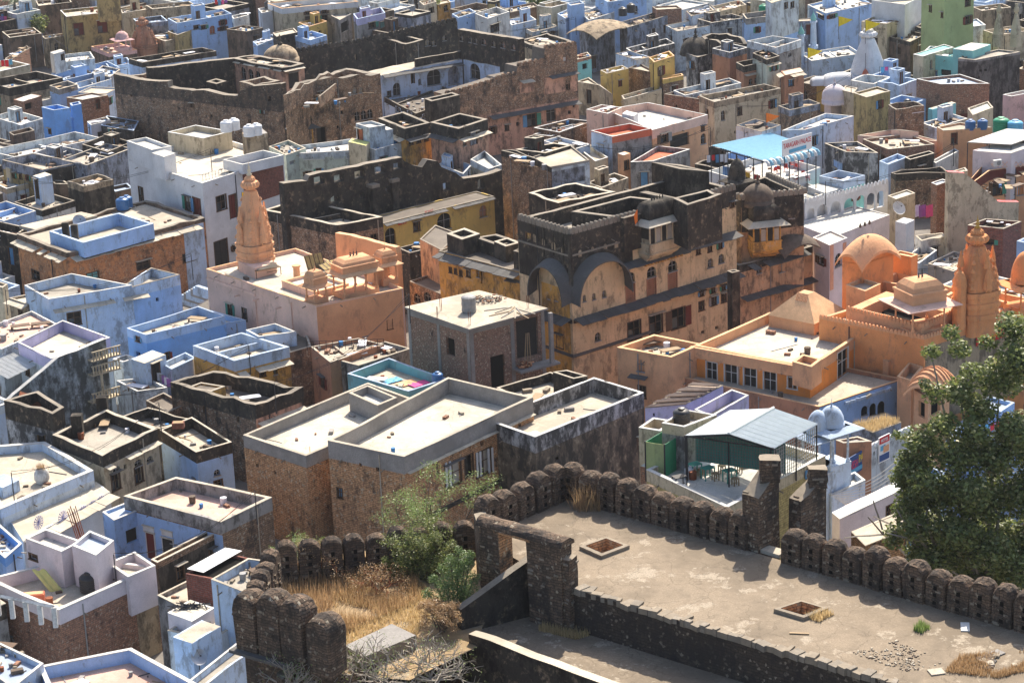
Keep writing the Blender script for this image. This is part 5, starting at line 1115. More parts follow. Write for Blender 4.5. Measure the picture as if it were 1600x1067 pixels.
annex(r,(237,240),(256,246),(274,240),13.2,'cleanwhite',0,cop='copwhite',z0=10.5,dk='palewhite',win=[(260,252,12,22,'o','tan')])
annex(r,(348,250),(379,258),(443,243),12.1,'cleanwhite',.9,pmat='cleanwhite',cop='copwhite',z0=11,dk='greydeck',win=[])
annex(r,(262,207),(318,217),(362,206),12.8,'cream',.6,cop='copwhite',z0=10,dk='palewhite')
annex(r,(378,208),(386,215),(418,208),13.3,'tan',0,cop=None,z0=10,dk='concrete')
for i,(x_,y_)in enumerate(((354,206),(366,203),(390,213),(401,211))):tank(x_,y_,13.4,.7,1.3,'tankwhite',['first','second','third','fourth'][i]+' from the left of four white water tanks on the white house')
m_=Mb()
for i in range(9):
    x,y=W(317+i*5,282-i*1.4,11.3);m_.tube((x,y,10.8),(x,y,12.0),.025,.025,'metal',4)
for zz in(11.3,11.65,12.0):m_.tube((*W(317,282,11.3),zz),(*W(357,271,11.3),zz),.02,.02,'metal',4)
m_.build('terrace_railing',r)
t_=thing('stone_steps','blue washed outside steps between the white house and the peach temple','steps')
for i in range(9):x,y=W(290+i*3.6,470-i*2.2,1.5+i*.28);m_=Mb();m_.box(-1.3,1.3,-.25,.25,-.6,.2,'paleblue' if i%3 else 'concrete');o=m_.build('step',t_);o.location=(x,y,1.5+i*.28);o.rotation_euler.z=rad(-48)
H('grey green plain house with a stepped roof, right of the brick side wall',(420,230),(447,243),(478,232),9.5,'palegreen',.4,cop='coping',dk='greydeck',win=[(457,254,9,6,'h','framegrey')],key='greygreen')
r,p=H('long pale aqua house with ornamental cast balustrade panels',(452,230),(464,240),(586,234),9.2,'palegreen',.5,pmat='bluewhite',cop='copwhite',dk='palewhite',F=(560,216),win=[(482,272,9,8,'w'),(498,267,8,7,'w')],key='aquahouse')
for i,x_ in enumerate((482,499,529,548,572)):
    u,z=on_wall(x_,245-(i*.8),p[1],p[2]);M_=frame(p[1],p[2],u,z,.03);m_=Mb();m_.box(-.62,.62,0,.05,-.42,-.34,'copwhite',M_);m_.box(-.62,.62,0,.05,.34,.42,'copwhite',M_)
    for j in range(8):m_.tube(M_@Vector((-.54+.155*j,.03,-.34)),M_@Vector((-.54+.155*j,.03,.34)),.05,.03,'bluewhite',5,False)
    m_.build('balustrade_panel',r)
H('grey white corner block with a sloping parapet right of the aqua house',(560,226),(586,235),(632,222),9.6,'bluewhite',.4,cop='copwhite',dk='palewhite')
H('white stair cabin with a brown door on the aqua house roof, left one',(556,194),(577,200),(602,196),12.0,'bluewhite',.2,cop='copwhite',dk='palewhite',win=[(563,211,8,18,'d','woodorange')])
H('white stair cabin with a brown door on the aqua house roof, right one',(590,200),(600,204),(614,202),11.4,'bluewhite',0,cop=None,dk='palewhite',win=[(595,216,5,18,'d','woodred')])
H('yellowish canvas topped shed on the aqua house roof',(544,222),(572,228),(578,222),10.3,'cream',0,dk='yellowcloth',cop=None)
r,(a,b),tp=profwall('long black ruined haveli wall with window holes and broken pillars',(448,358),(785,284),7.6,[(448,287),(480,283),(484,274),(560,260),(628,246),(632,252),(644,258),(660,262),(668,250),(684,252),(690,262),(712,270),(724,280),(760,274),(785,266)],'black',1.0,name='haveli_wall',key='blackwall',
                         win=[(463,291,17,12,'s'),(499,282,17,12,'s'),(530,279,16,12,'s'),(562,273,16,12,'s'),(594,266,17,12,'s'),(622,260,15,11,'s'),(566,306,8,12,'s','arch'),(607,296,8,12,'s','arch'),(523,312,13,12,'s','arch'),(698,292,12,13,'s'),(752,287,12,17,'s','arch')])
r,p=H('range with yellow court wall, round arches and a black flat roof',(498,359),(528,367),(772,307),7.6,'yellow',.1,dk='darkdeck',cop='copdark',F=(744,299),ch=[(1,.05,.6,'slabgrey')],name='haveli_range',cat='haveli',wob=.05,
         win=[(573,366,15,11,'w','shade'),(610,370,17,28,'a'),(651,354,10,15,'w','shade'),(694,346,22,26,'a'),(755,330,12,18,'a','terracotta')],key='yellowrange')
for i,(x_,y_,zz)in enumerate(((585,322,4.4),(616,313,4.4),(648,301,4.4),(678,296,4.8))):
    x,y=W(x_,y_+8,7.6);m_=Mb();m_.box(-.42,.42,-.42,.42,-.3,zz*.62,'moss');m_.box(-.55,.55,-.55,.55,zz*.62,zz*.7,'copdark');o=m_.build('broken_pillar',r);o.location=(x,y,7.6);o.rotation_euler.z=rad(40)
for k,(x_,y_)in enumerate(((638,342),(669,332))):
    M_=frame(p[1],p[2],*on_wall(x_-(10 if k==0 else-1),y_+(8 if k==0 else-2),p[1],p[2]),.02)
    for j,s_ in enumerate(('नमस्कार सब को','यहां स्वागत है')[k:k+1]):letter(r,M_,s_,0,0,.35,'signred',1.2,out=0.01)
r,p=H('dark walled house with a black parapet and two tan roofs behind the orange temple',(410,328),(527,353),(598,339),9,'palace',1.0,pmat='black',wob=.06,t=.4,cop='coping',dk='beige',F=(470,313),key='spotted')
r,p=H('tall stained brown tower block behind the broken pillars, centre',(783,236),(827,246),(862,262),12.2,'palace',.5,pmat='moss',wob=.15,cop='copdark',dk='darkdeck',F=(800,232),name='haveli_block',cat='haveli')
r,p=H('black parapet house with a sunny roof over an open white porch, centre',(826,248),(858,262),(921,250),10.4,'bluewhite',.15,pmat='concrete',dk='beige',cop='copdark',F=(890,226),win=[(888,276,52,24,'o','bluegrey')],key='porch')
H('black walled small terrace behind the porch roof',(805,234),(852,240),(892,228),10.6,'moss',.7,cop='coping',dk='beige',t=.3,F=(866,224))
H('pale blue box yard behind the broken black pillars',(686,258),(724,272),(737,258),7.6,'paleblue',.9,dk='bluedeck',cop='copwhite')
H('cream and white yard house left of the tall brown tower block',(735,250),(764,264),(784,258),8.4,'cream',.6,pmat='bluewhite',dk='palewhite',cop='copwhite',F=(757,236))
H('low beige walled roof right of the porch',(918,286),(940,294),(982,278),6.2,'tan',.5,cop='coping',dk='beige')
H('long black curving roof wall house behind the haveli tower',(826,302),(872,318),(962,300),12.0,'black',.9,t=.4,cop='coping',dk='darkdeck',F=(900,286),wob=.1,name='haveli_block',cat='haveli',key='longcurve')
# ================================================================== the haveli in the centre
r,p=H('central haveli with a black crenellated tower, ochre walls and stone eaves',(808,342),(890,366),(1150,295),17,'haveliwall',1.5,pmat='black',t=.5,cop='copdark',copw=0,dk='greydeck',wob=.05,name='haveli',cat='haveli',key='haveli',
         win=[(1091,393,6,9,'w'),(1109,389,6,9,'w'),(1125,384,6,9,'w'),(1110,411,9,14,'a','slabgrey'),(1127,404,9,14,'a','slabgrey'),
              (985,434,14,16,'a'),(1018,425,14,16,'a'),(1051,416,14,16,'a'),(985,457,14,28,'j','shade'),(1018,449,14,28,'j','shade'),(1051,440,14,28,'j','shade'),
              (991,516,21,29,'w'),(1025,506,21,30,'w'),(1060,497,21,31,'w'),(1096,478,8,14,'w','shade'),(1115,470,8,14,'w','shade'),(1131,465,8,14,'w','shade'),(1096,459,6,7,'w'),(1114,454,6,7,'w'),(1130,450,6,7,'w'),(934,526,9,13,'a'),(875,533,10,20,'w','slabgrey'),
              (974,378,7,18,'h','cream'),(1144,320,6,8,'w','framegrey'),(1100,325,6,8,'h'),(1092,344,6,9,'h'),(1102,341,6,9,'h'),(858,416+46,4,10,'a'),(870,465,4,10,'a'),(882,468,4,10,'a'),(913,466,5,10,'a'),(928,463,5,10,'a'),(944,459,6,11,'a'),(1098,519,5,5,'h'),(1120,512,5,5,'h'),(826,375,8,22,'d','ochre')])
A_,B_,C_=p[0],p[1],p[2];LR=math.hypot(C_[0]-B_[0],C_[1]-B_[1]);LL=math.hypot(B_[0]-A_[0],B_[1]-A_[1])
crenels(r,A_,B_,16.95,'copdark',.45,.62,.08);crenels(r,B_,C_,16.95,'copdark',.45,.62,.08)  # battlements toned lighter than the black parapet to carry the sun's highlight
plast_panel(r,A_,B_,846,889,440,140,'ochre',.02)
zu=on_wall(900,405,B_,C_)[1]
def band(root,a,b,u0,u1,z0,z1,mat,out=.04,name='plaster_band'):
    mb=Mb();mb.box(u0,u1,-.02,out,z0,z1,mat,frame(a,b,0,0));return mb.build(name,root)
uR=lambda x,y:on_wall(x,y,B_,C_)
z_up=uR(1050,389)[1];z_mid=uR(1050,452)[1]
chajja(r,B_,C_,z_up,1.2,'slabgrey',uR(968,405)[0],None,1.0,miss=.03)
chajja(r,B_,C_,z_mid,1.35,'slabgrey',.2,None,1.0,miss=.03);chajja(r,A_,B_,z_mid,1.35,'slabgrey',.2,None,1.0,miss=.03)
band(r,B_,C_,uR(972,400)[0],LR-.2,z_up-.35,z_up-.02,'moss',.12,'moulding');band(r,B_,C_,.1,LR-.2,z_mid-.4,z_mid-.05,'moss',.14,'moulding');band(r,A_,B_,.1,LL,z_mid-.4,z_mid-.05,'moss',.14,'moulding')
zl=on_wall(897,556,B_,C_)[1];band(r,B_,C_,0,LR*.45,zl-.12,zl+.12,'slabgrey',.18,'string_course');band(r,A_,B_,.3,LL+.15,zl-.12,zl+.12,'slabgrey',.18,'string_course')
for i in range(12):
    u=uR(1006,408)[0]+i*.42;m_=Mb();M_=frame(B_,C_,u,z_up-.4,.1);m_.box(-.09,.09,0,.55,-.15,0,'ochre',M_);m_.box(-.09,.09,0,.3,-.45,-.15,'ochre',M_);m_.build('bracket',r)
def arch_eave(root,a,b,u0,u1,zs,h,dep,mat,rim):
    mb=Mb();n=22;M_=frame(a,b,0,0);cu=(u0+u1)/2;hw=(u1-u0)/2;rows_i,rows_o,rows_i2,rows_o2=[],[],[],[]
    for i in range(n+1):
        an=math.pi*i/n;c,s_=math.cos(an),math.sin(an)
        s_=s_**.85
        rows_i.append(M_@Vector((cu-c*(hw+.25),0.02,zs+(h+.35)*s_)));rows_o.append(M_@Vector((cu-c*hw,dep,zs+h*s_-.25)))
        rows_i2.append(M_@Vector((cu-c*(hw+.1),0.02,zs+(h+.2)*s_)));rows_o2.append(M_@Vector((cu-c*(hw-.1),dep,zs+h*s_-.38)))
    mb.grid([rows_i,rows_o,rows_o2,rows_i2],mat);o=mb.build('curved_eave',root)
    rb=Mb()
    for i in range(n):rb.tube(rows_i[i]+Vector((0,0,.1)),rows_i[i+1]+Vector((0,0,.1)),.16,.16,rim,6,False)
    rb.build('arch_rim',root)
uc0,zc0=0.0,0
zs=uR(900,468)[1];ua1=uR(975,450)[0]
zt_=uR(935,399)[1]
arch_eave(r,B_,C_,-.2,ua1,zs,zt_-zs,1.3,'slabgrey','moss')
ul=on_wall(840,432,A_,B_)[0];arch_eave(r,A_,B_,ul,LL+.2,zs,zt_-zs-.3,1.3,'slabgrey','moss')
def blackface(root,a,b,u0,u1,z0,z1,cuts):
    mb=Mb();M_=frame(a,b,0,0);n=max(2,int((u1-u0)/.3))
    for i in range(n):
        ua,ub=u0+(u1-u0)*i/n,u0+(u1-u0)*(i+1)/n;zz=[z0,z0]
        for k,u in enumerate((ua,ub)):
            for(c0,c1,zs_,h)in cuts:
                if c0<u<c1:zz[k]=max(zz[k],zs_+h*(1-((u-(c0+c1)/2)/((c1-c0)/2))**2)**.5)
        mb.face([M_@Vector((ua,.05,zz[0])),M_@Vector((ub,.05,zz[1])),M_@Vector((ub,.05,z1)),M_@Vector((ua,.05,z1))],'black')
    mb.build('blackened_plaster',root)
blackface(r,B_,C_,0.02,uR(988,396)[0],z_up-.3,15.4,[(-.3,ua1+.1,zs,zt_-zs)])
blackface(r,A_,B_,.1,LL-.02,on_wall(830,432,A_,B_)[1],15.4,[(ul-.2,LL+.3,zs,zt_-zs-.3)])
blackface(r,B_,C_,uR(1045,380)[0],LR-.1,z_up+.25,14.6,[])if False else None
for x_ in(890.5,):m_=Mb();m_.tube((B_[0],B_[1],z_up),(B_[0],B_[1],17),.22,.2,'moss',8);m_.build('corner_shaft',r)
jharokha(r,B_,C_,996,1043,346,373,1.6,'cream','moss','slab','moss',5)
t_=thing('festival_flag','small orange red flag at the left of the domed balcony window','flag');u,z=uR(986,336);m_=Mb();M_=frame(B_,C_,u,z,.9);m_.tube(M_@Vector((0,0,-1)),M_@Vector((0,0,.8)),.03,.03,'iron');m_.face([M_@Vector(v)for v in((0,0,.75),(-.5,0,.2),(-.35,0,-.7),(0,0,-.4))],'flagorange');m_.build('cloth',t_)
def niches(root,a,b,specs,mat='tan'):
    for x_,y_,w_,h_ in specs:
        g_=px_ops([a,b],[(x_,y_,w_,h_,'a',mat)]).get(0)
        if not g_:continue
        u0,u1,z0,z1=g_[0][:4];r_=(u1-u0)/2;M_=frame(a,b,0,0);m=Mb();pts=[(u0,z0),(u1,z0)]+[((u0+u1)/2+r_*math.cos(math.pi*k/8),z1-r_+r_*math.sin(math.pi*k/8))for k in range(9)]
        m.face([M_@Vector((u,.075,z))for u,z in pts][::-1],mat)
        for k in range(len(pts)):p_,q_=pts[k],pts[(k+1)%len(pts)];m.tube(M_@Vector((p_[0],.07,p_[1])),M_@Vector((q_[0],.07,q_[1])),.05,.05,'moss',4,False)
        m.build('arched_niche',root)
niches(r,B_,C_,[(905,396,7,12),(925,389,6,9),(945,385,6,10),(962,382,7,12),(1058,350,6,12),(1070,350,6,10),(1084,345,6,12),(1098,341,6,12),(1112,336,6,12),(1090,322,5,6),(1105,318,5,6)],'tan')
niches(r,A_,B_,[(836,372,6,14),(850,378,6,12),(866,384,7,14),(880,390,5,12)],'tan')
for x_ in(850,865,880):u,z=on_wall(x_,370,A_,B_);m_=Mb();m_.tube(frame(A_,B_,u,13.2,.05).to_translation(),frame(A_,B_,u,16.8,.05).to_translation(),.09,.09,'moss',6);m_.build('shaft',r)
m_=Mb();m_.box(.1,LR*.28,0,.16,14.9,15.05,'copdark',frame(B_,C_,0,0));m_.box(.1,LL,0,.16,14.9,15.05,'copdark',frame(A_,B_,0,0));m_.build('moulding',r)
annex(r,(893,331),(975,342),(1066,318),17.2,'black',1.2,cop='copdark',z0=14,dk='darkdeck',t=.4)
annex(r,(1018,254),(1062,265),(1108,269),18.6,'moss',.8,cop='copdark',z0=14,dk='beige',t=.5)
annex(r,(975,296),(1030,308),(1068,312),16.6,'ochredirty',.2,pmat='moss',cop='copdark',z0=14,dk='sand',t=.4)
annex(r,(1052,312),(1074,322),(1128,306),18.2,'black',1.2,cop='copdark',z0=14,dk='darkdeck',t=.35,wob=.12)
r,p=H('black and terracotta right wing of the haveli with domes and a balcony',(1098,396),(1154,416),(1270,384),9.3,'havelipink',.6,pmat='moss',t=.4,cop='copdark',copw=0,dk='darkdeck',wob=.08,name='haveli_wing',cat='haveli',key='wing',
         win=[(1157,433,9,26,'d'),(1186,421,8,12,'a','shade'),(1235,417,10,20,'w','shade'),(1222,417,8,16,'a','moss'),(1251,406,8,12,'a','havelipink'),(1229,456,3,14,'h')])
A_,B_,C_=p[0],p[1],p[2];LR=math.hypot(C_[0]-B_[0],C_[1]-B_[1])
chajja(r,B_,C_,on_wall(1200,406,B_,C_)[1],1.1,'slabgrey',.2,None,1.0,miss=.05);chajja(r,B_,C_,on_wall(1200,452,B_,C_)[1],1.0,'slabgrey',.2,None,1.0,miss=0.02)
r,p=H('tall black upper storey of the haveli right wing with crenellated parapet',(1118,300),(1158,312),(1256,302),15.2,'havelipink',.7,pmat='black',t=.4,cop='copdark',copw=0,dk='darkdeck',name='haveli_wing',cat='haveli',F=(1196,276),key='upperwing',win=[(1197,338,6,8,'h'),(1237,335,9,12,'a','shade')])
band(r,p[1],p[2],.02,math.hypot(p[2][0]-p[1][0],p[2][1]-p[1][1])-.02,11.9,14.9,'black',.03,'blackened_plaster');band(r,p[0],p[1],.02,math.hypot(p[1][0]-p[0][0],p[1][1]-p[0][1])-.02,11.9,14.9,'black',.03,'blackened_plaster');crenels(r,p[1],p[2],15.15,'copdark',.45,.6,.08);crenels(r,p[0],p[1],15.15,'copdark',.45,.6,.08);crenels(r,p[3],p[2],15.15,'copdark',.45,.6,.08)
dome(r,1184,312,14.9,1.6,1.6,'stonebrown');bangla(r,W(1236,374,10.6),rad(38),2.4,1.5,1.7,9.4,'stonebrown',ex=.1)
jharokha(r,p[1],p[2],1168,1212,346,372,1.6,'ochre','moss','slab','moss',4)
chhatri(1152,286,15.4,.9,.9,.1,'moss','small ribbed cupola on the haveli roof left of the hotel terrace',rad(40),roofh=1.9,dome=True,fin=1,cat='cupola',name='cupola')
r,p=H('narrow dark buttress pier between the haveli and its right wing',(1136,424),(1144,427),(1156,424),11,'moss',.1,cop='copdark',name='haveli_pier',cat='haveli')
r,p=H('low ochre haveli wing with grey slab eaves and small arched windows',(685,392),(816,426),(860,414),11,'ochre',.1,dk='darkdeck',cop='copdark',F=(740,372),ch=[(0,.1,1.2,'slabgrey',.2,None,1.0)],name='haveli_wing',cat='haveli',wob=.06,key='lowwing',
         win=[(704,407,4,8,'a'),(711,409,4,8,'a'),(719,411,4,8,'a'),(704,422,4,8,'w','terracotta'),(712,424,4,8,'w','terracotta'),(720,427,4,8,'w','terracotta'),(732,410,6,8,'a','shade'),(732,427,6,11,'w','framewhite'),(752,430,3,26,'h'),(747,428,5,10,'a','ochre')])
annex(r,(698,366),(722,375),(750,366),12.6,'moss',.5,cop='coping',z0=10,dk='beige',t=.4)
annex(r,(742,372),(778,384),(812,378),12.2,'black',.7,cop='copdark',z0=10,dk='darkdeck',t=.4)
annex(r,(772,378),(790,386),(812,380),12.5,'moss',.6,cop='coping',z0=10,dk='darkdeck',t=.3)
r,p=H('pinkish lean-to house with a sloping dark roof at the low haveli wing end',(656,374),(690,392),(718,366),10,'havelipink',.1,dk='darkdeck',cop='copdark',win=[(678,397,8,18,'w','terracotta')],F=(680,352))
r,p=H('small open porch with posts between the low wing and the haveli',(796,428),(826,434),(846,424),10.4,'ochredirty',0,dk='slabgrey',cop=None,ch=[(0,.1,1.0,'slabgrey'),(1,.1,1.0,'slabgrey')],win=[(814,450,16,20,'o'),(838,452,8,24,'o')],name='porch',cat='porch')
H('black balcony box beside the haveli tower',(802,392),(826,398),(842,392),12.6,'black',.9,cop='copdark',dk='darkdeck',z0=10.2,name='balcony',cat='balcony')
r,p=H('dark arcaded ruin floor between the orange temple and the brick building',(640,440),(690,460),(790,440),6.5,'palace',.2,dk='darkdeck',cop='copdark',F=(720,412),win=[(652,466,10,14,'a'),(668,464,10,14,'a')],ch=[(1,.1,1.0,'slabgrey')],name='ruin',cat='ruin')
H('black inner wall behind the orange temple',(622,388),(640,396),(672,388),7,'black',.4,dk='darkdeck',cop='copdark')
# ================================================================== peach temple with spire
r,p=H('peach washed temple block with a pale terrace and slit windows, left of centre',(322,420),(494,478),(630,450),9.0,'peach',.35,cop='coporange',dk='sand',F=(462,388),name='temple',cat='temple',key='peachtemple',
         win=[(360,484,7,18,'w','framegrey'),(382,491,7,18,'w','framegrey'),(570,519,8,12,'a'),(609,507,8,14,'w','bluegrey')])
plast_panel(r,p[1],p[2],494.5,629,480,110,'peachdeep',.03)
A_,B_=p[0],p[1]
band(r,A_,B_,.1,on_wall(400,470,A_,B_)[0],7.9,8.15,'peach',.12,'string_course')
m_=Mb();u,z=on_wall(401,485,A_,B_);m_.box(u-.05,u+.05,0,.12,0,z+1.2,'peach',frame(A_,B_,0,0));m_.build('drain_pipe',r);m_=Mb();u,z=on_wall(457,497,A_,B_);m_.box(u-.05,u+.05,0,.12,0,z+1.6,'peach',frame(A_,B_,0,0));m_.build('drain_pipe',r)
for x_,y_ in((374,461),(404,467),(439,480)):u,z=on_wall(x_,y_,A_,B_);m_=Mb();m_.box(-.08,.08,0,.7,-.06,.06,'peach',frame(A_,B_,u,z));m_.build('water_spout',r)
profwall('high peach back wall of the temple terrace',(526,402),(622,430),8,[(526,364),(548,368),(600,382),(618,386),(622,396)],'peachdeep',.6,name='temple_wall',capm='coporange')
r2,pp=H('raised peach platform round the pale spire',(372,408),(398,420),(432,410),9.7,'peach',.0,cop=None,dk='peach',z0=8.6,name='platform',cat='platform')
spire(400,411,9.2,1.95,10.4,'peachdeep','tall pale orange ribbed temple spire with a thin metal finial',rz=rad(40),plinth=2.2)
flag(380,330,13.5,'thin yellow flag hanging on the pale orange spire','flagyellow',2.0,.5)
chhatri(495,468,9.05,.8,.8,1.3,'peachdeep','small peach rooftop pavilion at the near corner of the temple',rad(40),roofh=1.3,fin=1)
chhatri(556,455,9.05,1.9,1.2,1.9,'peachdeep','large peach rooftop pavilion with three arches and metal finials',rad(32),roofh=1.3,ncol=4,fin=3,slabm='coporange')
chhatri(604,438,9.05,.85,.85,1.6,'peachdeep','peach turret pavilion by the high back wall',rad(32),roofh=1.2,fin=1,slabm='coporange')
r2,pp=H('peach stair hatch with a wooden door behind the large rooftop pavilion',(572,414),(584,420),(606,412),10.6,'peachdeep',0,cop=None,dk='peach',z0=8.6,win=[(583,433,12,26,'d','woodorange')],name='stair_hatch',cat='stair house')
t_=thing('courtyard_rim','low peach wall framing a skylight opening on the temple terrace','low wall');block(t_,quad((440,440),(492,458),(545,444),9.25),8.6,9.3,.25,.28,'peach','peach','palewhite','coporange',name='low_wall')
x,y=W(416,430,8.7);t_=table(x,y,8.7,.5,'wood','dark wooden cot frame stacked with sticks beside the pale spire',sx=1.35,sy=.7,h=.8,name='table',cat='table')
for i in range(12):m_=Mb();a_=-.3+random.uniform(-.3,.3);yy=-.5+i*.09;m_.tube((-1.1,yy,.86),(1.1,yy+a_*.4,.9+.02*i),.035,.03,'coping',4);m_.build('stick',t_)
x,y=W(464,432,8.7);t_=thing('wicker_basket','tall peach flower pot on the temple terrace','planter',(x,y,8.7));m_=Mb();m_.lathe([(.35,0),(.32,.9),(.42,1.0),(.42,1.15)],'peachdeep',10);m_.build('pot',t_);t_.name='planter'
x,y=W(495,420,8.7)
for i in range(2):t_=thing('leaning_panel',['upright','fallen'][i]+' wooden lattice panel leaning in the corner of the temple terrace','panel',(x+i*1.6,y-i*.2,8.7));m_=Mb();M_=Matrix.Rotation(rad(35),4,'Z')@Matrix.Rotation(rad(-25-i*50),4,'X');m_.box(-1,1,-.04,.04,0,1.5,'ochredirty',M_);m_.build('board',t_);m_=Mb();[m_.box(-1+k*.48,-.92+k*.48,-.07,.07,0,1.5,'wood',M_)for k in range(5)];m_.build('battens',t_)
# ================================================================== blue houses on the left
r,p=H('pale blue box house with open roof parapet and a peeling wall, left',(38,446),(76,468),(206,446),8.4,'paleblue',.9,cop='copwhite',dk='greydeck',F=(112,428),win=[(116,498,21,20,'w','shade')],ch=[(1,1.1,.7,'slab',.3,10)],key='paleblue1')
r,p=H('tall sky blue wall house with black roof edges right of the pale box house',(196,444),(206,449),(281,430),8.2,'blue',.9,pmat='paleblue',cop='copdark',dk='greydeck',F=(236,418),key='skywall')
H('tan stained house with a broken eave left of the pale blue box house',(14,466),(44,476),(72,470),6.6,'tan',.2,dk='slab',cop='coping',auto=.7,ch=[(0,.1,.8,'slab')])
H('cream wall stub at the left edge beside the blue roofs',(-10,446),(4,450),(12,444),7,'cream',.2)
r,p=H('saturated blue house with tiny vent windows below the sky blue wall, left',(198,513),(228,524),(352,494),6.8,'deepblue',.7,pmat='blue',cop='copblue',dk='beige',F=(310,480),win=[(202,526,6,7,'w','framegrey'),(216,530,6,7,'w','framegrey'),(262,556,7,11,'w'),(216,553,6,6,'h')],key='deepblue1')
H('pale blue low roof left of the peach temple corner',(260,496),(312,512),(384,500),5.8,'blue',.5,cop='copblue',dk='beige',F=(330,486))
r,p=H('pale blue parapet roof on an ochre house with slab eaves and arched windows',(301,540),(366,564),(452,542),6.6,'ochre',.9,pmat='paleblue',cop='copblue',dk='beige',F=(378,520),t=.3,ch=[(1,1.2,.9,'slab',.2,None,1.0,.28,.02,.3)],win=[(378,586,6,11,'a'),(390,587,6,12,'a'),(410,581,9,14,'w','shade'),(430,580,6,10,'a')],key='ochreblue')
H('pale blue parapet terrace by the peach temple wall',(384,516),(404,526),(463,518),6.8,'paleblue',.9,cop='copwhite',dk='greydeck',F=(430,506))
H('brown brick broken wall house below the pale terrace',(444,526),(452,552),(486,542),5.6,'rubble',.2,wob=.1,dk='darkdeck',key='brokenbrown')
r,p=H('pale blue cabin with a tall dark door, left of centre',(205,561),(226,568),(259,554),6.2,'paleblue',0,cop=None,dk='slab',win=[(244,583,13,34,'d','shade')],key='doorcabin')
H('low pale blue yard house beside the door cabin',(252,568),(268,578),(306,560),5.2,'paleblue',.5,dk='palewhite',cop='copblue')
H('white step roof in front of the door cabin',(182,595),(214,612),(262,606),4.2,'bluewhite',.3,dk='beige',cop='copwhite')
H('pale yard house with buckets left of the door cabin',(176,560),(192,566),(214,560),4.6,'bluewhite',.5,dk='greydeck',cop='copwhite')
A_,B_=W(247,575,5),W(266,592,4.4)
for i in range(5):
    t_=thing('laundry',['white shirt','grey cloth','mauve cloth','white cloth','purple cloth'][i]+' on the short line beside the pale blue cabin door, '+['nearest the door','second from the door','third from the door','fourth from the door','farthest from the door'][i],'laundry');k=i/5;m_=Mb();X,Y=A_[0]+(B_[0]-A_[0])*k,A_[1]+(B_[1]-A_[1])*k-1
    m_.grid([[(X+j*.09,Y-j*.05,4.9-i*.05-q*.4)for j in range(6)]for q in range(3)],['cloth_white','framegrey','clothpurple','cloth_white','clothpurple'][i]);m_.build('cloth',t_)
r,p=H('beige roofed pale house on the left edge',(-40,520),(2,546),(92,508),7,'bluewhite',.3,dk='pinkdeck',cop='copwhite',F=(50,486))
r,p=H('white walled terrace with a lilac inner wall behind the stained green wall',(28,536),(80,562),(172,528),7.4,'bluewhite',1.0,pmat='lavender',dk='sand',cop='copwhite',F=(98,500),key='lilacterrace')
r,(a,b),tp=profwall('black and green stained house end with a slanted white coping',(14,655),(173,610),4.3,[(14,625),(22,617),(60,585),(92,558),(120,548),(173,527)],'bluegreen_stain',.5,name='gable_wall',cat='wall',capm='copwhite',key='stainwall')
t_=thing('balcony_stack','cream balustrade balconies stacked at the corner of the stained wall','balcony')
for k,(y_,hh)in enumerate(((548,18),(570,14),(612,20))):
    u,z=on_wall(158,y_,a,b);M_=frame(a,b,u,z,.05)
    m_=Mb();m_.box(-1.5,1.5,0,.9,-.55,-.45,'cream',M_);m_.box(-1.5,1.5,.78,.9,.3,.4,'cream',M_);m_.build('balcony_slab',t_)
    for j in range(10):m_=Mb();m_.lathe([(.07,-.45),(.1,-.2),(.05,0),(.09,.2),(.06,.3)],'cream',6);o=m_.build('baluster',t_);o.matrix_local=M_@Matrix.Translation((-1.35+j*.3,.84,0))
m_=Mb();M_=frame(a,b,on_wall(152,600,a,b)[0],0,.9);m_.tube(M_@Vector((0,0,2)),M_@Vector((0,0,6.5)),.12,.12,'cream',8);m_.build('column',t_)
t_=thing('tin_roof','pale corrugated sheet roof on the left edge weighted with rags','roof');q_=quad((-30,575),(12,592),(58,570),6.0)
for i in range(7):
    k0,k1=i/7,(i+1)/7;p0,p1=Vector(q_[1]).lerp(Vector(q_[2]),k0),Vector(q_[1]).lerp(Vector(q_[2]),k1-.01);d_=Vector(q_[0])-Vector(q_[1]);m_=Mb();rows=[]
    for s_ in(0,1):rows.append([(p0.x+(p1.x-p0.x)*j/12+d_.x*s_,p0.y+(p1.y-p0.y)*j/12+d_.y*s_,6.0+.3*s_+.04*math.sin(j*math.pi))+()if False else((p0.x+(p1.x-p0.x)*j/12+d_.x*s_),(p0.y+(p1.y-p0.y)*j/12+d_.y*s_),6.0+.35*s_+.035*(-1)**j)for j in range(13)])
    m_.grid(rows,'whitesheet');m_.build('roof_sheet',t_)
r,p=H('roofless blackened house with crumbling parapets and orange brown walls, left of centre',(266,597),(399,634),(474,606),7.4,'rubble',1.3,pmat='black',wob=.14,t=.45,cop='copdark',copw=0,dk='darkdeck',F=(334,578),ch=[(1,1.6,.9,'slab')],key='roofless',win=[(320,640,4,10,'w'),(372,655,4,9,'h'),(415,660,5,9,'h')])
plast_panel(r,p[1],p[2],400,473,655,60,'palace_pink',.03)
annex(r,(292,606),(330,612),(352,604),6.9,'ochre',.1,cop='coping',z0=5,dk='darkdeck',win=[(338,618,7,14,'d','bluepaint')])
r,p=H('dark brown yard house under the roofless one',(228,625),(262,645),(290,632),5.4,'palace',.4,cop='copdark',dk='darkdeck')
r,p=H('black stained house with a rusty tin lean-to inside its high walls, left edge',(6,626),(82,646),(100,636),8.8,'peel',1.5,pmat='black',wob=.1,t=.35,cop='copdark',dk='darkdeck',F=(60,612),key='tinlean')
t_=thing('tin_roof','rusty corrugated lean-to inside the black stained house','roof');q_=quad((24,630),(60,642),(68,628),8.0)
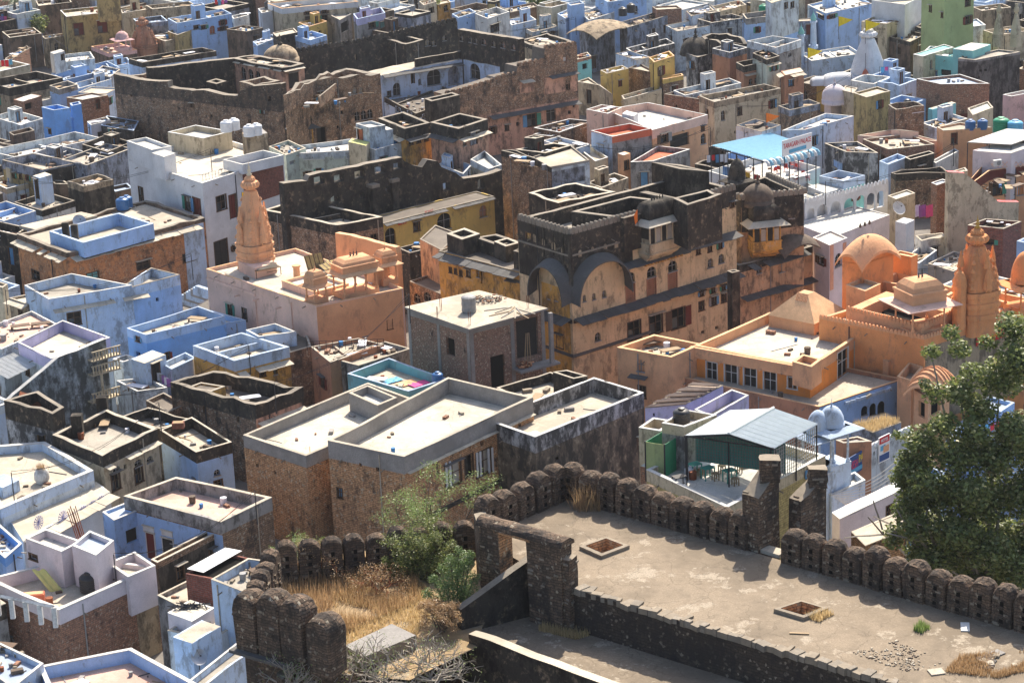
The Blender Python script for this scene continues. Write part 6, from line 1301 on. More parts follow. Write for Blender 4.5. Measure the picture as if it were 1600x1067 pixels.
for i in range(4):
    m_=Mb();rows=[[(q_[1][0]+(q_[2][0]-q_[1][0])*s_+(q_[0][0]-q_[1][0])*(i+j/8)/4,q_[1][1]+(q_[2][1]-q_[1][1])*s_+(q_[0][1]-q_[1][1])*(i+j/8)/4,7.6+.7*s_+.05*(-1)**j)for j in range(9)]for s_ in(0,1)];m_.grid(rows,'rust');m_.build('roof_sheet',t_)
r,p=H('cream arched window house with a black roof parapet and thick stub pillars',(82,680),(160,712),(246,670),7.2,'cream',.9,pmat='black',wob=.06,t=.35,cop='coping',dk='greydeck',F=(166,640),win=[(181,752,14,27,'w','shade'),(182,733,11,9,'a'),(217,741,13,26,'w','shade'),(216,723,12,10,'a'),(234,717,10,9,'a'),(196,729,5,8,'h'),(166,738,5,8,'h')],ch=[(1,1.0,.6,'slab')],key='archedcream')
for i,(x_,y_)in enumerate(((123,681),(162,652))):X,Y=W(x_,y_,6.4);m_=Mb();m_.box(-.45,.45,-.4,.4,6.2,8.3,'moss');o=m_.build('stub_pillar',r);o.location=(X,Y,0)
r,p=H('blue and black two level house with a small terracotta trough on its roof',(250,672),(306,706),(362,690),6.0,'blue',.9,pmat='black',cop='coping',dk='beige',F=(300,652),win=[(339,738,10,9,'a'),(341,755,13,10,'w'),(303,750,9,10,'a')],key='blueblack')
t_=thing('planter','terracotta trough planter on the black parapet roof','planter',(*W(279,668,6.1),6.1));m_=Mb();m_.box(-.5,.5,-.35,.35,0,.5,'redbrick');m_.box(-.42,.42,-.27,.27,.45,.51,'earth');m_.build('trough',t_)
H('black small ruin yard above the blue and black house',(184,652),(250,672),(296,655),5.6,'peel',.8,pmat='black',cop='coping',dk='darkdeck',F=(232,638),wob=.1)
r,p=H('terracotta pink stained house with a railing terrace, below the peach temple',(486,542),(516,566),(600,538),6.6,'terracotta',.4,pmat='terracotta',cop='coping',dk='beige',F=(560,528),win=[(505,597,6,16,'w','shade'),(555,590,4,8,'h')],key='pinkrail')
H('grey long parapet roof right of the terracotta pink house',(520,560),(560,572),(642,545),6.4,'grey',.4,cop='coping',dk='beige')
t_=thing('railing','dark iron railing with flower pots below the peach temple wall','railing');a0,a1=Vector((*W(480,545,6.8),6.6)),Vector((*W(600,541,6.8),6.6));m_=Mb()
for k in range(13):q=a0.lerp(a1,k/12);m_.tube(q,q+Vector((0,0,.9)),.025,.025,'iron',4)
for zz in(.35,.6,.9):m_.tube(a0+Vector((0,0,zz)),a1+Vector((0,0,zz)),.02,.02,'iron',4)
m_.build('rails',t_)
r,p=H('turquoise parapet house with bright mats drying on its roof',(543,585),(638,612),(700,592),7.6,'turq',.8,cop='copblue',dk='beige',F=(608,560),key='turqroof')
for i,(x_,y_,m__,lb)in enumerate(((612,594,'tankcyan','bright blue mat on the turquoise walled roof'),(636,598,'peachdeep','patterned orange mat on the turquoise walled roof'),(655,599,'clothpink','pink cloth heap on the turquoise walled roof'))):X,Y=W(x_,y_,6.9);t_=thing('mat',lb,'mat',(X,Y,6.87));t_.rotation_euler.z=rad(38);m_=Mb();m_.grid([[(-.9+.3*j,-.55+.55*k,.03+.02*math.sin(j*3+k))for j in range(7)]for k in range(3)],m__);m_.build('sheet',t_)
tank(684,596,7.4,.5,.8,'tankblue','squat blue tank at the end of the turquoise parapet')
r,p=H('sandstone brick house left part with a long narrow cement terrace',(380,680),(478,712),(668,632),8.2,'sandstone',.9,pmat='concrete',cop='coping',dk='sand',F=(575,598),t=.26,key='sand1',win=[(402,727,4,5,'h'),(430,738,4,5,'h')])
annex(r,(545,614),(590,634),(620,622),8.9,'concrete',.6,cop='coping',z0=7,dk='palewhite')
r,p=H('sandstone brick house right part with a wide sunlit cement terrace',(512,689),(631,714),(833,621),9.4,'sandstone',1.3,pmat='concrete',cop='coping',dk='sand',F=(700,590),t=.28,key='sand2',
         win=[(531,770,8,15,'w','bluepaint'),(563,726,4,5,'h'),(590,733,5,6,'h'),(708,741,26,36,'w','curtain'),(733,728,14,36,'d','dark'),(756,722,24,38,'w','curtain'),(797,705,20,34,'w','tan'),(822,696,18,34,'w','framegrey'),(753,693,5,7,'h'),(790,674,5,7,'h'),(812,665,4,7,'h')],ch=[(1,1.35,.35,'slab',.2,None,1.1,.1,.02,0)])
A_,B_=p[1],p[2]
for i,m__ in enumerate(('signred','tankblue','signwhite','signred','signyellow')):
    u,z=on_wall(789+i*4,705-i,A_,B_);m_=Mb();m_.box(-.08,.08,-.12,-.08,-.8,.8,m__,frame(A_,B_,u,z));m_.build('striped_curtain',r)
for x_ in(697,703,745,750,763,769):u,z=on_wall(x_,741-(x_-697)*.33,A_,B_);m_=Mb();m_.box(u-.1,u+.1,.02,.09,z-1.1,z+1.0,'cleanwhite',frame(A_,B_,0,0));m_.build('white_shutter',r)
band(r,A_,B_,.2,on_wall(786,700,A_,B_)[0],on_wall(700,790,A_,B_)[1]-.1,on_wall(700,790,A_,B_)[1]+.1,'moss',.3,'ledge')
r,p=H('blackened house with white peeling parapets right of the sandstone house',(758,656),(836,684),(1006,613),8.6,'tanblack',1.2,pmat='peel',cop='copwhite',dk='beige',F=(928,590),t=.26,key='peelblack',win=[(870,716,5,5,'h'),(1000,690,8,16,'w','tan')])
H('black parapet roof behind the peeling house',(776,606),(836,640),(920,604),7.8,'black',.8,cop='coping',dk='beige',F=(860,582),wob=.06,key='blackroof')
H('small black raised roof room at the back of the peeling house',(864,582),(896,592),(918,588),8.9,'black',.5,cop='coping',dk='beige',z0=6)
H('low blue streak house below the sandstone terraces',(455,720),(500,742),(520,730),4.6,'blue',.3,dk='beige',cop='coping')
# ================================================================== unfinished brick building
r,p=H('unfinished brick building with grey concrete frame and a littered flat roof',(637,480),(733,510),(850,482),11.5,'newbrick',.0,dk='beige',cop=None,F=(748,457),name='unfinished_building',cat='building',key='unfinished',
         win=[(704,542,13,27,'o'),(773,515,20,32,'o','shade'),(778,580,22,50,'o'),(824,528,34,60,'o','shade')])
m_=Mb();q_=quad((632,478),(733,513),(856,480),11.7,(748,452));m_.grid([[(x,y,11.45)for x,y in q_],[(x,y,11.62)for x,y in q_]],'concrete',True);m_.face([(x,y,11.62)for x,y in q_],'beige');m_.build('roof_slab',r)
A_,B_,C_=p[0],p[1],p[2];LL=math.hypot(B_[0]-A_[0],B_[1]-A_[1]);LR=math.hypot(C_[0]-B_[0],C_[1]-B_[1])
for e,us in(((A_,B_),(.15,LL*.5,LL-.2)),((B_,C_),(.2,LR*.56,LR-.2))):
    for u in us:m_=Mb();m_.box(u-.18,u+.18,-.02,.05,0,11.3,'concrete',frame(*e,0,0));m_.build('concrete_column',r)
for e,L_ in(((A_,B_),LL),((B_,C_),LR*.56)):m_=Mb();m_.box(.1,L_-.1,-.02,.07,10.8,11.3,'concrete',frame(*e,0,0));m_.build('ring_beam',r)
m_=Mb();u0=on_wall(800,575,B_,C_)[0];zf=on_wall(828,568,B_,C_)[1];m_.box(u0,LR+.6,0,1.4,zf-.2,zf,'concrete',frame(B_,C_,0,0));m_.build('balcony_slab',r)
m_=Mb();m_.box(LR-.3,LR+.05,1.0,1.3,zf,11.4,'concrete',frame(B_,C_,0,0));m_.build('porch_column',r)
for i in range(3):m_=Mb();M_=frame(B_,C_,u0+.8+i*.35,zf,.8);m_.tube(M_@Vector((0,0,0)),M_@Vector((.3-i*.2,0,3.2)),.05,.04,'bamboo',5);m_.build('prop_pole',r)
x,y=W(733,488,11.6);t_=thing('water_tank','grey ribbed water tank on the unfinished brick building','water tank',(x,y,11.62));m_=Mb();m_.lathe([(.62,0),(.66,.2),(.62,.5),(.66,.8),(.62,1.1),(.66,1.4),(.5,1.5),(.3,1.55)],'tankgrey',12);m_.build('tank_body',t_)
rb=thing('rubble_heap','heap of bricks and stones behind the grey tank on the unfinished roof','rubble',(*W(757,470,11.6),11.62));m_=Mb()
for i in range(90):m_.box(-.12,.12,-.07,.07,0,.08,random.choice(['brick','stonelight','concrete']),T(random.gauss(0,.9),random.gauss(0,.5),random.uniform(0,.25),random.uniform(0,6)))
o=m_.build('stones',rb);o['kind']='stuff'
t_=thing('brick_pile','heap of red bricks on the open porch of the unfinished building','bricks',(0,0,0));m_=Mb();M_=frame(B_,C_,u0+.9,zf,.7)
for i in range(70):m_.box(-.12,.12,-.06,.06,0,.08,'rust' if i%2 else 'peachdeep',M_@T(random.gauss(0,.4),random.gauss(0,.2),random.uniform(0,.5),random.uniform(0,6)))
o=m_.build('bricks',t_);o['kind']='stuff'
for i in range(9):
    t_=thing('reinforcing_bar','thin scrap rod or plank lying on the unfinished roof','rod',(*W(775+i*6,484+(i*7)%13,11.6),11.65),'scrap rods on the unfinished roof');t_.rotation_euler.z=.3+i*.25;m_=Mb();m_.box(-1.1,1.1,-.04,.04,0,.05,['framegrey','bamboo','coping'][i%3]);m_.build('rod',t_)
m_=Mb()
for cx,cy in((682,500),(733,508),(824,482),(688,486)):
    for k in range(4):X,Y=W(cx,cy,11.6);m_.tube((X+.12*(k%2),Y+.12*(k//2),11.6),(X+.12*(k%2)+random.uniform(-.05,.05),Y+.12*(k//2),12.8),.018,.018,'rust',3)
o=m_.build('rebar_tufts',r);o['kind']='stuff'
# ================================================================== orange temple complex
r,p=H('small orange block with a niche and eaves at the left end of the orange complex',(964,543),(1049,558),(1097,538),9.0,'peachdeep',.8,cop='coporange',dk='beige',F=(1022,523),name='temple_block',cat='temple',key='orangeblock',win=[(1003,612,12,18,'w','shade'),(1001,571,12,18,'a','peachdeep')],t=.3)
u,z=on_wall(999,586,p[0],p[1]);chajja(r,p[0],p[1],z,.6,'slabgrey',u-.9,u+.9,.9,miss=0)
r,p=H('bright orange hall with four latticed windows under a deep fascia and a pale stained roof',(1085,541),(1266,574),(1357,514),9.0,'orangebright',.8,pmat='peachdeep',cop='coporange',dk='sand',F=(1203,489),t=.3,name='temple_hall',cat='temple',key='orangehall',
         win=[(1112,580,17,28,'c','shade'),(1142,584,20,30,'c','shade'),(1172,590,20,30,'c','shade'),(1203,596,20,32,'c','shade'),(1238,592,15,30,'c','wood'),(1317,567,17,40,'c','shade')])
A_,B_,C_=p[0],p[1],p[2];LL=math.hypot(B_[0]-A_[0],B_[1]-A_[1]);band(r,A_,B_,-.3,LL+.3,8.05,9.0,'peachdeep',.35,'fascia')
block(bpy.data.objects['temple_hall']if False else r,quad((1238,566),(1268,574),(1284,562),9.6),7.6,9.6,.5,.25,'peachdeep','peachdeep','beige','coporange',name='stair_box',sub=True)
for x_ in(1078,1115,1148,1178):u,z=on_wall(x_+15,558+(x_-1078)*.17,A_,B_);m_=Mb();m_.tube(frame(A_,B_,u,z,.3)@Vector((0,0,0)),frame(A_,B_,u,z,.3)@Vector((0,.5,-.05)),.05,.05,'peachdeep',6);m_.build('water_spout',r)
r,p=H('long low orange terrace whose right side wall is blue with small arches',(1044,585),(1280,636),(1412,592),6.6,'terracotta',.35,cop='coporange',dk='beige',F=(1190,548),name='terrace_building',cat='building',key='orangeterrace',
         win=[(1350,641,10,14,'a','dark'),(1363,639,10,18,'a','dark'),(1376,636,11,19,'a','dark'),(1334,672,6,22,'d','bluepaint')])
plast_panel(r,p[0],p[1],1046,1278,588+0,10,'peachdeep',.03)if False else None
A_,B_=p[1],p[2];LR=math.hypot(B_[0]-A_[0],B_[1]-A_[1])
g2=px_ops([A_,B_],[(1350,641,10,14,'a','dark'),(1363,639,10,18,'a','dark'),(1376,636,11,19,'a','dark'),(1334,672,6,22,'d','bluepaint')]).get(0,[])
mb=Mb();a_,b_=(A_[0]+(B_[1]-A_[1])/LR*.04,A_[1]-(B_[0]-A_[0])/LR*.04),(B_[0]+(B_[1]-A_[1])/LR*.04,B_[1]-(B_[0]-A_[0])/LR*.04)
wall_face(mb,a_,b_,0,lambda u:6.55,'blue',ops=g2,step=4,depth=.05);mb.build('blue_plaster',r)
for i in range(9):u,z=on_wall(1322+i*8,628-i*2.6,A_,B_);m_=Mb();m_.box(-.3,.3,0,.25,-.15,.1,random.choice(['paleblue','slab','copblue']),frame(A_,B_,u,z,.03)@Matrix.Rotation(random.uniform(-.3,.3),4,'Y'));m_.build('broken_cornice',r)
H('orange wall with steps behind the bright orange hall',(1330,540),(1348,548),(1440,520),6.9,'orangebright',.0,dk='beige',cop='coporange',name='temple_wall',cat='wall')
H('small orange stepped stair on the pale terrace',(1376,560),(1388,566),(1418,552),7.6,'peachdeep',.5,cop='coporange',dk='beige',name='stair',cat='stairs',z0=6)
H('orange corner stair wall by the curved tree side pavilion',(1402,588),(1424,596),(1442,574),7.8,'peachdeep',.8,cop='coporange',dk='beige',z0=0,name='stair',cat='stairs')
r,p=H('orange temple courtyard block with scalloped parapets',(1280,497),(1444,530),(1604,478),10.2,'orange',.5,cop='coporange',dk='beige',F=(1448,446),t=.35,name='temple_court',cat='temple',key='orangecourt')
crenels(r,p[0],p[1],10.2,'peachdeep',.32,.42,.06,.2,'scalloped_crest');crenels(r,p[1],p[2],10.2,'peachdeep',.32,.42,.06,.2,'scalloped_crest')
A_,B_=p[1],p[2];plast_panel(r,A_,B_,1446,1600,544,120,'tan',.03)
t_=thing('court_ring','orange inner courtyard with floor coloured dark as shade and scalloped rim','courtyard');block(t_,quad((1322,484),(1440,512),(1500,486),11.0,(1385,455)),9.6,11.0,1.15,1.0,'orange','peachdeep','dark',None,name='ring_wall')  # near-black floor stands in for the deep shade of an open court
q_=quad((1322,484),(1440,512),(1500,486),11.0,(1385,455));crenels(t_,q_[0],q_[1],11,'peachdeep',.32,.42,.06,.2,'scalloped_crest');crenels(t_,q_[1],q_[2],11,'peachdeep',.32,.42,.06,.2,'scalloped_crest')
H('orange gallery behind the courtyard with a ribbed parapet',(1322,446),(1352,455),(1376,444),11.4,'peachdeep',.3,cop='coporange',dk='beige',name='temple_gallery',cat='temple')
H('orange stepped back terrace left of the orange spire',(1376,440),(1482,462),(1500,452),10.6,'peachdeep',.8,cop='coporange',dk='greydeck',F=(1400,424),name='temple_gallery',cat='temple',t=.3)
H('orange high end wall between the vaulted pavilion and back terrace',(1396,396),(1424,402),(1434,398),12.4,'orange',.1,cop='coporange',dk='peachdeep',name='temple_wall',cat='wall')
H('orange terrace right of the orange spire with a bench',(1558,458),(1600,466),(1640,452),10.2,'peachdeep',.5,cop='coporange',dk='beige',name='temple_gallery',cat='temple')
t_=thing('hipped_roof','peach hipped roof with a ribbed ridge behind the bright orange hall','roof');q_=quad((1201,492),(1272,506),(1318,484),9.3);m_=Mb();c0=sum(x for x,y in q_)/4;c1=sum(y for x,y in q_)/4;top_=[(c0+(x-c0)*.22,c1+(y-c1)*.22,11.2)for x,y in q_]
m_.grid([[(x,y,0)for x,y in q_],[(x,y,9.3)for x,y in q_]],'peachdeep',True);m_.grid([[(x+(x-c0)*.04,y+(y-c1)*.04,9.3)for x,y in q_],top_],'coporange',True);m_.face(top_,'coporange');m_.build('hip_slopes',t_)
for i in range(8):k=i/7;a_=Vector(top_[0]).lerp(Vector(top_[1]),k);b_=a_+Vector((-.25,-.55,-.5));m_=Mb();m_.tube(a_,b_,.07,.05,'peachdeep',5);m_.build('ridge_rib',t_)
r,p=H('orange vaulted pavilion with two drooping curved eaves and a cusped arch',(1316,408),(1348,412),(1396,396),13.0,'orange',0,cop=None,dk='peach',name='vaulted_pavilion',cat='pavilion',key='vault',win=[(1373,410,22,38,'a','shade'),(1334,414,12,26,'a','shade')],F=(1364,392))
a_,b_,c_=Vector(p[0]),Vector(p[1]),Vector(p[2]);ctr=((p[0][0]+p[2][0])/2,(p[0][1]+p[2][1])/2)
ang=math.atan2(c_.y-b_.y,c_.x-b_.x)
bangla(r,ctr,ang,(c_-b_).length/2,(a_-b_).length/2,2.5,12.4,'peachdeep',ex=.6,thick=.25)
for(e0,e1)in((p[1],p[2]),(p[0],p[1])):
    L_=math.hypot(e1[0]-e0[0],e1[1]-e0[1]);m_=Mb();M_=frame(e0,e1,0,0);n=12
    for i in range(n):
        u0,u1=L_*i/n,L_*(i+1)/n;f=lambda u:12.95+1.5*(1-((u-L_/2)/(L_/2+.3))**2)*.85
        m_.face([M_@Vector((u0,.0,12.9)),M_@Vector((u1,0,12.9)),M_@Vector((u1,0,f(u1))),M_@Vector((u0,0,f(u0)))],'orange')
    m_.build('tympanum',r)
for i in range(3):f=Mb();f.lathe([(.08,0),(.14,.12),(.04,.4)],'stonebrown',8);o=f.build('finial',r);o.location=(ctr[0]-.8+i*.5,ctr[1]-.5+i*.5,15.95)
r,p=H('pink and white fronted house with an ornate white window frame, left of the vaulted pavilion',(1270,372),(1296,384),(1324,372),10,'pinkwhite',.1,cop='copwhite',dk='palewhite',win=[(1310,406,11,20,'a','dark'),(1283,407,9,13,'w','dark')],key='ornate')
plast_panel(r,p[1],p[2],1297,1302,384,70,'salmon',.05);plast_panel(r,p[1],p[2],1317,1322,380,70,'salmon',.05)
chhatri(1437,512,10.4,1.7,1.5,2.2,'peachdeep','large orange rooftop pavilion with curved roof and two finials at the court corner',rad(22),roofh=2.0,eave=1.0,fin=2,slabm='peach',name='rooftop_pavilion')
chhatri(1600,480,10.4,1.3,1.3,2.0,'orange','orange pavilion cut by the right edge of the picture',rad(22),roofh=2.6,eave=.7,fin=1,dome=True)
spire(1524,500,10.2,2.1,9.4,'orange','saturated orange ribbed temple spire with a gold finial, right',rz=rad(22),plinth=3.0,brass='brass')
t_=thing('mini_spire','small bullet shaped turret attached left of the orange spire','turret',(*W(1499,478,12),10.0));m_=Mb();m_.lathe([(.6,0),(.6,3.6),(.66,3.8),(.55,4.5),(.3,5.0),(.05,5.2)],'orange',12);m_.build('shaft',t_)
t_=thing('banner','red banner with yellow Hindi lettering below the orange spire','banner');A_,B_=ITEMS['orangecourt'][1][1],ITEMS['orangecourt'][1][2];o,M_,hw,hh=board(t_,A_,B_,1545,521,43,24,'signred',.2)
letter(t_,M_,'श्री लक्ष्मी नाथ मंदिर',.1*hw,hh*.45,hh*.5,'signyellow',hw*1.45);letter(t_,M_,'संस्कृत विद्यालय',.1*hw,-hh*.35,hh*.5,'signyellow',hw*1.45);letter(t_,M_,'जय',-hw*.85,0,hh*.4,'signwhite',hw*.2)
r,p=H('orange porch with a ribbed curved roof beside the leafy tree',(1428,608),(1450,620),(1484,600),8.0,'peachdeep',0,cop=None,dk='peach',name='porch',cat='porch',win=[(1462,634,14,26,'o'),(1440,640,10,24,'o')],key='ribporch')
ctr=((p[0][0]+p[2][0])/2,(p[0][1]+p[2][1])/2);ang=math.atan2(p[2][1]-p[1][1],p[2][0]-p[1][0]);LLx=math.hypot(p[2][0]-p[1][0],p[2][1]-p[1][1])/2;LLy=math.hypot(p[0][0]-p[1][0],p[0][1]-p[1][1])/2
bangla(r,ctr,ang,LLx,LLy,2.0,7.5,'peachdeep',ex=.35)
for i in range(9):
    m_=Mb();M_=T(*ctr,7.55,ang);X=-LLx-.1+(2*LLx+.2)*i/8;A2,B2=LLx+.35,LLy+.35;pts=[M_@Vector((X,-B2+2*B2*j/8,1.0*(2-(X/A2)**2-((-B2+2*B2*j/8)/B2)**2)+.15))for j in range(9)]
    for j in range(8):m_.tube(pts[j],pts[j+1],.07,.07,'peachdeep',5,False)
    m_.build('roof_rib',r)
# ================================================================== restaurant roof and neighbours (higher ground near the fort)
FZ=18.0
r,p=H('cafe terrace house with yellow brick side and a mesh walled dining roof',(1010,735),(1136,792),(1290,712),FZ+.6,'yellowbrick',.6,pmat='cream',cop='copwhite',dk='palewhite',F=(1150,672),t=.25,name='cafe',cat='cafe',key='cafe',win=[(1265,738,8,14,'w','cream')])
t_=thing('roof_canopy','pale corrugated gable roof over the cafe terrace','canopy');ze=FZ+3.0
e0,e1,e2,e3=[Vector((*W(*q,z),z))for q,z in(((1069,681),ze),((1138,678),ze+.9),((1209,278 if False else 638),ze+.9),((1140,641),ze))]
e4,e5=Vector((*W(1209,701,ze),ze)),Vector((*W(1278,662,ze),ze))
for(A1,A2,B1,B2)in((e0,e1,e3,e2),(e1,e4,e2,e5)):
    n=9
    for i in range(n):
        k0,k1=i/n,(i+1)/n-.004;mm=Mb();rows=[]
        for s_ in(0,.25,.5,.75,1):
            row=[]
            for j in range(9):
                k=k0+(k1-k0)*j/8;lo=A1.lerp(B1,k);hi=A2.lerp(B2,k);q=lo.lerp(hi,s_);row.append((q.x,q.y,q.z+.03*(-1)**j))
            rows.append(row)
        mm.grid(rows,'sheet');mm.build('roof_sheet',t_)
mm=Mb();mm.tube(e1+Vector((0,0,.06)),e2+Vector((0,0,.06)),.08,.08,'sheet',6);mm.build('ridge_cap',t_)
for a_,b_ in((e0,e3),(e4,e5),(e0,e4)):
    for k in(0.03,.5,.97):q=a_.lerp(b_,k);mm=Mb();mm.tube((q.x,q.y,FZ),(q.x,q.y,q.z-.05),.05,.05,'iron',6);mm.build('post',t_)
mm=Mb();mm.tube(e0,e4,.06,.06,'iron',5);mm.tube(e0-Vector((0,0,.08)),e1-Vector((0,0,.08)),.05,.05,'iron',5);mm.tube(e1-Vector((0,0,.08)),e4-Vector((0,0,.08)),.05,.05,'iron',5);mm.build('truss',t_)
t_=thing('lattice_screen','grey green lattice screen round the cafe dining roof','screen')
def lattice(A,B,z0,z1,mat,step=.2,w_=.035):
    mm=Mb();L_=(B-A).length;M_=frame(A,B,0,0);n=int(L_/step)
    for i in range(n+1):mm.box(i*step-w_/2,i*step+w_/2,-.02,.02,z0,z1,mat,M_)
    n=int((z1-z0)/step)
    for i in range(n+1):mm.box(0,L_,-.035,-.022,z0+i*step-w_/2,z0+i*step+w_/2,mat,M_)
    o=mm.build('lattice',t_);o['kind']='stuff'
sc0,sc1,sc2=Vector(W(1088,720,FZ)),Vector(W(1168,748,FZ)),None
bk0=Vector((e0.x,e0.y)).lerp(Vector((e3.x,e3.y)),.25);bk1=Vector((e4.x,e4.y)).lerp(Vector((e5.x,e5.y)),.25)
lattice(bk0,bk1,FZ+.9,FZ+3.0,'mesh',.19,.07);mm=Mb();mm.box(0,(bk1-bk0).length,-.12,-.08,FZ+.9,FZ+3.0,'teal',frame(bk0,bk1,0,0));mm.build('green_net',t_);lattice(Vector((e4.x,e4.y)).lerp(Vector((e5.x,e5.y)),.02),Vector((e5.x,e5.y)),FZ+.8,FZ+2.9,'metal',.25,.03)
GT='green tables on the cafe roof';GS='wooden stools on the cafe roof'
for i,(x_,y_,lb)in enumerate(((1086,742,'green cafe table nearest the green screen'),(1106,748,'large green cafe table, second from the left'),(1140,752,'green cafe table, third from the left'))):X,Y=W(x_,y_,FZ);table(X,Y,FZ,.5,'teal',lb,GT,.38,.3,.8)
for i,(x_,y_,lb)in enumerate(((1096,744,'wooden stool just left of the large green table'),(1118,750,'wooden stool just right of the large green table'),(1128,738,'wooden stool behind the third green table'),(1149,758,'wooden stool in front of the third green table'),(1154,738,'wooden stool farthest right at the cafe'))):X,Y=W(x_,y_,FZ);table(X,Y,FZ,.4,'bamboo',lb,GS,.2,.2,.5,'stool','stool')
X,Y=W(1062,762,FZ);table(X,Y,FZ,.4,'iron','black iron table standing in the sun on the cafe roof',None,.42,.3,.8)
X,Y=W(1078,722,FZ);t_=thing('pedestal_fan','small pedestal fan by the green screen on the cafe roof','fan',(X,Y,FZ));m_=Mb();m_.tube((0,0,0),(0,0,1.3),.04,.03,'framegrey');m_.build('stand',t_);m_=Mb();[m_.tube((.28*math.cos(k*.8),-.05,1.5+.28*math.sin(k*.8)),(.28*math.cos(k*.8+.8),-.05,1.5+.28*math.sin(k*.8+.8)),.02,.02,'framewhite',4)for k in range(8)];m_.build('guard_ring',t_);[((lambda mm:(mm.box(0,.24,-.03,.0,-.06,.06,'framewhite',Matrix.Translation((0,-.04,1.5))@Matrix.Rotation(k*2.09,4,'Y')),mm.build('blade',t_)))(Mb()))for k in range(3)]
t_=thing('green_sheet_cabin','small cabin of translucent green sheets left of the cafe','cabin');zc_=FZ+2.2;a_,b_,c_=[Vector(W(*q,zc_))for q in((1008,690),(1038,695),(1071,675))];d_=a_+c_-b_
for(P0,P1,m__,n)in((a_,b_,'flagyellow',2),(b_,c_,'greensheet',3),(d_,a_,'greensheet',3)):
    for i in range(n):
        q0_,q1_=P0.lerp(P1,i/n),P0.lerp(P1,(i+1)/n-.01);m_=Mb();m_.box(0,(q1_-q0_).length,-.03,0,FZ-(0 if m__=='greensheet' else-.2),zc_,'green' if m__=='flagyellow' else m__,frame(q0_,q1_,0,0));m_.build('sheet_panel',t_)
for q in(a_,b_,c_,d_):m_=Mb();m_.tube((q.x,q.y,FZ-.5),(q.x,q.y,zc_+.05),.05,.05,'iron');m_.build('post',t_)
H('brown brick store under the green sheet cabin',(1000,728),(1040,738),(1075,716),FZ-.1,'brick',.0,dk='palewhite',cop=None,z0=0)
H('cream low wall store with an open top, left of the black tank',(998,668),(1032,674),(1054,658),FZ+2.2,'cream',.6,dk='beige',cop='copwhite',z0=0)
r,p=H('grey rendered tank room with a black water tank, left of the cafe roof',(1034,662),(1069,668),(1120,648),FZ+3.0,'grey',.5,pmat='cream',cop='copwhite',dk='beige',z0=0,F=(1072,641),key='tankroom')
tank(1065,662,FZ+2.6,.55,1.0,'tankblack','black water tank beside the cafe roof')
r,p=H('lavender walled house with a brown sheet covered roof and cement parapet',(1008,638),(1072,632),(1130,603),9.6,'lavender',.0,dk='tin',cop='copdark',F=(1085,598),key='tinroofhouse',win=[(1022,648,3,5,'h')])
t_=thing('tin_roof','brown ribbed metal sheets laid on the lavender walled house','roof');q_=[Vector(v)for v in quad((1008,634),(1070,629),(1126,600),9.9,(1082,597))]
for i in range(8):
    m_=Mb();A1,A2,B1,B2=q_[0].lerp(q_[3],i/8),q_[0].lerp(q_[3],(i+.97)/8),q_[1].lerp(q_[2],i/8),q_[1].lerp(q_[2],(i+.97)/8);m_.grid([[((P0.lerp(P1,j/6)).x,(P0.lerp(P1,j/6)).y,9.75+.05*(-1)**j+(.12 if i%2 else 0))for j in range(7)]for P0,P1 in((A1,A2),(B1,B2))],'tin');m_.build('roof_sheet',t_)
H('lavender open roof yard behind the cafe canopy',(1085,640),(1112,650),(1170,618),9.8,'lavender',.9,dk='beige',cop='copwhite')
r,p=H('pale blue house front with two roof kiosks beside the cafe',(1262,728),(1292,742),(1330,722),12.5,'paleblue',.3,cop='copwhite',dk='concrete',name='house',key='kioskhouse')
chhatri(1299,725,12.6,.95,.95,2.6,'paleblue','pale blue kiosk with a round ribbed dome and slab eaves, right one',rad(35),roofh=1.3,dome=True,fin=1,slabm='copblue',eave=.7,name='roof_kiosk',cat='kiosk')
chhatri(1278,728,12.6,.95,.85,2.2,'paleblue','pale blue kiosk with a barrel shaped roof, left one',rad(35),roofh=1.5,dome=True,fin=0,slabm='copblue',eave=.6,name='roof_kiosk',cat='kiosk')
r,p=H('terracotta rendered street house under the palace banner',(1306,688),(1318,692),(1362,690),12.4,'terracotta',.1,cop='coping',dk='concrete',F=(1340,682),key='terrstreet')
r,p=H('terracotta lower street wall carrying the palace banner',(1310,736),(1317,742),(1366,712),10.6,'terracotta',.1,cop='copwhite',dk='concrete')
t_=thing('banner','long dark blue banner reading PALACE in yellow after pink lettering','banner');A_,B_=p[1],p[2];u,z=on_wall(1338,727,A_,B_);a1=(A_[0],A_[1]);M_=frame(A_,B_,u,z+.2,.2);hw_=abs(on_wall(1361,718,A_,B_)[0]-on_wall(1317,738,A_,B_)[0])/2;m_=Mb();m_.box(-hw_,hw_,-.05,0,-.65,.85,'signblue',M_);m_.build('sign_board',t_)
letter(t_,M_,'PALACE',hw_*.45,.35,.62,'signyellow',hw_*.9);letter(t_,M_,'BUNDI',-hw_*.5,.2,.55,'signpink',hw_*.8)if False else letter(t_,M_,'GANESH',-hw_*.5,.15,.6,'signpink',hw_*.85)
m_=Mb();m_.box(-hw_*.95,hw_*.95,0,.02,-.5,-.2,'tankcyan',M_);m_.build('stripe',t_)
r,p=H('white blue crenellated house end with posters and wires, left of the tree',(1352,698),(1360,704),(1426,672),11.6,'bluewhite',.2,cop='copwhite',dk='bluedeck',win=[(1362,709,3,6,'h'),(1366,708,3,6,'h')],F=(1416,668),key='posterhouse')
crenels(r,p[1],p[2],11.6,'bluewhite',.4,.45,.1,.2)
t_=thing('poster_board','tall red and white poster board on the crenellated white blue wall','poster');o,M_,hw,hh=board(t_,p[1],p[2],1380,700,17,40,'signwhite',.1)
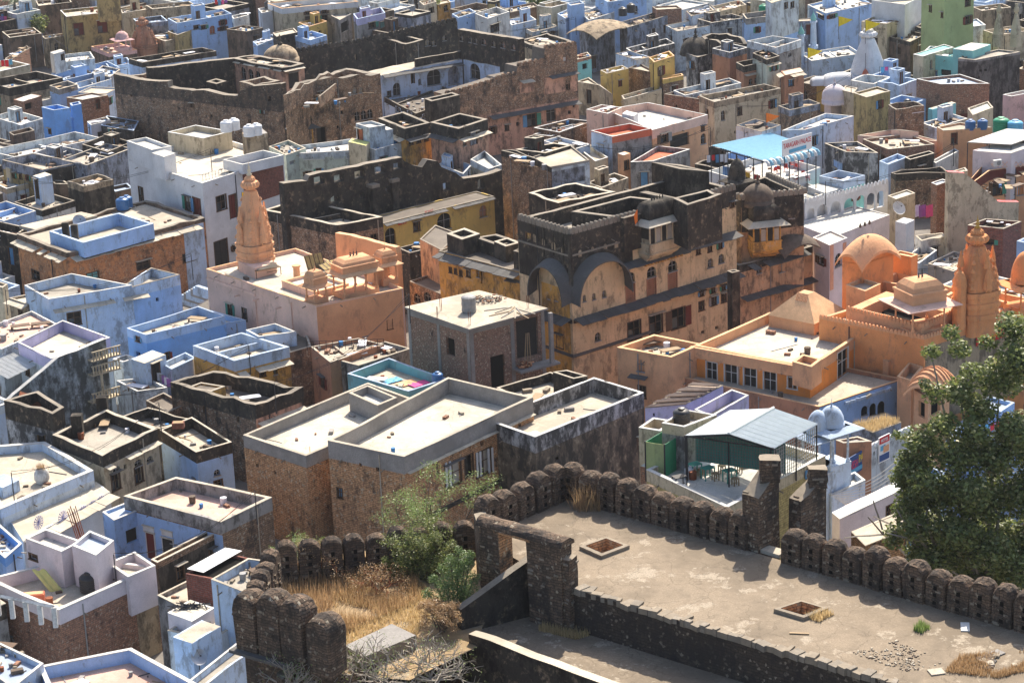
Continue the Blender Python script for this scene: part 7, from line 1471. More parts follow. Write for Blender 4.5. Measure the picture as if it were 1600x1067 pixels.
m_=Mb();m_.box(-hw*.9,hw*.9,0,.015,hh*.45,hh*.95,'signred',M_);m_.box(-hw*.7,hw*.2,0,.015,-hh*.1,hh*.3,'tankcyan',M_);m_.box(-hw*.2,hw*.8,.015,.03,-hh*.3,hh*.2,'peachdeep',M_);m_.box(-hw*.9,hw*.9,0,.015,-hh*.9,-hh*.4,'signblue',M_);m_.build('print',t_);letter(t_,M_,'HOTEL',0,hh*.7,hh*.25,'signwhite',hw*1.3,out=.03)
r,p=H('blue inner yard with dry grass growing on its ledge, below the blue arches',(1330,664),(1364,676),(1408,660),8.0,'bluegrey',.1,dk='earth',cop='copdark',F=(1384,652),key='grassledge')
rg=random.Random(3);pts=[]
for i in range(1500):k,l=rg.random(),rg.random();a_=Vector(p[0]).lerp(Vector(p[1]),k);b_=Vector(p[3]).lerp(Vector(p[2]),k);q=a_.lerp(b_,l);pts.append((q.x,q.y,7.95))
t_=blades(pts,.5,'drygrass','dry_grass',seed=3);tag(t_,'dry yellow grass growing along the ledge under the blue arches','grass',kind='stuff')
r,p=H('white roofed shed with an iron lattice wall below the posters',(1300,800),(1312,812),(1420,760),12.0,'pinkwhite',0,dk='whitesheet',cop='copwhite',F=(1400,752),key='whiteshed')
H('pale blue ledge house in front of the kiosks',(1284,760),(1300,774),(1352,750),11.0,'paleblue',.4,dk='palewhite',cop='copwhite')
H('tan sheet covered shed against the fort wall, left of the tree',(1330,830),(1352,852),(1440,818),14.5,'sandstone',0,dk='beige',cop='coping',F=(1404,800),z0=0)
t_=thing('power_lines','bundle of thin overhead wires fanning out above the street left of the tree','wires')
for i in range(11):
    a_=Vector((*W(1292+i*3,770+i*3,11),11+i*.05));b_=Vector((*W(1432,690+i*5,13),13-i*.12));m_=Mb();pr=None
    for k in range(13):q=a_.lerp(b_,k/12)-Vector((0,0,.9*math.sin(math.pi*k/12)));(m_.tube(pr,q,.03,.03,'framewhite',3,False)if pr else None);pr=q
    m_.build('wire',t_)
# ================================================================== bottom left
r,p=H('pink floored roof house with a blue courtyard, bottom left',(193,775),(345,815),(425,778),6.2,'rubble',.9,pmat='grey',dk='pinkdeck',cop='coping',F=(275,745),t=.3,key='pinkroof')
plast_panel(r,p[0],p[1],196,344,796,90,'blue',.03)
g2=px_ops([p[0],p[1]],[(237,852,12,40,'d','woodred'),(264,856,16,30,'w','shade'),(233,826,14,8,'w','framewhite'),(262,833,14,8,'w','framewhite')]).get(0,[])
for q in g2:
    M_=frame(p[0],p[1],0,0);m_=Mb();m_.box(q[0],q[1],.03,.07,q[2],q[3],q[5],M_);m_.box(q[0]-.08,q[0],.03,.11,q[2],q[3],'framewhite',M_);m_.box(q[1],q[1]+.08,.03,.11,q[2],q[3],'framewhite',M_);m_.box(q[0]-.12,q[1]+.12,.03,.2,q[3],q[3]+.08,'slab',M_);m_.build('door' if q[4]=='d' else 'window',r)
H('blue court wing with a dark opening, left of the dark red doors',(160,800),(178,813),(222,795),5.2,'blue',.2,cop='copwhite',dk='bluedeck',win=[(207,836,20,22,'o','shade')])
H('long stone boundary wall with a pale coping, beside the pink roof house',(236,874),(246,880),(418,792),5.0,'moss',.3,pmat='rubble',cop='coping',dk='beige',F=(412,786),key='longwall')
r,p=H('blue edged wide flat roof with a whitewashed pot, left edge',(-60,700),(0,795),(146,735),6.4,'bluewhite',.7,pmat='paleblue',dk='beige',cop='copwhite',F=(70,690),t=.4,key='wideroof')
t_=thing('water_pot','big whitewashed round water pot topped with straw on the wide flat roof','pot',(*W(66,752,5.8),5.7));m_=Mb();m_.lathe([(.45,0),(.62,.35),(.6,.8),(.42,1.15),(.2,1.25)],'white',14);m_.build('body',t_,smooth=True);pts=[(random.gauss(0,.22),random.gauss(0,.22),1.2)for _ in range(120)];o=blades(pts,.45,'rustgrass','straw',t_,5,.02,1.2);o['kind']='stuff'
H('low inner blue wall across the wide flat roof',(-20,752),(4,762),(30,750),6.6,'paleblue',0,cop=None,dk='copblue',z0=5,name='roof_wall',cat='wall')
r,p=H('white house painted with pale mauve flower murals below a ragged slate roof edge',(8,800),(36,846),(172,768),5.0,'cleanwhite',0,cop=None,dk='slab',F=(150,752),ch=[(1,.1,1.1,'slab',.2,None,1.0,.2,.01,0)],win=[(70,828,18,8,'a','shade'),(48,836,8,8,'o')],key='mural')
A_,B_=p[1],p[2]
for i,x_ in enumerate((60,98,130,145,158)):
    u,z=on_wall(x_,816-i*8,A_,B_);m_=Mb();M_=frame(A_,B_,u,z,.012)
    for k in range(14):a_=k/14*math.pi*2;m_.tube(M_@Vector((.55*math.cos(a_),0,.55*math.sin(a_))),M_@Vector((.55*math.cos(a_+.45),0,.55*math.sin(a_+.45))),.02,.02,'lavender',4,False);m_.tube(M_@Vector((0,0,0)),M_@Vector((.5*math.cos(a_),0,.5*math.sin(a_))),.02,.05,'lavender',4,False)
    m_.build('mural_flower',r)
r,p=H('bright blue box house on the left edge, bottom',(-40,828),(8,872),(34,850),6.0,'blue',.6,pmat='deepblue',cop='copwhite',dk='bluedeck',win=[(8,884,10,32,'d','shade')],key='bluebox')
r,p=H('pinkish white cabin house with a black tank and poles in its yard, bottom left',(-20,905),(92,955),(243,885),6.6,'brick',.9,pmat='pinkwhite',dk='beige',cop='copwhite',F=(120,868),t=.3,key='pinkcabin',win=[(17,1002,6,14,'w','bluepaint')])
plast_panel(r,p[1],p[2],208,242,905,140,'tan',.04)
annex(r,(40,842),(96,862),(128,846),8.5,'pinkwhite',.5,cop='copwhite',z0=5,dk='palewhite',win=[(52,870,12,8,'w','wood')])
annex(r,(112,852),(150,868),(178,845),8.8,'pinkwhite',.3,cop='copwhite',z0=5,dk='bluedeck')
annex(r,(168,880),(200,902),(243,884),7.0,'pinkwhite',.7,cop='copwhite',z0=4,dk='beige')
tank(140,922,5.8,.68,1.25,'tankblack','black ribbed water tank in the yard of the pinkish white cabin')
t_=thing('pole_bundle','bundle of reddish bamboo poles leaning on the pinkish white cabin','poles',(*W(135,880,6),5.7))
for k in range(6):m_=Mb();m_.tube((.1*k,0,0),(-1.1+.12*k,.6,4.2+.2*(k%3)),.05,.035,'rust',5);m_.build('pole',t_)
t_=thing('foam_mattress','pale yellow mat hung over the yard wall','mat',(*W(62,900,6.6),6.2));m_=Mb();m_.grid([[(-.5+k*.1+s_*.5,-.3*s_,.9-s_*.55+.08*math.sin(k))for s_ in(0,1,2,3)]for k in range(11)],'yellowcloth');m_.build('mat',t_);t_.name='mat'
t_=thing('crate','orange red crate in the yard corner by the white railing','crate',(*W(54,940,5.8),5.7));m_=Mb();m_.box(-.75,.75,-.35,.35,0,.75,'redflood',Matrix.Rotation(.1,4,'Z'));m_.box(-.65,.65,-.25,.25,.75,.8,'peachdeep',Matrix.Rotation(.1,4,'Z'));m_.build('box',t_)
t_=thing('white_rail_fence','white post and rail frame along the brick parapet, bottom left','fence')
fa,fb=Vector((*W(-5,930,7.2),7.2)),Vector((*W(84,948,7.2),7.2))
for k in range(5):q=fa.lerp(fb,k/4);m_=Mb();m_.box(-.16,.16,-.16,.16,-1.5,0,'white',Matrix.Translation(q));m_.build('post',t_)
m_=Mb();m_.tube(fa,fb,.14,.14,'white',4);m_.build('rail',t_)
r,p=H('pale blue end house against the long stone wall, bottom',(262,985),(330,1000),(392,962),5.6,'beige' if False else 'bluewhite',.2,cop='coping',dk='beige',F=(330,948))
r,p=H('tall pale blue house with an open grey roof by the fort bastion',(330,905),(382,925),(440,880),9.0,'paleblue',.6,cop='coping',dk='greydeck',key='bastionblue',F=(388,872))
r,p=H('low pale blue cabin with a rusty patched door and sheet roof, bottom',(270,995),(300,1005),(345,978),7.2,'paleblue',0,cop=None,dk='coping',win=[(309,1012,17,46,'d','rust')],key='rustdoor')
H('beige roof platform with red brick enclosure and tin sheet, bottom centre-left',(246,930),(300,958),(400,912),5.4,'grey',.3,dk='beige',cop='coping',F=(350,880))
r,p=H('red brick enclosure under a white tin sheet, bottom centre-left',(290,895),(334,905),(392,872),7.4,'redbrick',.2,dk='dark',cop='redbrick' if False else None,F=(345,862))
t_=thing('tin_sheet','flat white tin sheet laid over the red brick enclosure','sheet');q_=quad((292,888),(318,894),(378,860),7.6,(352,855));m_=Mb();m_.face([(x,y,7.6)for x,y in q_],'whitesheet');m_.face([(x,y,7.57)for x,y in q_][::-1],'whitesheet');m_.build('sheet',t_)
H('pink white low house with firewood on its roof, bottom',(262,958),(300,972),(335,950),6.4,'pinkwhite',.0,dk='sand',cop='copwhite')
t_=thing('firewood','heap of dark broken firewood on the pink white low roof','firewood',(*W(296,950,6.4),6.42));m_=Mb();[m_.tube((random.gauss(0,.6),random.gauss(0,.25),.05),(random.gauss(0,.7),random.gauss(0,.3),.3),.05,.04,'iron',4)for _ in range(26)];o=m_.build('sticks',t_);o['kind']='stuff'
r,p=H('pale blue walled roof with a rounded corner parapet, bottom left edge',(60,1040),(90,1110),(330,1080),6.6,'paleblue',.9,pmat='blue',dk='pinkdeck',cop='copwhite',F=(190,1000)if False else(205,1012),t=.3,key='bottomblue')
r,p=H('blue white gabled parapet at the bottom left corner',(-60,1015),(20,1075),(68,1036),7.2,'paleblue',.4,pmat='paleblue',dk='bluedeck',cop='copwhite',F=(-10,1000))
r,p=H('pale blue long step wall house at the bottom, right of the dish',(280,1075),(300,1085),(395,1015),6.2,'paleblue',.4,cop='copwhite',dk='greydeck',F=(372,1004))
dish(312,1046,5.2,.55,'small grey satellite dish by the rusty door cabin','metal')
# ================================================================== the fort in front
def face_poly(mb,pts,z,mat):mb.face([(x,y,z)for x,y in pts],mat)
TZ=26.0
nl,nr,fr_,ft,tl_=W(890,918,TZ),W(1760,1175,TZ),W(1700,1012,TZ),W(882,778,TZ),W(748,842,TZ)
te=thing('fort_terrace','broad worn stone terrace of the fort with two square light wells','terrace')
def sub_holes(pts,holes):pass
H1=[W(*q,TZ)for q in((916,858),(941,869),(973,857),(947,847))];H2=[W(*q,TZ)for q in((1221,956),(1255,966),(1283,955),(1252,946))]
import mathutils.geometry as mg
outer=[Vector((x,y,0))for x,y in(nl,nr,fr_,ft,tl_)];h1=[Vector((x,y,0))for x,y in H1][::-1];h2=[Vector((x,y,0))for x,y in H2][::-1]
tris=mg.tessellate_polygon([outer,h1,h2]);allp=outer+h1+h2
mb=Mb()
for t3 in tris:
    q=[(allp[i].x,allp[i].y,TZ)for i in t3];ar=(q[1][0]-q[0][0])*(q[2][1]-q[0][1])-(q[1][1]-q[0][1])*(q[2][0]-q[0][0]);mb.face(q if ar>0 else q[::-1],'terrace')
mb.build('paved_floor',te)
for hole,nm in((H1,0),(H2,1)):
    cx=sum(p[0]for p in hole)/4;cy=sum(p[1]for p in hole)/4;sc=lambda k,z:[(cx+(x-cx)*k,cy+(y-cy)*k,z)for x,y in hole]
    mb=Mb();mb.grid([sc(1.0,TZ-.6),sc(1.0,TZ+.004),sc(1.02,TZ+.22)][::-1],'sandstone',True);mb.grid([sc(1.02,TZ+.2),sc(1.38,TZ+.18),sc(1.38,TZ-.02)][::-1],'stonelight',True);mb.face(sc(1.01,TZ-.5),'beige');o=mb.build('light_well',te)
    for i in range(22):
        if nm==1:m2=Mb();m2.box(-.12,.12,-.08,.08,0,.05,random.choice(['stonelight','coping','sandstone']),T(cx+random.gauss(0,.35),cy+random.gauss(0,.25),TZ-.49,random.uniform(0,3)));o2=m2.build('rubble_chip',o)
mb=Mb()
ring=[nl,nr,fr_,ft,tl_]
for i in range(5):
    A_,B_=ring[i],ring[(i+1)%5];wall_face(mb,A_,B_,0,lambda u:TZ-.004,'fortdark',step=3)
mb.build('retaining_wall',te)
def lerp2(a,b,k):return(a[0]+(b[0]-a[0])*k,a[1]+(b[1]-a[1])*k)
L_=math.hypot(nr[0]-nl[0],nr[1]-nl[1]);u=.3;rr_=random.Random(5)
while u<L_*.62:
    wd=rr_.uniform(.15,.6);M_=frame(nl,nr,u,TZ,.02)@Matrix.Rotation(rr_.uniform(-.3,.3),4,'Z');m_=Mb();hh=rr_.uniform(.0,.12);dp=rr_.uniform(.2,.7)
    m_.box(0,wd,-dp,.04,-.25,hh,'stonelight' if rr_.random()<.6 else 'copdark',M_);m_.build('rim_stone',te);u+=wd+.02
MER={}
def merlon_mesh(w_,t,h,mat,seed,slots=True):
    rg=random.Random(seed);mb=Mb();n=12;prof=[(-w_/2,0)]
    hs=h-w_*.5
    for i in range(n+1):a=math.pi*(1-i/n);prof.append((w_/2*math.cos(a),hs+w_*.5*math.sin(a)))
    prof.append((w_/2,0));rows=[]
    for k,(d,s_)in enumerate(((t*.5,.9),(t*.4,.98),(0,1.0),(-t*.4,.95),(-t*.5,.84))):
        rows.append([(x*s_+rg.uniform(-.03,.03),d+rg.uniform(-.02,.02),z*(1-(1-s_)*.35)+(.1 if abs(d)<.01 and z>hs*.8 else 0)+rg.uniform(-.03,.03)*(z>.1))for x,z in prof])
    mb.grid(rows,mat);mb.face(rows[0],mat);mb.face(rows[-1][::-1],mat)
    if slots:
        for x,z in((0,h*.42),(0,h*.2),(.02,h*.62)):
            for sd in(1,-1):
                sz=w_*.085;hz=h*(.065 if z>h*.5 else .055);y0=t*.5*sd*.985
                mb.box(x-sz,x+sz,min(y0-.01*sd,y0+.02*sd),max(y0-.01*sd,y0+.02*sd),z-hz,z+hz,'dark');mb.box(x-sz*1.6,x+sz*1.6,min(y0,y0+.07*sd),max(y0,y0+.07*sd),z+hz,z+hz+.06,mat);mb.box(x-sz*1.5,x+sz*1.5,min(y0,y0+.05*sd),max(y0,y0+.05*sd),z-hz-.05,z-hz,mat)
    for i in range(9):
        sd=1;x,z=rg.uniform(-w_*.38,w_*.38),rg.uniform(.1,h*.75)
        if abs(x)<w_*.18:continue
        a=rg.uniform(.08,.17);mb.box(x-a,x+a,t*.46,t*.5+rg.uniform(.02,.05),z-.05,z+.05,rg.choice([mat,'stonebrown','stonelight']))
    return mb.build('merlon',link=False)
def merlon_row(parent,A,B,z,n,h,t,mat='fort',zf=None,slots=True,sq=1.0):
    L=math.hypot(B[0]-A[0],B[1]-A[1]);pw=L/n
    for i in range(n):
        var=(i*5+int(A[0]))%7;key=('mer',round(pw,2),h,t,var,mat)
        if key not in MER:MER[key]=merlon_mesh(pw*.99,t,h,mat,hash((var,3))%97,slots)
        o=bpy.data.objects.new('merlon',MER[key]);COL.objects.link(o);o.parent=parent
        o.matrix_local=frame(A,B,pw*(i+.5),(zf(i)if zf else z)-.1)@Matrix.Rotation(random.uniform(-.07,.07),4,'Z')@Matrix.Rotation(random.uniform(-.04,.04),4,'Y')@Matrix.Diagonal((random.uniform(.93,1.02),random.uniform(.9,1.05),random.uniform(.88,1.06),1))
pa=thing('battlement','left run of rounded stone merlons rising to the terrace corner','battlement');A_,B_=W(748,836,TZ),W(880,776,TZ);merlon_row(pa,A_,B_,TZ,5,2.05,.95)
pb=thing('battlement','middle run of rounded stone merlons descending to the gap with the two piers','battlement');A_,B_=W(884,774,TZ),W(1175,856,TZ);merlon_row(pb,A_,B_,TZ,10,1.95,.95)
pc=thing('battlement','right run of rounded stone merlons going down to the right edge below the tree','battlement');A_,B_=W(1228,874,TZ),W(1735,1022,TZ);merlon_row(pc,A_,B_,TZ,15,2.0,.95)
t_=thing('threshold','pale stone sill in the gap between the battlements','sill');m_=Mb();m_.box(0,1.9,-.35,.35,-.05,.14,'coping',frame(W(1176,853,TZ),W(1226,868,TZ),0,TZ));m_.build('stone',t_)
def rough_block(parent,poly,z0,z1,mat,top,name='masonry',seed=1,ztop=None,nst=60):
    mb=Mb();n=len(poly);rg=random.Random(seed);zt=ztop or[z1]*n;ks=5;rows=[]
    for k in range(ks+1):
        row=[]
        for i in range(n):
            A,B=poly[i],poly[(i+1)%n]
            for s_ in(0,.33,.66):zz=z0+((zt[i]*(1-s_)+zt[(i+1)%n]*s_)-z0)*k/ks;row.append((A[0]+(B[0]-A[0])*s_+rg.uniform(-.04,.04),A[1]+(B[1]-A[1])*s_+rg.uniform(-.04,.04),zz+rg.uniform(-.04,.04)*(k>0)))
        rows.append(row)
    mb.grid(rows,mat,True);mb.face(rows[-1],top);wo=mb.build(name,parent)
    st=Mb()
    for i in range(nst):
        e=rg.choice([0,1]);A,B=poly[e],poly[(e+1)%n];L=math.hypot(B[0]-A[0],B[1]-A[1]);u=rg.uniform(.1,L-.1);zz=rg.uniform(z0+(z1-z0)*.1,z1-.15);a=rg.uniform(.06,.16)
        st.box(u-a,u+a,-.05,rg.uniform(.02,.06),zz-.045,zz+.045,rg.choice(['stonelight','stonebrown','stonelight','copdark']),frame(A,B,0,0))
    if nst:o=st.build('proud_stones',parent);o['kind']='stuff'
    return wo
t_=thing('masonry_pier','tall ruined stone pier left of the gap, with a small block on its slanted top','pier');pol=quad((1160,858),(1186,866),(1218,850),TZ-.1);zt=[28.9,28.9,29.9,29.9]
rough_block(t_,pol,20,29.3,'fort','stonelight',seed=2,ztop=zt,nst=70);c_=(pol[2][0]*.5+pol[3][0]*.3+pol[1][0]*.2,pol[2][1]*.5+pol[3][1]*.3+pol[1][1]*.2);rough_block(t_,[(c_[0]-.55,c_[1]-.4),(c_[0]+.45,c_[1]-.5),(c_[0]+.5,c_[1]+.4),(c_[0]-.5,c_[1]+.4)],29.4,30.6,'fort','stonelight','top_block',3,nst=4)
t_=thing('masonry_pier','tall ruined stone pier right of the gap, behind the first right merlon','pier');pol=quad((1232,850),(1252,857),(1290,840),TZ-.1);zt=[28.4,28.4,29.2,29.2]
rough_block(t_,pol,20,28.8,'fort','stonelight',seed=4,ztop=zt,nst=60);c_=(pol[2][0]*.6+pol[3][0]*.2+pol[1][0]*.2,pol[2][1]*.6+pol[3][1]*.2+pol[1][1]*.2);rough_block(t_,[(c_[0]-.5,c_[1]-.35),(c_[0]+.4,c_[1]-.45),(c_[0]+.4,c_[1]+.35),(c_[0]-.5,c_[1]+.4)],28.8,29.8,'fort','stonelight','top_block',5,nst=3)
gt=thing('fort_gateway','dark stone gateway with a thick rounded lintel at the left edge of the terrace','gateway')
g0,g1=W(760,880,TZ),W(886,917,TZ);LG=math.hypot(g1[0]-g0[0],g1[1]-g0[1])
uo0,uo1=on_wall(789,850,g0,g1)[0],on_wall(832,850,g0,g1)[0];zti=on_wall(815,833,g0,g1)[1];ztop=on_wall(760,806,g0,g1)[1]
rough_block(gt,[tuple((frame(g0,g1,u,0,d)@Vector((0,0,0)))[:2])for u,d in((0,.45),(uo0,.45),(uo0,-.45),(0,-.45))],22,zti,'fort','fort','left_pillar',6,nst=30)
rough_block(gt,[tuple((frame(g0,g1,u,0,d)@Vector((0,0,0)))[:2])for u,d in((uo1,.45),(LG,.45),(LG,-.45),(uo1,-.45))],22,zti,'fort','fort','right_pillar',7,nst=40)
m_=Mb();M_=frame(g0,g1,0,0);rows=[]
for i in range(13):
    u=-.15+(LG+.3)*i/12;rows.append([M_@Vector((u+random.uniform(-.03,.03),.52*math.cos(a),zti+.02+(ztop-zti)*(.0 if math.sin(a)<0 else 1)*max(0,math.sin(a))**.8+random.uniform(-.03,.03)))for a in[math.pi*(k/8)for k in range(9)]])
m_.grid(rows,'fort');m_.face(rows[-1],'fort');m_.face(rows[0][::-1],'fort');m_.grid([[r_[0]for r_ in rows],[r_[-1]for r_ in rows]],'fort');m_.build('rounded_lintel',gt)
m_=Mb();m_.box(uo0-.02,uo0+.05,-.5,.47,23,zti,'sandstone',M_);m_.build('door_jamb',gt);m_=Mb();m_.box(uo0-.3,uo1+.2,.38,.5,zti-.1,zti+.02,'sandstone',M_);m_.build('wood_lintel',gt)  # paler jamb plate carries the sunlit look of that side in its colour
t_=thing('stone_stub','short stub wall of light edged stones beside the gateway','wall');rough_block(t_,quad((874,918),(890,924),(904,914),TZ),23,27.6,'fort','stonelight',seed=9,nst=24)
t_=thing('fort_side_wall','narrow light stone wall running down the left side of the terrace to the garden','wall');s0,s1=W(742,842,TZ),W(757,884,TZ)
rough_block(t_,[s0,(s0[0]+.7,s0[1]),(s1[0]+.7,s1[1]),s1][::-1]if False else ccw([s0,s1,(s1[0]+.6,s1[1]+.3),(s0[0]+.6,s0[1]+.3)]),15,27.4,'fort','stonelight',seed=11,nst=30)
r,ab,tp=profwall('sloping plastered stair wall running down from the gateway',(722,990),(846,958),23.8,[(720,952),(834,870),(848,866)],'black',.5,zb=15,name='stair_wall',capm='copdark')
mb=Mb();face_poly(mb,[W(*q,23.8)for q in((690,985),(733,1003),(1000,1105),(1900,1420),(1900,1250),(880,925),(760,930))],23.8,'terrace');o=mb.build('court_floor');o['kind']='structure'
r,ab,tp=profwall('low front wall with a pale worn top at the bottom edge',(733,1010),(1000,1112),23.8,[(733,989),(939,1067),(1000,1090)],'black',.55,zb=0,name='front_wall',capm='slab')
gz=24.0
mb=Mb();gp=[W(*q,gz)for q in((392,1000),(534,1052),(640,1062),(745,1010),(775,905),(748,842),(700,842),(430,880))];face_poly(mb,gp,gz,'earth');o=mb.build('garden_ground');o['kind']='structure'
mb=Mb();lp_=[W(*q,19.0)for q in((300,1160),(400,1300),(1400,1500),(1100,1180),(700,1090))];face_poly(mb,lp_,19.0,'earth');o=mb.build('lower_ground');o['kind']='structure'
bt=thing('fort_bastion','tall stone bastion wall with four big rounded merlons, bottom left of centre','bastion')
A_,B_=W(381,1005,25.0),W(532,1050,25.0);mb=Mb();wall_face(mb,A_,B_,0,lambda u:25.0,'fort',step=2.5);C_=W(392,985,25.0);D_=W(430,905,25.0)
wall_face(mb,D_,A_,0,lambda u:25.0,'fort',step=2.5);E_=(B_[0]+.8,B_[1]+.6);wall_face(mb,B_,W(590,1020,25),0,lambda u:24.6,'fort',step=2.5);mb.build('curtain_wall',bt)
merlon_row(bt,A_,B_,25.0,4,3.2,1.35,'fort',slots=False);m_=Mb();M_=frame(A_,B_,0,25.0);LB=math.hypot(B_[0]-A_[0],B_[1]-A_[1]);m_.box(-.1,LB*.62,.5,.95,-.1,.05,'slabgrey',M_);m_.build('stone_ledge',bt)
b2=thing('fort_parapet','side parapet of small broken merlons climbing away behind the bastion','battlement');A2,B2=W(394,905,27.6),W(424,853,27.6);merlon_row(b2,A2,B2,25.4,4,2.2,.9);
b3=thing('fort_parapet','far garden parapet of rounded merlons half hidden by shrubs','battlement');A3,B3=W(430,868,25.6),W(742,842,25.2);merlon_row(b3,A3,B3,24.3,9,2.2,.8)
mb=Mb();wall_face(mb,A3,B3,0,lambda u:24.6,'fort',step=3);b_,a_=A3,B3;mb.build('parapet_base',b3);mb=Mb();wall_face(mb,(B3[0],B3[1]+.8),(A3[0],A3[1]+.8),0,lambda u:24.6,'fort',step=3);mb.build('outer_face',b3)
t_=thing('low_wall','low broken wall with a light capstone in front of the bastion','wall');rough_block(t_,ccw([W(432,1058,24.2),W(440,1068,24.2),W(516,1022,24.2),W(508,1012,24.2)]),18,24.4,'fort','stonelight',seed=21,nst=10)
t_=thing('concrete_slab','tilted pale concrete cover slab in the dry garden','slab');q_=[W(*q,24.7)for q in((539,1008),(568,1026),(650,992),(612,974))];mb=Mb();mb.grid([[(x,y,23.9)for x,y in q_],[(x,y,24.7)for x,y in q_]],'copdark',True);face_poly(mb,q_,24.7,'concrete');mb.build('slab',t_)
for i,(x_,y_,sx,sy,lb)in enumerate(((1249,990,.45,.07,'short plank lying on the terrace below the right light well'),(1463,1050,.33,.28,'square pale tile lying on the terrace near the bottom right corner'),(1555,1022,.4,.25,'flat grey slab at the broken patch, upper one'),(1545,1038,.5,.2,'flat grey slab at the broken patch, lower one'),(1508,980,.45,.2,'white plastic scrap near the right battlement'))):
    t_=thing('debris',lb,'debris',(*W(x_,y_,TZ),TZ+.01));t_.rotation_euler.z=-.2+i*.4;m_=Mb();m_.box(-sx,sx,-sy,sy,0,.05,['bamboo','coping','concrete','slabgrey','whitesheet'][i]);m_.build('piece',t_)
t_=thing('litter','white litter scrap caught in the garden shrubs','litter',(*W(592,859,24.6),24.8));m_=Mb();m_.box(-.25,.25,-.15,.15,0,.03,'whitesheet');m_.build('sheet',t_)
def scatter(px_poly,z,n,rg):
    out=[];xs=[p[0]for p in px_poly];ys=[p[1]for p in px_poly];P=ccw([W(*p,z)for p in px_poly])
    while len(out)<n:
        q=W(rg.uniform(min(xs),max(xs)),rg.uniform(min(ys),max(ys)),z)
        if inside(q,P)and nz(q[0]*.5,q[1]*.5)>-.35+rg.uniform(0,.25):out.append((q[0],q[1],z))
    return out
rg=random.Random(11)
tag(blades(scatter([(525,1030),(640,1005),(690,945),(640,890),(520,930)],gz,6500,rg),.3,'drygrass','dry_grass',seed=5,w_=.02),'golden dry grass carpeting the garden ground','grass',kind='stuff')
tag(blades(scatter([(430,960),(520,1000),(660,940),(640,870),(450,880)],gz,5200,rg),.7,'rustgrass','dry_undergrowth',seed=6,w_=.018,lean=.5),'rust coloured dry undergrowth below the far garden parapet','undergrowth',kind='stuff')
tag(blades(scatter([(878,790),(905,800),(940,800),(925,780),(890,775)],TZ,420,rg),1.3,'rustgrass','dry_grass_tuft',seed=7,w_=.012,lean=.75),'tall orange dry grass tuft in the terrace corner','grass',kind='stuff')
tag(blades(scatter([(1255,965),(1280,972),(1305,960),(1285,955)],TZ,500,rg),.3,'drygrass','dry_grass_tuft',seed=8),'small dry grass tuft at the right rim of the right light well','grass',kind='stuff')
tag(blades(scatter([(1475,1050),(1560,1060),(1640,1040),(1600,1018),(1500,1025)],TZ,2500,rg),.25,'rustgrass','dry_grass_patch',seed=9),'orange dry grass on the broken patch at the bottom right','grass',kind='stuff')
tag(blades(scatter([(1425,985),(1440,990),(1455,982),(1440,975)],TZ,250,rg),.35,'leaf_light','green_weed',seed=10),'small green weed growing on the terrace','weed',kind='stuff')
tag(blades(scatter([(840,985),(900,1000),(930,990),(860,970)],23.8,1200,rg)+scatter([(1010,1000),(1120,1040),(1150,1030),(1040,985)],23.8,1200,rg),.35,'drygrass','court_grass',seed=12),'dry grass patches on the shaded lower court floor','grass',kind='stuff')
rg=random.Random(17);mb=Mb()
for q in scatter([(1330,1020),(1420,1050),(1480,1035),(1400,1000)],TZ,260,rg):mb.box(-.035,.035,-.03,.03,0,.035,rg.choice(['stonelight','coping','stonebrown']),T(q[0],q[1],TZ,rg.uniform(0,3),rg.uniform(.5,1.4)))
for q in scatter([(1530,1030),(1550,1045),(1590,1040),(1560,1022)],TZ,120,rg):mb.box(-.12,.12,-.1,.1,0,.08,rg.choice(['stonelight','coping','stonebrown']),T(q[0],q[1],TZ,rg.uniform(0,3),rg.uniform(.5,1.4)))
tag(mb.build('gravel'),'gravel and small broken stones scattered on the right of the terrace','gravel',kind='stuff')
# ================================================================== shrubs and trees
def bush(px,py,z,h,rad_,leafmat,label,n,twigs=3,leafsize=.08,kind='bush',spread=.7,lift=.5,twm='bark',seed=1,cat='shrub',rb=.045):
    x,y=W(px,py,z);t=thing(kind,label,cat,(x,y,z));rgx=random.Random(seed);tips=[];mb=Mb()
    for i in range(twigs*2):branches(mb,(rgx.uniform(-.2,.2),rgx.uniform(-.2,.2),0),(rgx.gauss(0,spread),rgx.gauss(0,spread),1),h*.36,rb,3,twm,spread*.8,tips,rgx,.2)
    mb.build('stems',t)
    if n:
        tips=[q for q in tips if abs(q[0])<rad_*1.6 and abs(q[1])<rad_*1.6];blobs=[(q,(rad_*.32,rad_*.32,rad_*.22),1)for q in tips]
        leaf_cloud(blobs,n,leafsize,leafmat,'foliage',t,.35,seed=seed)
    return t
bush(700,845,24.2,4.6,1.7,'leaf_light','feathery light green thorn bush in front of the sandstone house',3600,3,.05,seed=3,spread=.75)
bush(640,850,24.2,3.0,1.5,'leaf_light','lower feathery green bush left of the light green one',2600,3,.05,seed=4,spread=.9)
bush(655,890,24.0,3.0,1.5,'leaf','dark green straggling bush with litter in the garden',6500,4,.06,seed=5,spread=.95)
def dense(px,py,z,bl,mat,label,n,sz,seed):
    x,y=W(px,py,z);t=thing('bush',label,'shrub',(x,y,z));rr=random.Random(seed);m=Mb()
    for c,r in bl:m.tube((c[0]*.2,c[1]*.2,0),c,.05,.02,'bark',5)
    m.build('stems',t);leaf_cloud([(c,(r,r,r*1.15),r*r)for c,r in bl],n,sz,mat,'foliage',t,.3,seed=seed)
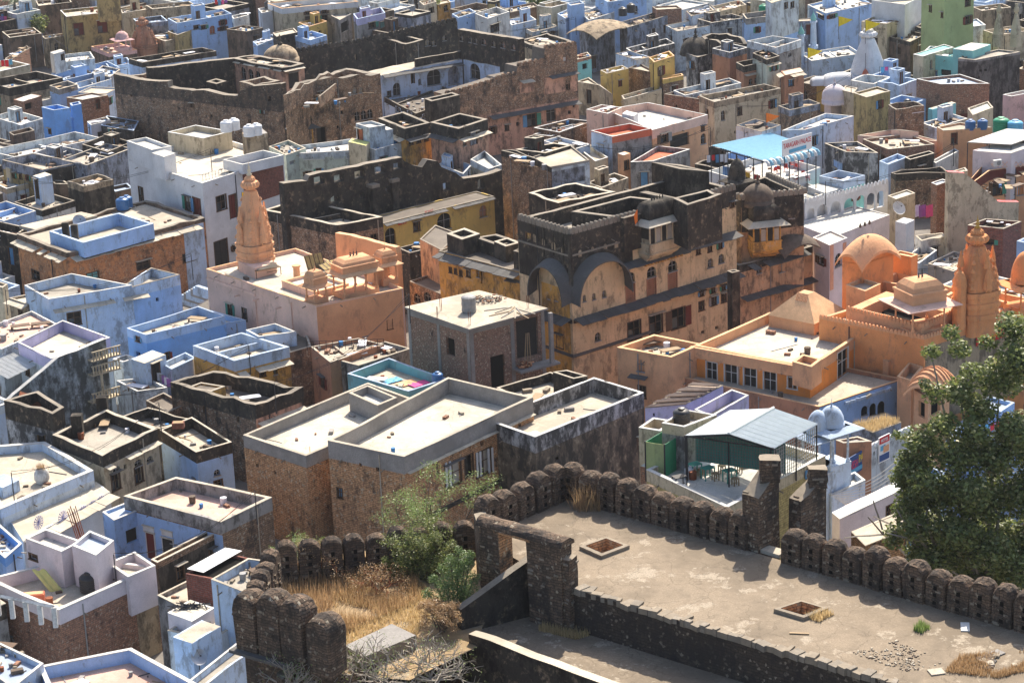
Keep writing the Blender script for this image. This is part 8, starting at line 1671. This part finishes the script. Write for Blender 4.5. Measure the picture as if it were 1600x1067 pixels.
dense(712,965,24.0,[((0,0,.7),.8),((-.7,-.1,.6),.65),((.5,.2,1.3),.75),((-.3,0,1.7),.7),((.2,.3,2.3),.65),((.6,.3,2.9),.5),((-.1,.2,3.0),.35),((-1.3,0,1.3),.35),((1.1,.2,.5),.5),((.3,.4,3.4),.25),((-1.0,.2,2.0),.3),((-.6,.2,2.6),.25),((1.0,.3,2.0),.35),((.9,.3,3.2),.22)],'leaf_blue','dense upright blue green bush against the terrace side wall',10000,.07,6)
dense(668,905,24.0,[((0,0,.5),.7),((-.9,.2,.8),.7),((.8,0,.9),.6),((-.2,.3,1.5),.7),((-1.6,.2,.6),.5),((.5,.5,2.0),.4),((1.3,.2,1.7),.35),((-.9,.3,1.9),.3),((-2.1,.2,1.0),.3)],'leaf','dark green rounded shrub left of the blue green bush',9000,.06,16)
bush(690,985,24.0,1.7,.8,'rustgrass','brown dry bush below the blue green one',7000,4,.05,seed=7,spread=.7)
bush(462,900,24.0,2.2,1.2,'leaf_light','green and grey scrub beside the side parapet',2400,3,.05,seed=8,spread=.9,twm='twig')
bush(505,905,24.0,2.2,1.3,'rustgrass','rust brown thorn scrub in the left of the garden',2500,4,.05,seed=9,spread=.9,twm='rust')
bush(590,925,24.0,1.8,1.2,'rustgrass','rust brown thorn scrub in the middle of the garden',2200,4,.05,seed=10,spread=1.0,twm='rust')
for i,(x_,y_)in enumerate(((530,1075),(600,1070),(672,1062),(465,1085))):
    bush(x_,y_,23.4,2.6,1.6,'leaf_light',['second','third','rightmost','leftmost'][i]+' of the four bare grey thorn bushes along the bottom edge',500,9,.05,seed=20+i,spread=1.25,twm='twig',kind='bare_bush',rb=.06)
tx,ty=W(1535,760,20);tr=thing('leafy_tree','large leafy green tree behind the right battlement','tree',(tx,ty,6));rgx=random.Random(42);mb=Mb();tips=[]
mb.tube((0,0,0),(.3,0,6),.5,.38,'trunkpale',10,False)
for d in((-.7,-.2,.9),(.5,.1,1),(-.2,.5,1.2),(.8,-.4,.7),(-.9,.3,.5)):branches(mb,(.3,0,6+random.uniform(-.5,.3)),d,4.4,.2,2,'trunkpale',.5,tips,rgx,.25,3)
mb.build('trunk_and_limbs',tr)
def at_px(x_,y_,dy=0):   # crown lumps placed on an upright plane through the trunk
    u,z=on_wall(x_,y_,(tx-30,ty),(tx+30,ty));return(u-30,dy,z-6)
blobs=[]
for(x_,y_,r_,dyy)in((1500,610,1.0,0),(1468,625,.8,1),(1530,640,1.2,0),(1570,600,1.5,1),(1600,560,1.6,0),(1590,520,1.1,1),(1470,655,1.0,-1),(1440,690,1.2,0),(1490,700,1.5,-1),(1545,700,1.6,-1),(1600,680,1.7,0),(1430,730,1.2,0),(1470,760,1.5,-1),(1530,770,1.7,-1),(1590,760,1.7,-1),(1640,720,2,0),(1425,780,1.0,0),(1450,820,1.3,0),(1505,835,1.4,-1),(1560,840,1.6,0),(1610,830,1.5,-1),(1400,832,.75,0),(1395,845,.6,0),(1540,870,1.0,1),(1590,890,1.0,1),(1485,520,.55,0),(1500,545,.7,0),(1460,560,.6,1),(1518,580,.7,0),(1550,545,.6,1),(1410,712,.5,0),(1418,760,.6,0),(1512,660,1.0,-1.5),(1575,655,1.2,-1.5),(1445,600,.4,0),(1400,680,.35,0),(1440,862,1.1,0),(1490,885,1.3,0),(1545,905,1.4,0),(1600,880,1.6,0),(1415,800,.9,0),(1650,800,1.8,0),(1410,745,.8,0),(1650,900,1.5,0),(1480,850,1.3,-1),(1440,760,1.1,-1),(1420,800,1.0,-2),(1435,730,1.0,-2),(1450,850,1.1,-2),(1480,800,1.4,-2.5),(1530,830,1.5,-2.5),(1580,860,1.5,-2.5),(1500,740,1.3,-2.5)):
    c=at_px(x_,y_,dyy*1.2);blobs.append((c,(r_*1.05,r_*1.3,r_*.85),r_**2.2))
leaf_cloud(blobs,56000,.135,'leaf','crown',tr,.55,seed=5)
inner=[(c,(r[0]*.6,r[1]*.6,r[2]*.6),w_)for c,r,w_ in blobs if r[0]>.9]
leaf_cloud(inner,9000,.2,'leaf','inner_crown',tr,.7,seed=6)
mb=Mb()
for c,r,w_ in blobs[::3]:
    p0=Vector((.3,0,6));p1=Vector(c);m_=p0.lerp(p1,.5)+Vector((0,0,.9));pr=None
    for k in range(7):q=p0.lerp(m_,k/6).lerp(m_.lerp(p1,k/6),k/6);(mb.tube(pr,q,.16-.018*k,.15-.018*k,'trunkpale',5,False)if pr else None);pr=q
mb.build('branches',tr)
px_,py_=W(25,32,5);pm=thing('palm_tree','date palm with drooping fronds at the top left corner','tree',(px_,py_,0));mb=Mb();mb.tube((0,0,0),(0,0,8.2),.35,.25,'bark',8,False);mb.build('trunk',pm)
for i in range(16):
    a=i*2.4;el=rgx.uniform(.2,1.1);mb=Mb();prev=None
    for k in range(9):
        s_=k/8;d=3.6*s_;p=Vector((math.cos(a)*d*math.cos(el),math.sin(a)*d*math.cos(el),8.2+d*math.sin(el)-2.4*s_*s_));
        if prev is not None:
            mb.tube(prev,p,.04,.03,'palm',3,False);sd=Vector((-math.sin(a),math.cos(a),0))
            for sg in(-1,1):
                for q in(0,.5):b_=prev.lerp(p,q);tip=b_+sd*sg*.75*math.sin(math.pi*min(1,s_+.15))+(p-prev)*.8+Vector((0,0,-.25));mb.face([b_,b_+(p-prev)*.25,tip],'palm')
        prev=p
    mb.build('frond',pm)
for i,(x_,y_,z_,r_,lb)in enumerate(((60,32,3,2.2,'dark round tree right of the date palm'),(-5,34,3,2.4,'dark tree at the top left corner behind the palm'),(672,6,3,2.0,'small dark tree at the top edge beside the ochre arcade house'),(840,2,3,2.6,'dark tree at the top edge, centre right'))):
    x,y=W(x_,y_,z_+3);t=thing('broadleaf_tree',lb,'tree',(x,y,0));mb=Mb();mb.tube((0,0,0),(0,0,z_+2),.25,.15,'bark');mb.build('trunk',t);leaf_cloud([((rgx.uniform(-1,1),rgx.uniform(-1,1),z_+2.6+rgx.uniform(-.8,1)),(r_*.6,)*3,1)for _ in range(6)],1500,.22,'leaf','crown',t,seed=i)
# ================================================================== the rest of the dense old town
e1=Vector((math.cos(rad(50)),math.sin(rad(50))));e2=Vector((math.cos(rad(131)),math.sin(rad(131))))
rg=random.Random(2024)
FP=[(ccw([tuple(p)for p in poly]),z)for poly,z,lb in FOOT]
FB=[(min(p[0]for p in P),max(p[0]for p in P),min(p[1]for p in P),max(p[1]for p in P))for P,z in FP]
def clash(P,extra):
    x0,x1,y0,y1=min(p[0]for p in P),max(p[0]for p in P),min(p[1]for p in P),max(p[1]for p in P)
    for(Q,z),b in zip(FP,FB):
        if x1<b[0]or x0>b[1]or y1<b[2]or y0>b[3]:continue
        if overlap(P,Q):return True
    for Q in extra:
        if overlap(P,Q[0]):return True
    return False
fortpoly=[[nl,nr,fr_,ft,tl_],gp]
cands=[]
org=Vector((0,95));
for(cell,shrink)in((8.2,.93),(5.4,.93)):
    for i in range(-70,110):
        for j in range(-70,110):
            c=org+e1*(i*cell)+e2*(j*cell*.86)
            if c.y<108 or c.y>470:continue
            zt=5.0+2.6*rg.random()+(1.5 if rg.random()<.15 else 0)
            sx,sy=proj((c.x,c.y,zt))
            if not(-60<sx<1660 and-45<sy<1130)or(sy>690 and sx>400):continue
            hw=cell*.5*shrink*rg.uniform(.9,1.02);hh=cell*.43*shrink*rg.uniform(.88,1.02);a=rg.uniform(-.05,.05)
            f1=Vector((math.cos(rad(50)+a),math.sin(rad(50)+a)));f2=Vector((math.cos(rad(131)+a),math.sin(rad(131)+a)))
            P=ccw([tuple(c-f1*hw-f2*hh),tuple(c+f1*hw-f2*hh),tuple(c+f1*hw+f2*hh),tuple(c-f1*hw+f2*hh)])
            k=min(range(4),key=lambda q:P[q][1]);P=[P[(k-1)%4],P[k],P[(k+1)%4],P[(k+2)%4]]
            if any(overlap(P,ccw([tuple(v)for v in fp]))for fp in fortpoly):continue
            if clash(P,[q for q in cands if abs(q[0][0][0]-P[0][0])<14 and abs(q[0][0][1]-P[0][1])<14]):continue
            cands.append((P,zt,rg.random()))
bv,bf=[],[]
def addbox(P,z,z0=0):
    b=len(bv);n=len(P);bv.extend([(p[0],p[1],z0)for p in P]+[(p[0],p[1],z)for p in P])
    for i in range(n):bf.append((b+i,b+(i+1)%n,b+n+(i+1)%n,b+n+i))
    bf.append(tuple(b+n+i for i in range(n)))
nauth=len(FP)
av,af=[],[]
def addbox2(P,z,z0=0):
    b=len(av);n=len(P);av.extend([(p[0],p[1],z0)for p in P]+[(p[0],p[1],z)for p in P])
    for i in range(n):af.append((b+i,b+(i+1)%n,b+n+(i+1)%n,b+n+i))
    af.append(tuple(b+n+i for i in range(n)))
for(P,z)in FP:addbox2(P,z-.3)
atree=BVHTree.FromPolygons([Vector(v)for v in av],af)
def covers(P,z):
    cx,cy=sum(p[0]for p in P)/4,sum(p[1]for p in P)/4;k=0;n=0
    for f in(.98,.5):
        for p in P:
            pt=Vector((cx+(p[0]-cx)*f,cy+(p[1]-cy)*f,z+.4));d=(pt-Vector(CAM)).normalized();h=atree.ray_cast(Vector(CAM),d,900);n+=1
            if h[0]is not None and h[0].z>2.6:k+=1
    return k/n
c2=[]
for P,z,q in cands:
    ok=None
    for zz in(z,z-1.2,z-2.4,3.2,2.4):
        if zz<2.3:continue
        if covers(P,zz)<=(.13 if proj((P[1][0],P[1][1],zz))[1]>190 else .3):ok=zz;break
    if ok:c2.append((P,ok,q))
cands=c2
bv.clear();bf.clear()
for(P,z)in FP:addbox(P,z-.3)
for P,z,q in cands:addbox(P,z-.3)
addbox([nl,nr,fr_,ft,tl_],TZ);addbox(ccw(gp),gz)
tree=BVHTree.FromPolygons([Vector(v)for v in bv],bf)
keep=[]
for P,z,q in cands:
    cx,cy=sum(p[0]for p in P)/4,sum(p[1]for p in P)/4;vis=0;tot=0
    pts=[(cx,cy,z+.1)]+[(cx+(p[0]-cx)*.9,cy+(p[1]-cy)*.9,z+.1)for p in P]+[((P[a][0]+P[b][0])/2*1.0,(P[a][1]+P[b][1])/2,z-1.0)for a,b in((0,1),(1,2))]
    for pt in pts:
        d=Vector(pt)-Vector(CAM);L=d.length;h=tree.ray_cast(Vector(CAM),d.normalized(),L-.6)
        sx,sy=proj(pt)
        if h[0]is None and-5<sx<1605 and-5<sy<1072:vis+=1
    if vis and z>2.2:keep.append((P,z,q,vis))
LMK={'ochre':'ochre house with brown shutters','bluetower':'saturated blue tower house','longblue':'long low blue and black house','bigleft':'large grey brown terrace house','paletwo':'pale grey two level house','greystoned':'grey stained house with black tanks','redwash':'house with red washing','skybig':'large sky blue house',
       'greenhouse':'lime green apartment house','brownold':'old brown house with balustrade','awning':'white blue house with the awning','turqhouse':'turquoise and cream house','unfin':'grey unfinished house at the right edge','brickstep':'long brick house with stepped parapet','blackroofless':'roofless black stone house','stainwhite':'white parapet house with stained walls',
       'yellowhouse':'bright yellow house','paleyellow':'pale yellow house','longcream':'long cream walled house','pinkterrace':'large pink terrace house','redroof':'house with the flooded red roof','hotel':'hotel with the blue canopy','bluewall':'long pale blue wall','stonebox':'stone box house','stonehole':'rough stone house with one window hole','peachroof':'peach roof with blue tanks',
       'brickslant':'slanted brown brick house','creamend':'tall cream house end','orangehotel':'orange palace hotel','redbox':'red brick box house','bluedoorcabin':'white cabin with the bright blue door','longparapet':'long white parapets','greystain':'grey blue stained wall house','ochrepier':'house with the ochre pier wall','darkbox':'dark stained box house','staircabin':'narrow stair cabin',
       'blackleft':'black walled house on the left edge','orangebrick':'orange plastered brick house','whitehouse':'large white house','greygreen':'grey green plain house','aquahouse':'long aqua house','yellowrange':'range with the yellow court wall','spotted':'dark walled house with two tan roofs','porch':'house with the open white porch','haveli':'central haveli','wing':'right wing of the haveli',
       'lowwing':'low ochre haveli wing','peachtemple':'peach temple','paleblue1':'pale blue box house','skywall':'tall sky blue wall house','deepblue1':'saturated blue house with vents','ochreblue':'ochre house with blue parapets','brokenbrown':'brown broken wall house','doorcabin':'pale blue door cabin','lilacterrace':'lilac walled terrace','roofless':'roofless blackened house','tinlean':'house with the rusty lean-to',
       'archedcream':'cream arched window house','blueblack':'blue and black house','pinkrail':'terracotta pink house with railing','turqroof':'turquoise parapet house','sand1':'left sandstone house','sand2':'right sandstone house','peelblack':'peeling black and white house','unfinished':'unfinished brick building','orangeblock':'small orange block','orangehall':'bright orange hall','orangeterrace':'long orange terrace',
       'orangecourt':'orange temple court','vault':'orange vaulted pavilion','ribporch':'ribbed orange porch','cafe':'cafe terrace','tankroom':'grey tank room','tinroofhouse':'lavender house with brown sheets','kioskhouse':'pale blue house with kiosks','posterhouse':'white blue poster wall','pinkroof':'pink floored roof house','wideroof':'wide flat roof','mural':'mural painted house','pinkcabin':'pinkish white cabin house',
       'bastionblue':'tall pale blue house by the bastion','rustdoor':'rusty door cabin','bottomblue':'rounded pale blue parapet'}
LM=[(proj((sum(p[0]for p in ITEMS[k][1])/4,sum(p[1]for p in ITEMS[k][1])/4,ITEMS[k][2])),v)for k,v in LMK.items()if k in ITEMS]
styles=[('paleblue','paleblue','bluedeck','copblue','pale blue'),('blue','blue','bluedeck','copblue','sky blue'),('paleblue','bluewhite','palewhite','copwhite','pale blue and white'),('bluewhite','bluewhite','palewhite','copwhite','white washed'),('bluegrey','moss','greydeck','coping','blue grey stained'),
          ('grey','moss','greydeck','coping','grey'),('tan','moss','beige','coping','tan stained'),('brown','brown','darkdeck','copdark','dark brown'),('black','black','darkdeck','copdark','blackened'),('rubble','rubble','greydeck','copdark','rubble stone'),('brick','brick','beige','coping','brown brick'),
          ('cream','cream','beige','copwhite','cream'),('peel','peel','greydeck','copdark','peeling white and black'),('white','white','sand','copwhite','white'),('ochredirty','moss','beige','coping','ochre stained'),('palegreen','palegreen','greydeck','coping','pale green')]
wts=[13,11,10,9,9,9,8,8,8,6,6,4,6,4,3,2]
used={}
def mklab(nm,fx,rel,lv):
    f=f'{nm} house {feats[fx][0]}, {rel} the {lv}'.split(' ')
    if len(f)>16:f=f'{nm} house {feats[fx][0]} {rel} {lv}'.replace(' and slightly ',' ').replace('in front of','before').split(' ')
    return ' '.join(f[:16])
feats=[('with bare roof',0),('with rooftop cabin',1),('with split roof',2),('with black tank',3)]
ords=['',', the second such',', the third such',', the fourth such',', the fifth such',', the sixth such']
keep.sort(key=lambda k:-k[3])
print('fillers',len(cands),'seen',len(keep))
for P,z,q,vis in keep:
    cx,cy=sum(p[0]for p in P)/4,sum(p[1]for p in P)/4;s_=rg.choices(range(len(styles)),wts)[0];wm,pm_,dk_,cp_,nm=styles[s_];fx=rg.choices(range(4),[5,3,2.5,1])[0]
    x,y=proj((cx,cy,z));(lx,ly),lv=min(LM,key=lambda l:(l[0][0]-x)**2+2.2*(l[0][1]-y)**2)
    dx,dy=x-lx,y-ly;rel=('left of' if dx<0 else 'right of')if abs(dx)>abs(dy)*1.6 else('behind' if dy<0 else 'in front of')
    if abs(dx)>abs(dy)*.6 and rel in('behind','in front of'):rel+=' and slightly '+('left of' if dx<0 else 'right of')
    lab=mklab(nm,fx,rel,lv)
    while lab in used:
        s_=(s_+1)%len(styles);wm,pm_,dk_,cp_,nm=styles[s_];lab=mklab(nm,fx,rel,lv)
    used[lab]=1
    root=thing('house',lab,'house',(cx,cy,0));root.location=(0,0,0)
    par=rg.choice([.3,.6,.8,1.0]);ops=auto_ops(P,z,par,rg,.9)
    block(root,P,0,z,par,.28,wm,pm_,dk_,cp_,ops,rg.choice([.02,.05,.12]),True)
    if fx in(1,2):
        f1=Vector(P[2])-Vector(P[1]);f2=Vector(P[0])-Vector(P[1]);o_=Vector(P[1]);a,b=(.55,.5)if fx==1 else(.1,.55);w1,w2=(.36,.4)if fx==1 else(.8,.38)
        Q=[tuple(o_+f1*a+f2*(b+w2)),tuple(o_+f1*a+f2*b),tuple(o_+f1*(a+w1)+f2*b),tuple(o_+f1*(a+w1)+f2*(b+w2))]
        hz=z-par+(2.3 if fx==1 else 1.3);op={1:[(.4,1.1,z-par+.1,z-par+1.95,'d',rg.choice(['dark','woodred','bluepaint']))]}if fx==1 else{}
        block(root,Q,z-par-.1,hz,.25 if fx==1 else .5,.2,wm,pm_,dk_,cp_,op,.03,name='roof_room',sub=True)
    e_=rg.random();base=lab.split(', ')[0];wh=(f'{rel} the {lv}').replace(' and slightly ',' ').replace('in front of','before')
    if e_<.14:m_=Mb();m_.tube((cx,cy,z-par),(cx,cy,z+1.6),.03,.02,'iron',4);[m_.tube((cx-.5+k*.08,cy,z+1.5-k*.22),(cx+.5-k*.08,cy,z+1.5-k*.22),.015,.015,'metal',3)for k in range(4)];m_.build('aerial',root)
    elif e_<.24:sx,sy=proj((cx,cy,z-par));dish(sx,sy,z-par,.5,' '.join((f'satellite dish on the {nm} house {wh}').split(' ')[:16]),rg.choice(['metal','framewhite','tankgrey']),rg.uniform(-.6,.8))
    elif e_<.40:
        t_=thing('laundry',' '.join((f'washing line on the {nm} house {wh}').split(' ')[:16]),'laundry',(cx,cy,z-par));d_=Vector((math.cos(rg.uniform(-.4,.6)),math.sin(rg.uniform(-.4,.6))));m_=Mb()
        for sg in(-1,1):m_.tube((d_.x*1.6*sg,d_.y*1.6*sg,0),(d_.x*1.6*sg,d_.y*1.6*sg,1.7),.025,.025,'iron',4)
        m_.tube((-d_.x*1.6,-d_.y*1.6,1.65),(d_.x*1.6,d_.y*1.6,1.65),.012,.012,'iron',3);m_.build('line',t_)
        for k in range(rg.randint(3,6)):u_=-1.4+k*.55;m_=Mb();hh=rg.uniform(.5,1.1);m_.grid([[(d_.x*(u_+j*.11),d_.y*(u_+j*.11)+.04*math.sin(j*2+k),1.64-hh*v)for j in range(5)]for v in(0,.5,1)],rg.choice(['cloth_white','clothpink','clothpurple','signred','tankcyan','yellowcloth','plasticyellow','cloth_white','bluepaint']));m_.build('cloth',t_)
    if fx==3:
        t_=thing('water_tank',' '.join(f'black water tank on the {nm} house {wh}'.split(' ')[:16]),'water tank',(cx+.5,cy+.3,z-par));m_=Mb();m_.lathe([(.5,0),(.52,.3),(.5,.32),(.52,.34),(.52,.7),(.5,.72),(.5,.95),(.3,1.12),(.12,1.15)],'tankblack',12);m_.build('tank_body',t_,smooth=True)
mb=Mb();occ=[k[0]for k in cands]
for i in range(-90,130):
    for j in range(-90,130):
        c=org+e1*(i*9.2)+e2*(j*8.2)
        if c.y<120 or c.y>620 or abs(c.x)>300:continue
        zt=4.5+2.6*rg.random();sx,sy=proj((c.x,c.y,zt))
        if(-90<sx<1690 and sy>-60)or sx<-1100 or sx>2700 or sy<-260:continue
        hw,hh=4.1*rg.uniform(.85,1.05),3.6*rg.uniform(.85,1.05);P=ccw([tuple(c-e1*hw-e2*hh),tuple(c+e1*hw-e2*hh),tuple(c+e1*hw+e2*hh),tuple(c-e1*hw+e2*hh)])
        if clash(P,[(q,)for q in occ if abs(q[0][0]-P[0][0])<16 and abs(q[0][1]-P[0][1])<16]):continue
        wm,pm_,dk_,cp_,nm=styles[rg.choices(range(len(styles)),wts)[0]];I=offset(P,.25)
        f3=lambda pl,z:[(x,y,z)for x,y in pl]
        mb.grid([f3(P,0),f3(P,zt-.8)],wm,True);mb.grid([f3(P,zt-.8),f3(P,zt)],pm_,True);mb.grid([f3(P,zt),f3(I,zt)],cp_,True);mb.grid([f3(I,zt),f3(I,zt-.8)],pm_,True);mb.face(f3(I,zt-.8),dk_)
tag(mb.build('surrounding_houses'),'mass of old town houses carrying on outside the picture','houses',kind='stuff')
ca=[((40,300,8),(330,250,12)),((10,470,8),(300,415,9)),((120,640,8),(390,560,8)),((430,620,9),(640,480,12)),((20,760,7),(250,650,8)),((900,240,8),(1110,215,11)),((1150,180,7),(1330,130,8)),((620,60,9),(900,40,8)),((1290,300,8),(1490,240,9)),((180,890,7),(400,790,8)),((1390,430,8),(1530,400,8)),((200,120,7),(70,60,8))]
lbs=['left of the large white house','across the pale blue box house, left','above the roofless blackened house','from the sandstone house to the unfinished building','above the cream arched window house','beside the pink terrace house','above the stone box house','behind the palace rear wall','right of the hotel arcade','above the long stone boundary wall','behind the orange spire','at the top left near the pink shrine']
for(A1,B1),lb in zip(ca,lbs):
    a_,b_=Vector((*W(A1[0],A1[1],A1[2]),A1[2]+1)),Vector((*W(B1[0],B1[1],B1[2]),B1[2]+1));t_=thing('overhead_cable','thin sagging overhead cable '+lb,'cable')
    for q in range(2):
        m_=Mb();pr=None
        for k in range(15):v=a_.lerp(b_,k/14)-Vector((0,0,(1.2+q*.5)*math.sin(math.pi*k/14)-q*.3));(m_.tube(pr,v,.022,.022,'iron',3,False)if pr else None);pr=v
        m_.build('wire',t_)
    for v in(a_,b_):m_=Mb();m_.tube((v.x,v.y,v.z-2.5),(v.x,v.y,v.z+.2),.05,.04,'iron',5);m_.build('pole',t_)
cl=[k for k in ITEMS if k in('peelblack','sand1','blackroof','orangebrick','wideroof','lilacterrace','archedcream','pinkroof','turqroof','whitehouse','peachtemple','orangeterrace','spotted')]
# ================================================================== haze, bases
cxs=Mb();cxs.box(-602,602,-62,1302,-1,74,'dark');hz=cxs.build('haze');hz['kind']='stuff';hz['label']='thin pale dusty haze over the town'
hm=bpy.data.materials.new('haze');hm.use_nodes=True;hm.node_tree.nodes.clear();vo=hm.node_tree.nodes.new('ShaderNodeVolumePrincipled');vo.inputs['Density'].default_value=.00007;vo.inputs['Color'].default_value=(.86,.9,1,1);vo.inputs['Anisotropy'].default_value=.3
oo=hm.node_tree.nodes.new('ShaderNodeOutputMaterial');hm.node_tree.links.new(vo.outputs[0],oo.inputs['Volume']);hz.data.materials.clear();hz.data.materials.append(hm)
bpy.context.view_layer.update()
for o in[o for o in S.objects if o.type=='EMPTY' and o.parent is None and tuple(o.location)==(0,0,0)]:
    pts=[]
    for c in o.children:
        if c.type=='MESH' and len(c.data.vertices):pts+=[c.matrix_world@Vector(b)for b in c.bound_box]
        for d in c.children:
            if d.type=='MESH':pts+=[d.matrix_world@Vector(b)for b in d.bound_box]
    if not pts:continue
    c=Vector(((min(p.x for p in pts)+max(p.x for p in pts))/2,(min(p.y for p in pts)+max(p.y for p in pts))/2,min(p.z for p in pts)))
    o.location=c
    for ch in o.children:ch.matrix_basis=Matrix.Translation(-c)@ch.matrix_basis
for o in S.objects:
    if len(o.get('label','').replace('-',' ').split())>16:o['label']=o['label'].replace(' and slightly ',' ').replace('the ','',1).replace(' with a ',' with ').replace('its ','')
print('objects',len(S.objects),'faces',sum(len(o.data.polygons)for o in S.objects if o.type=='MESH'))
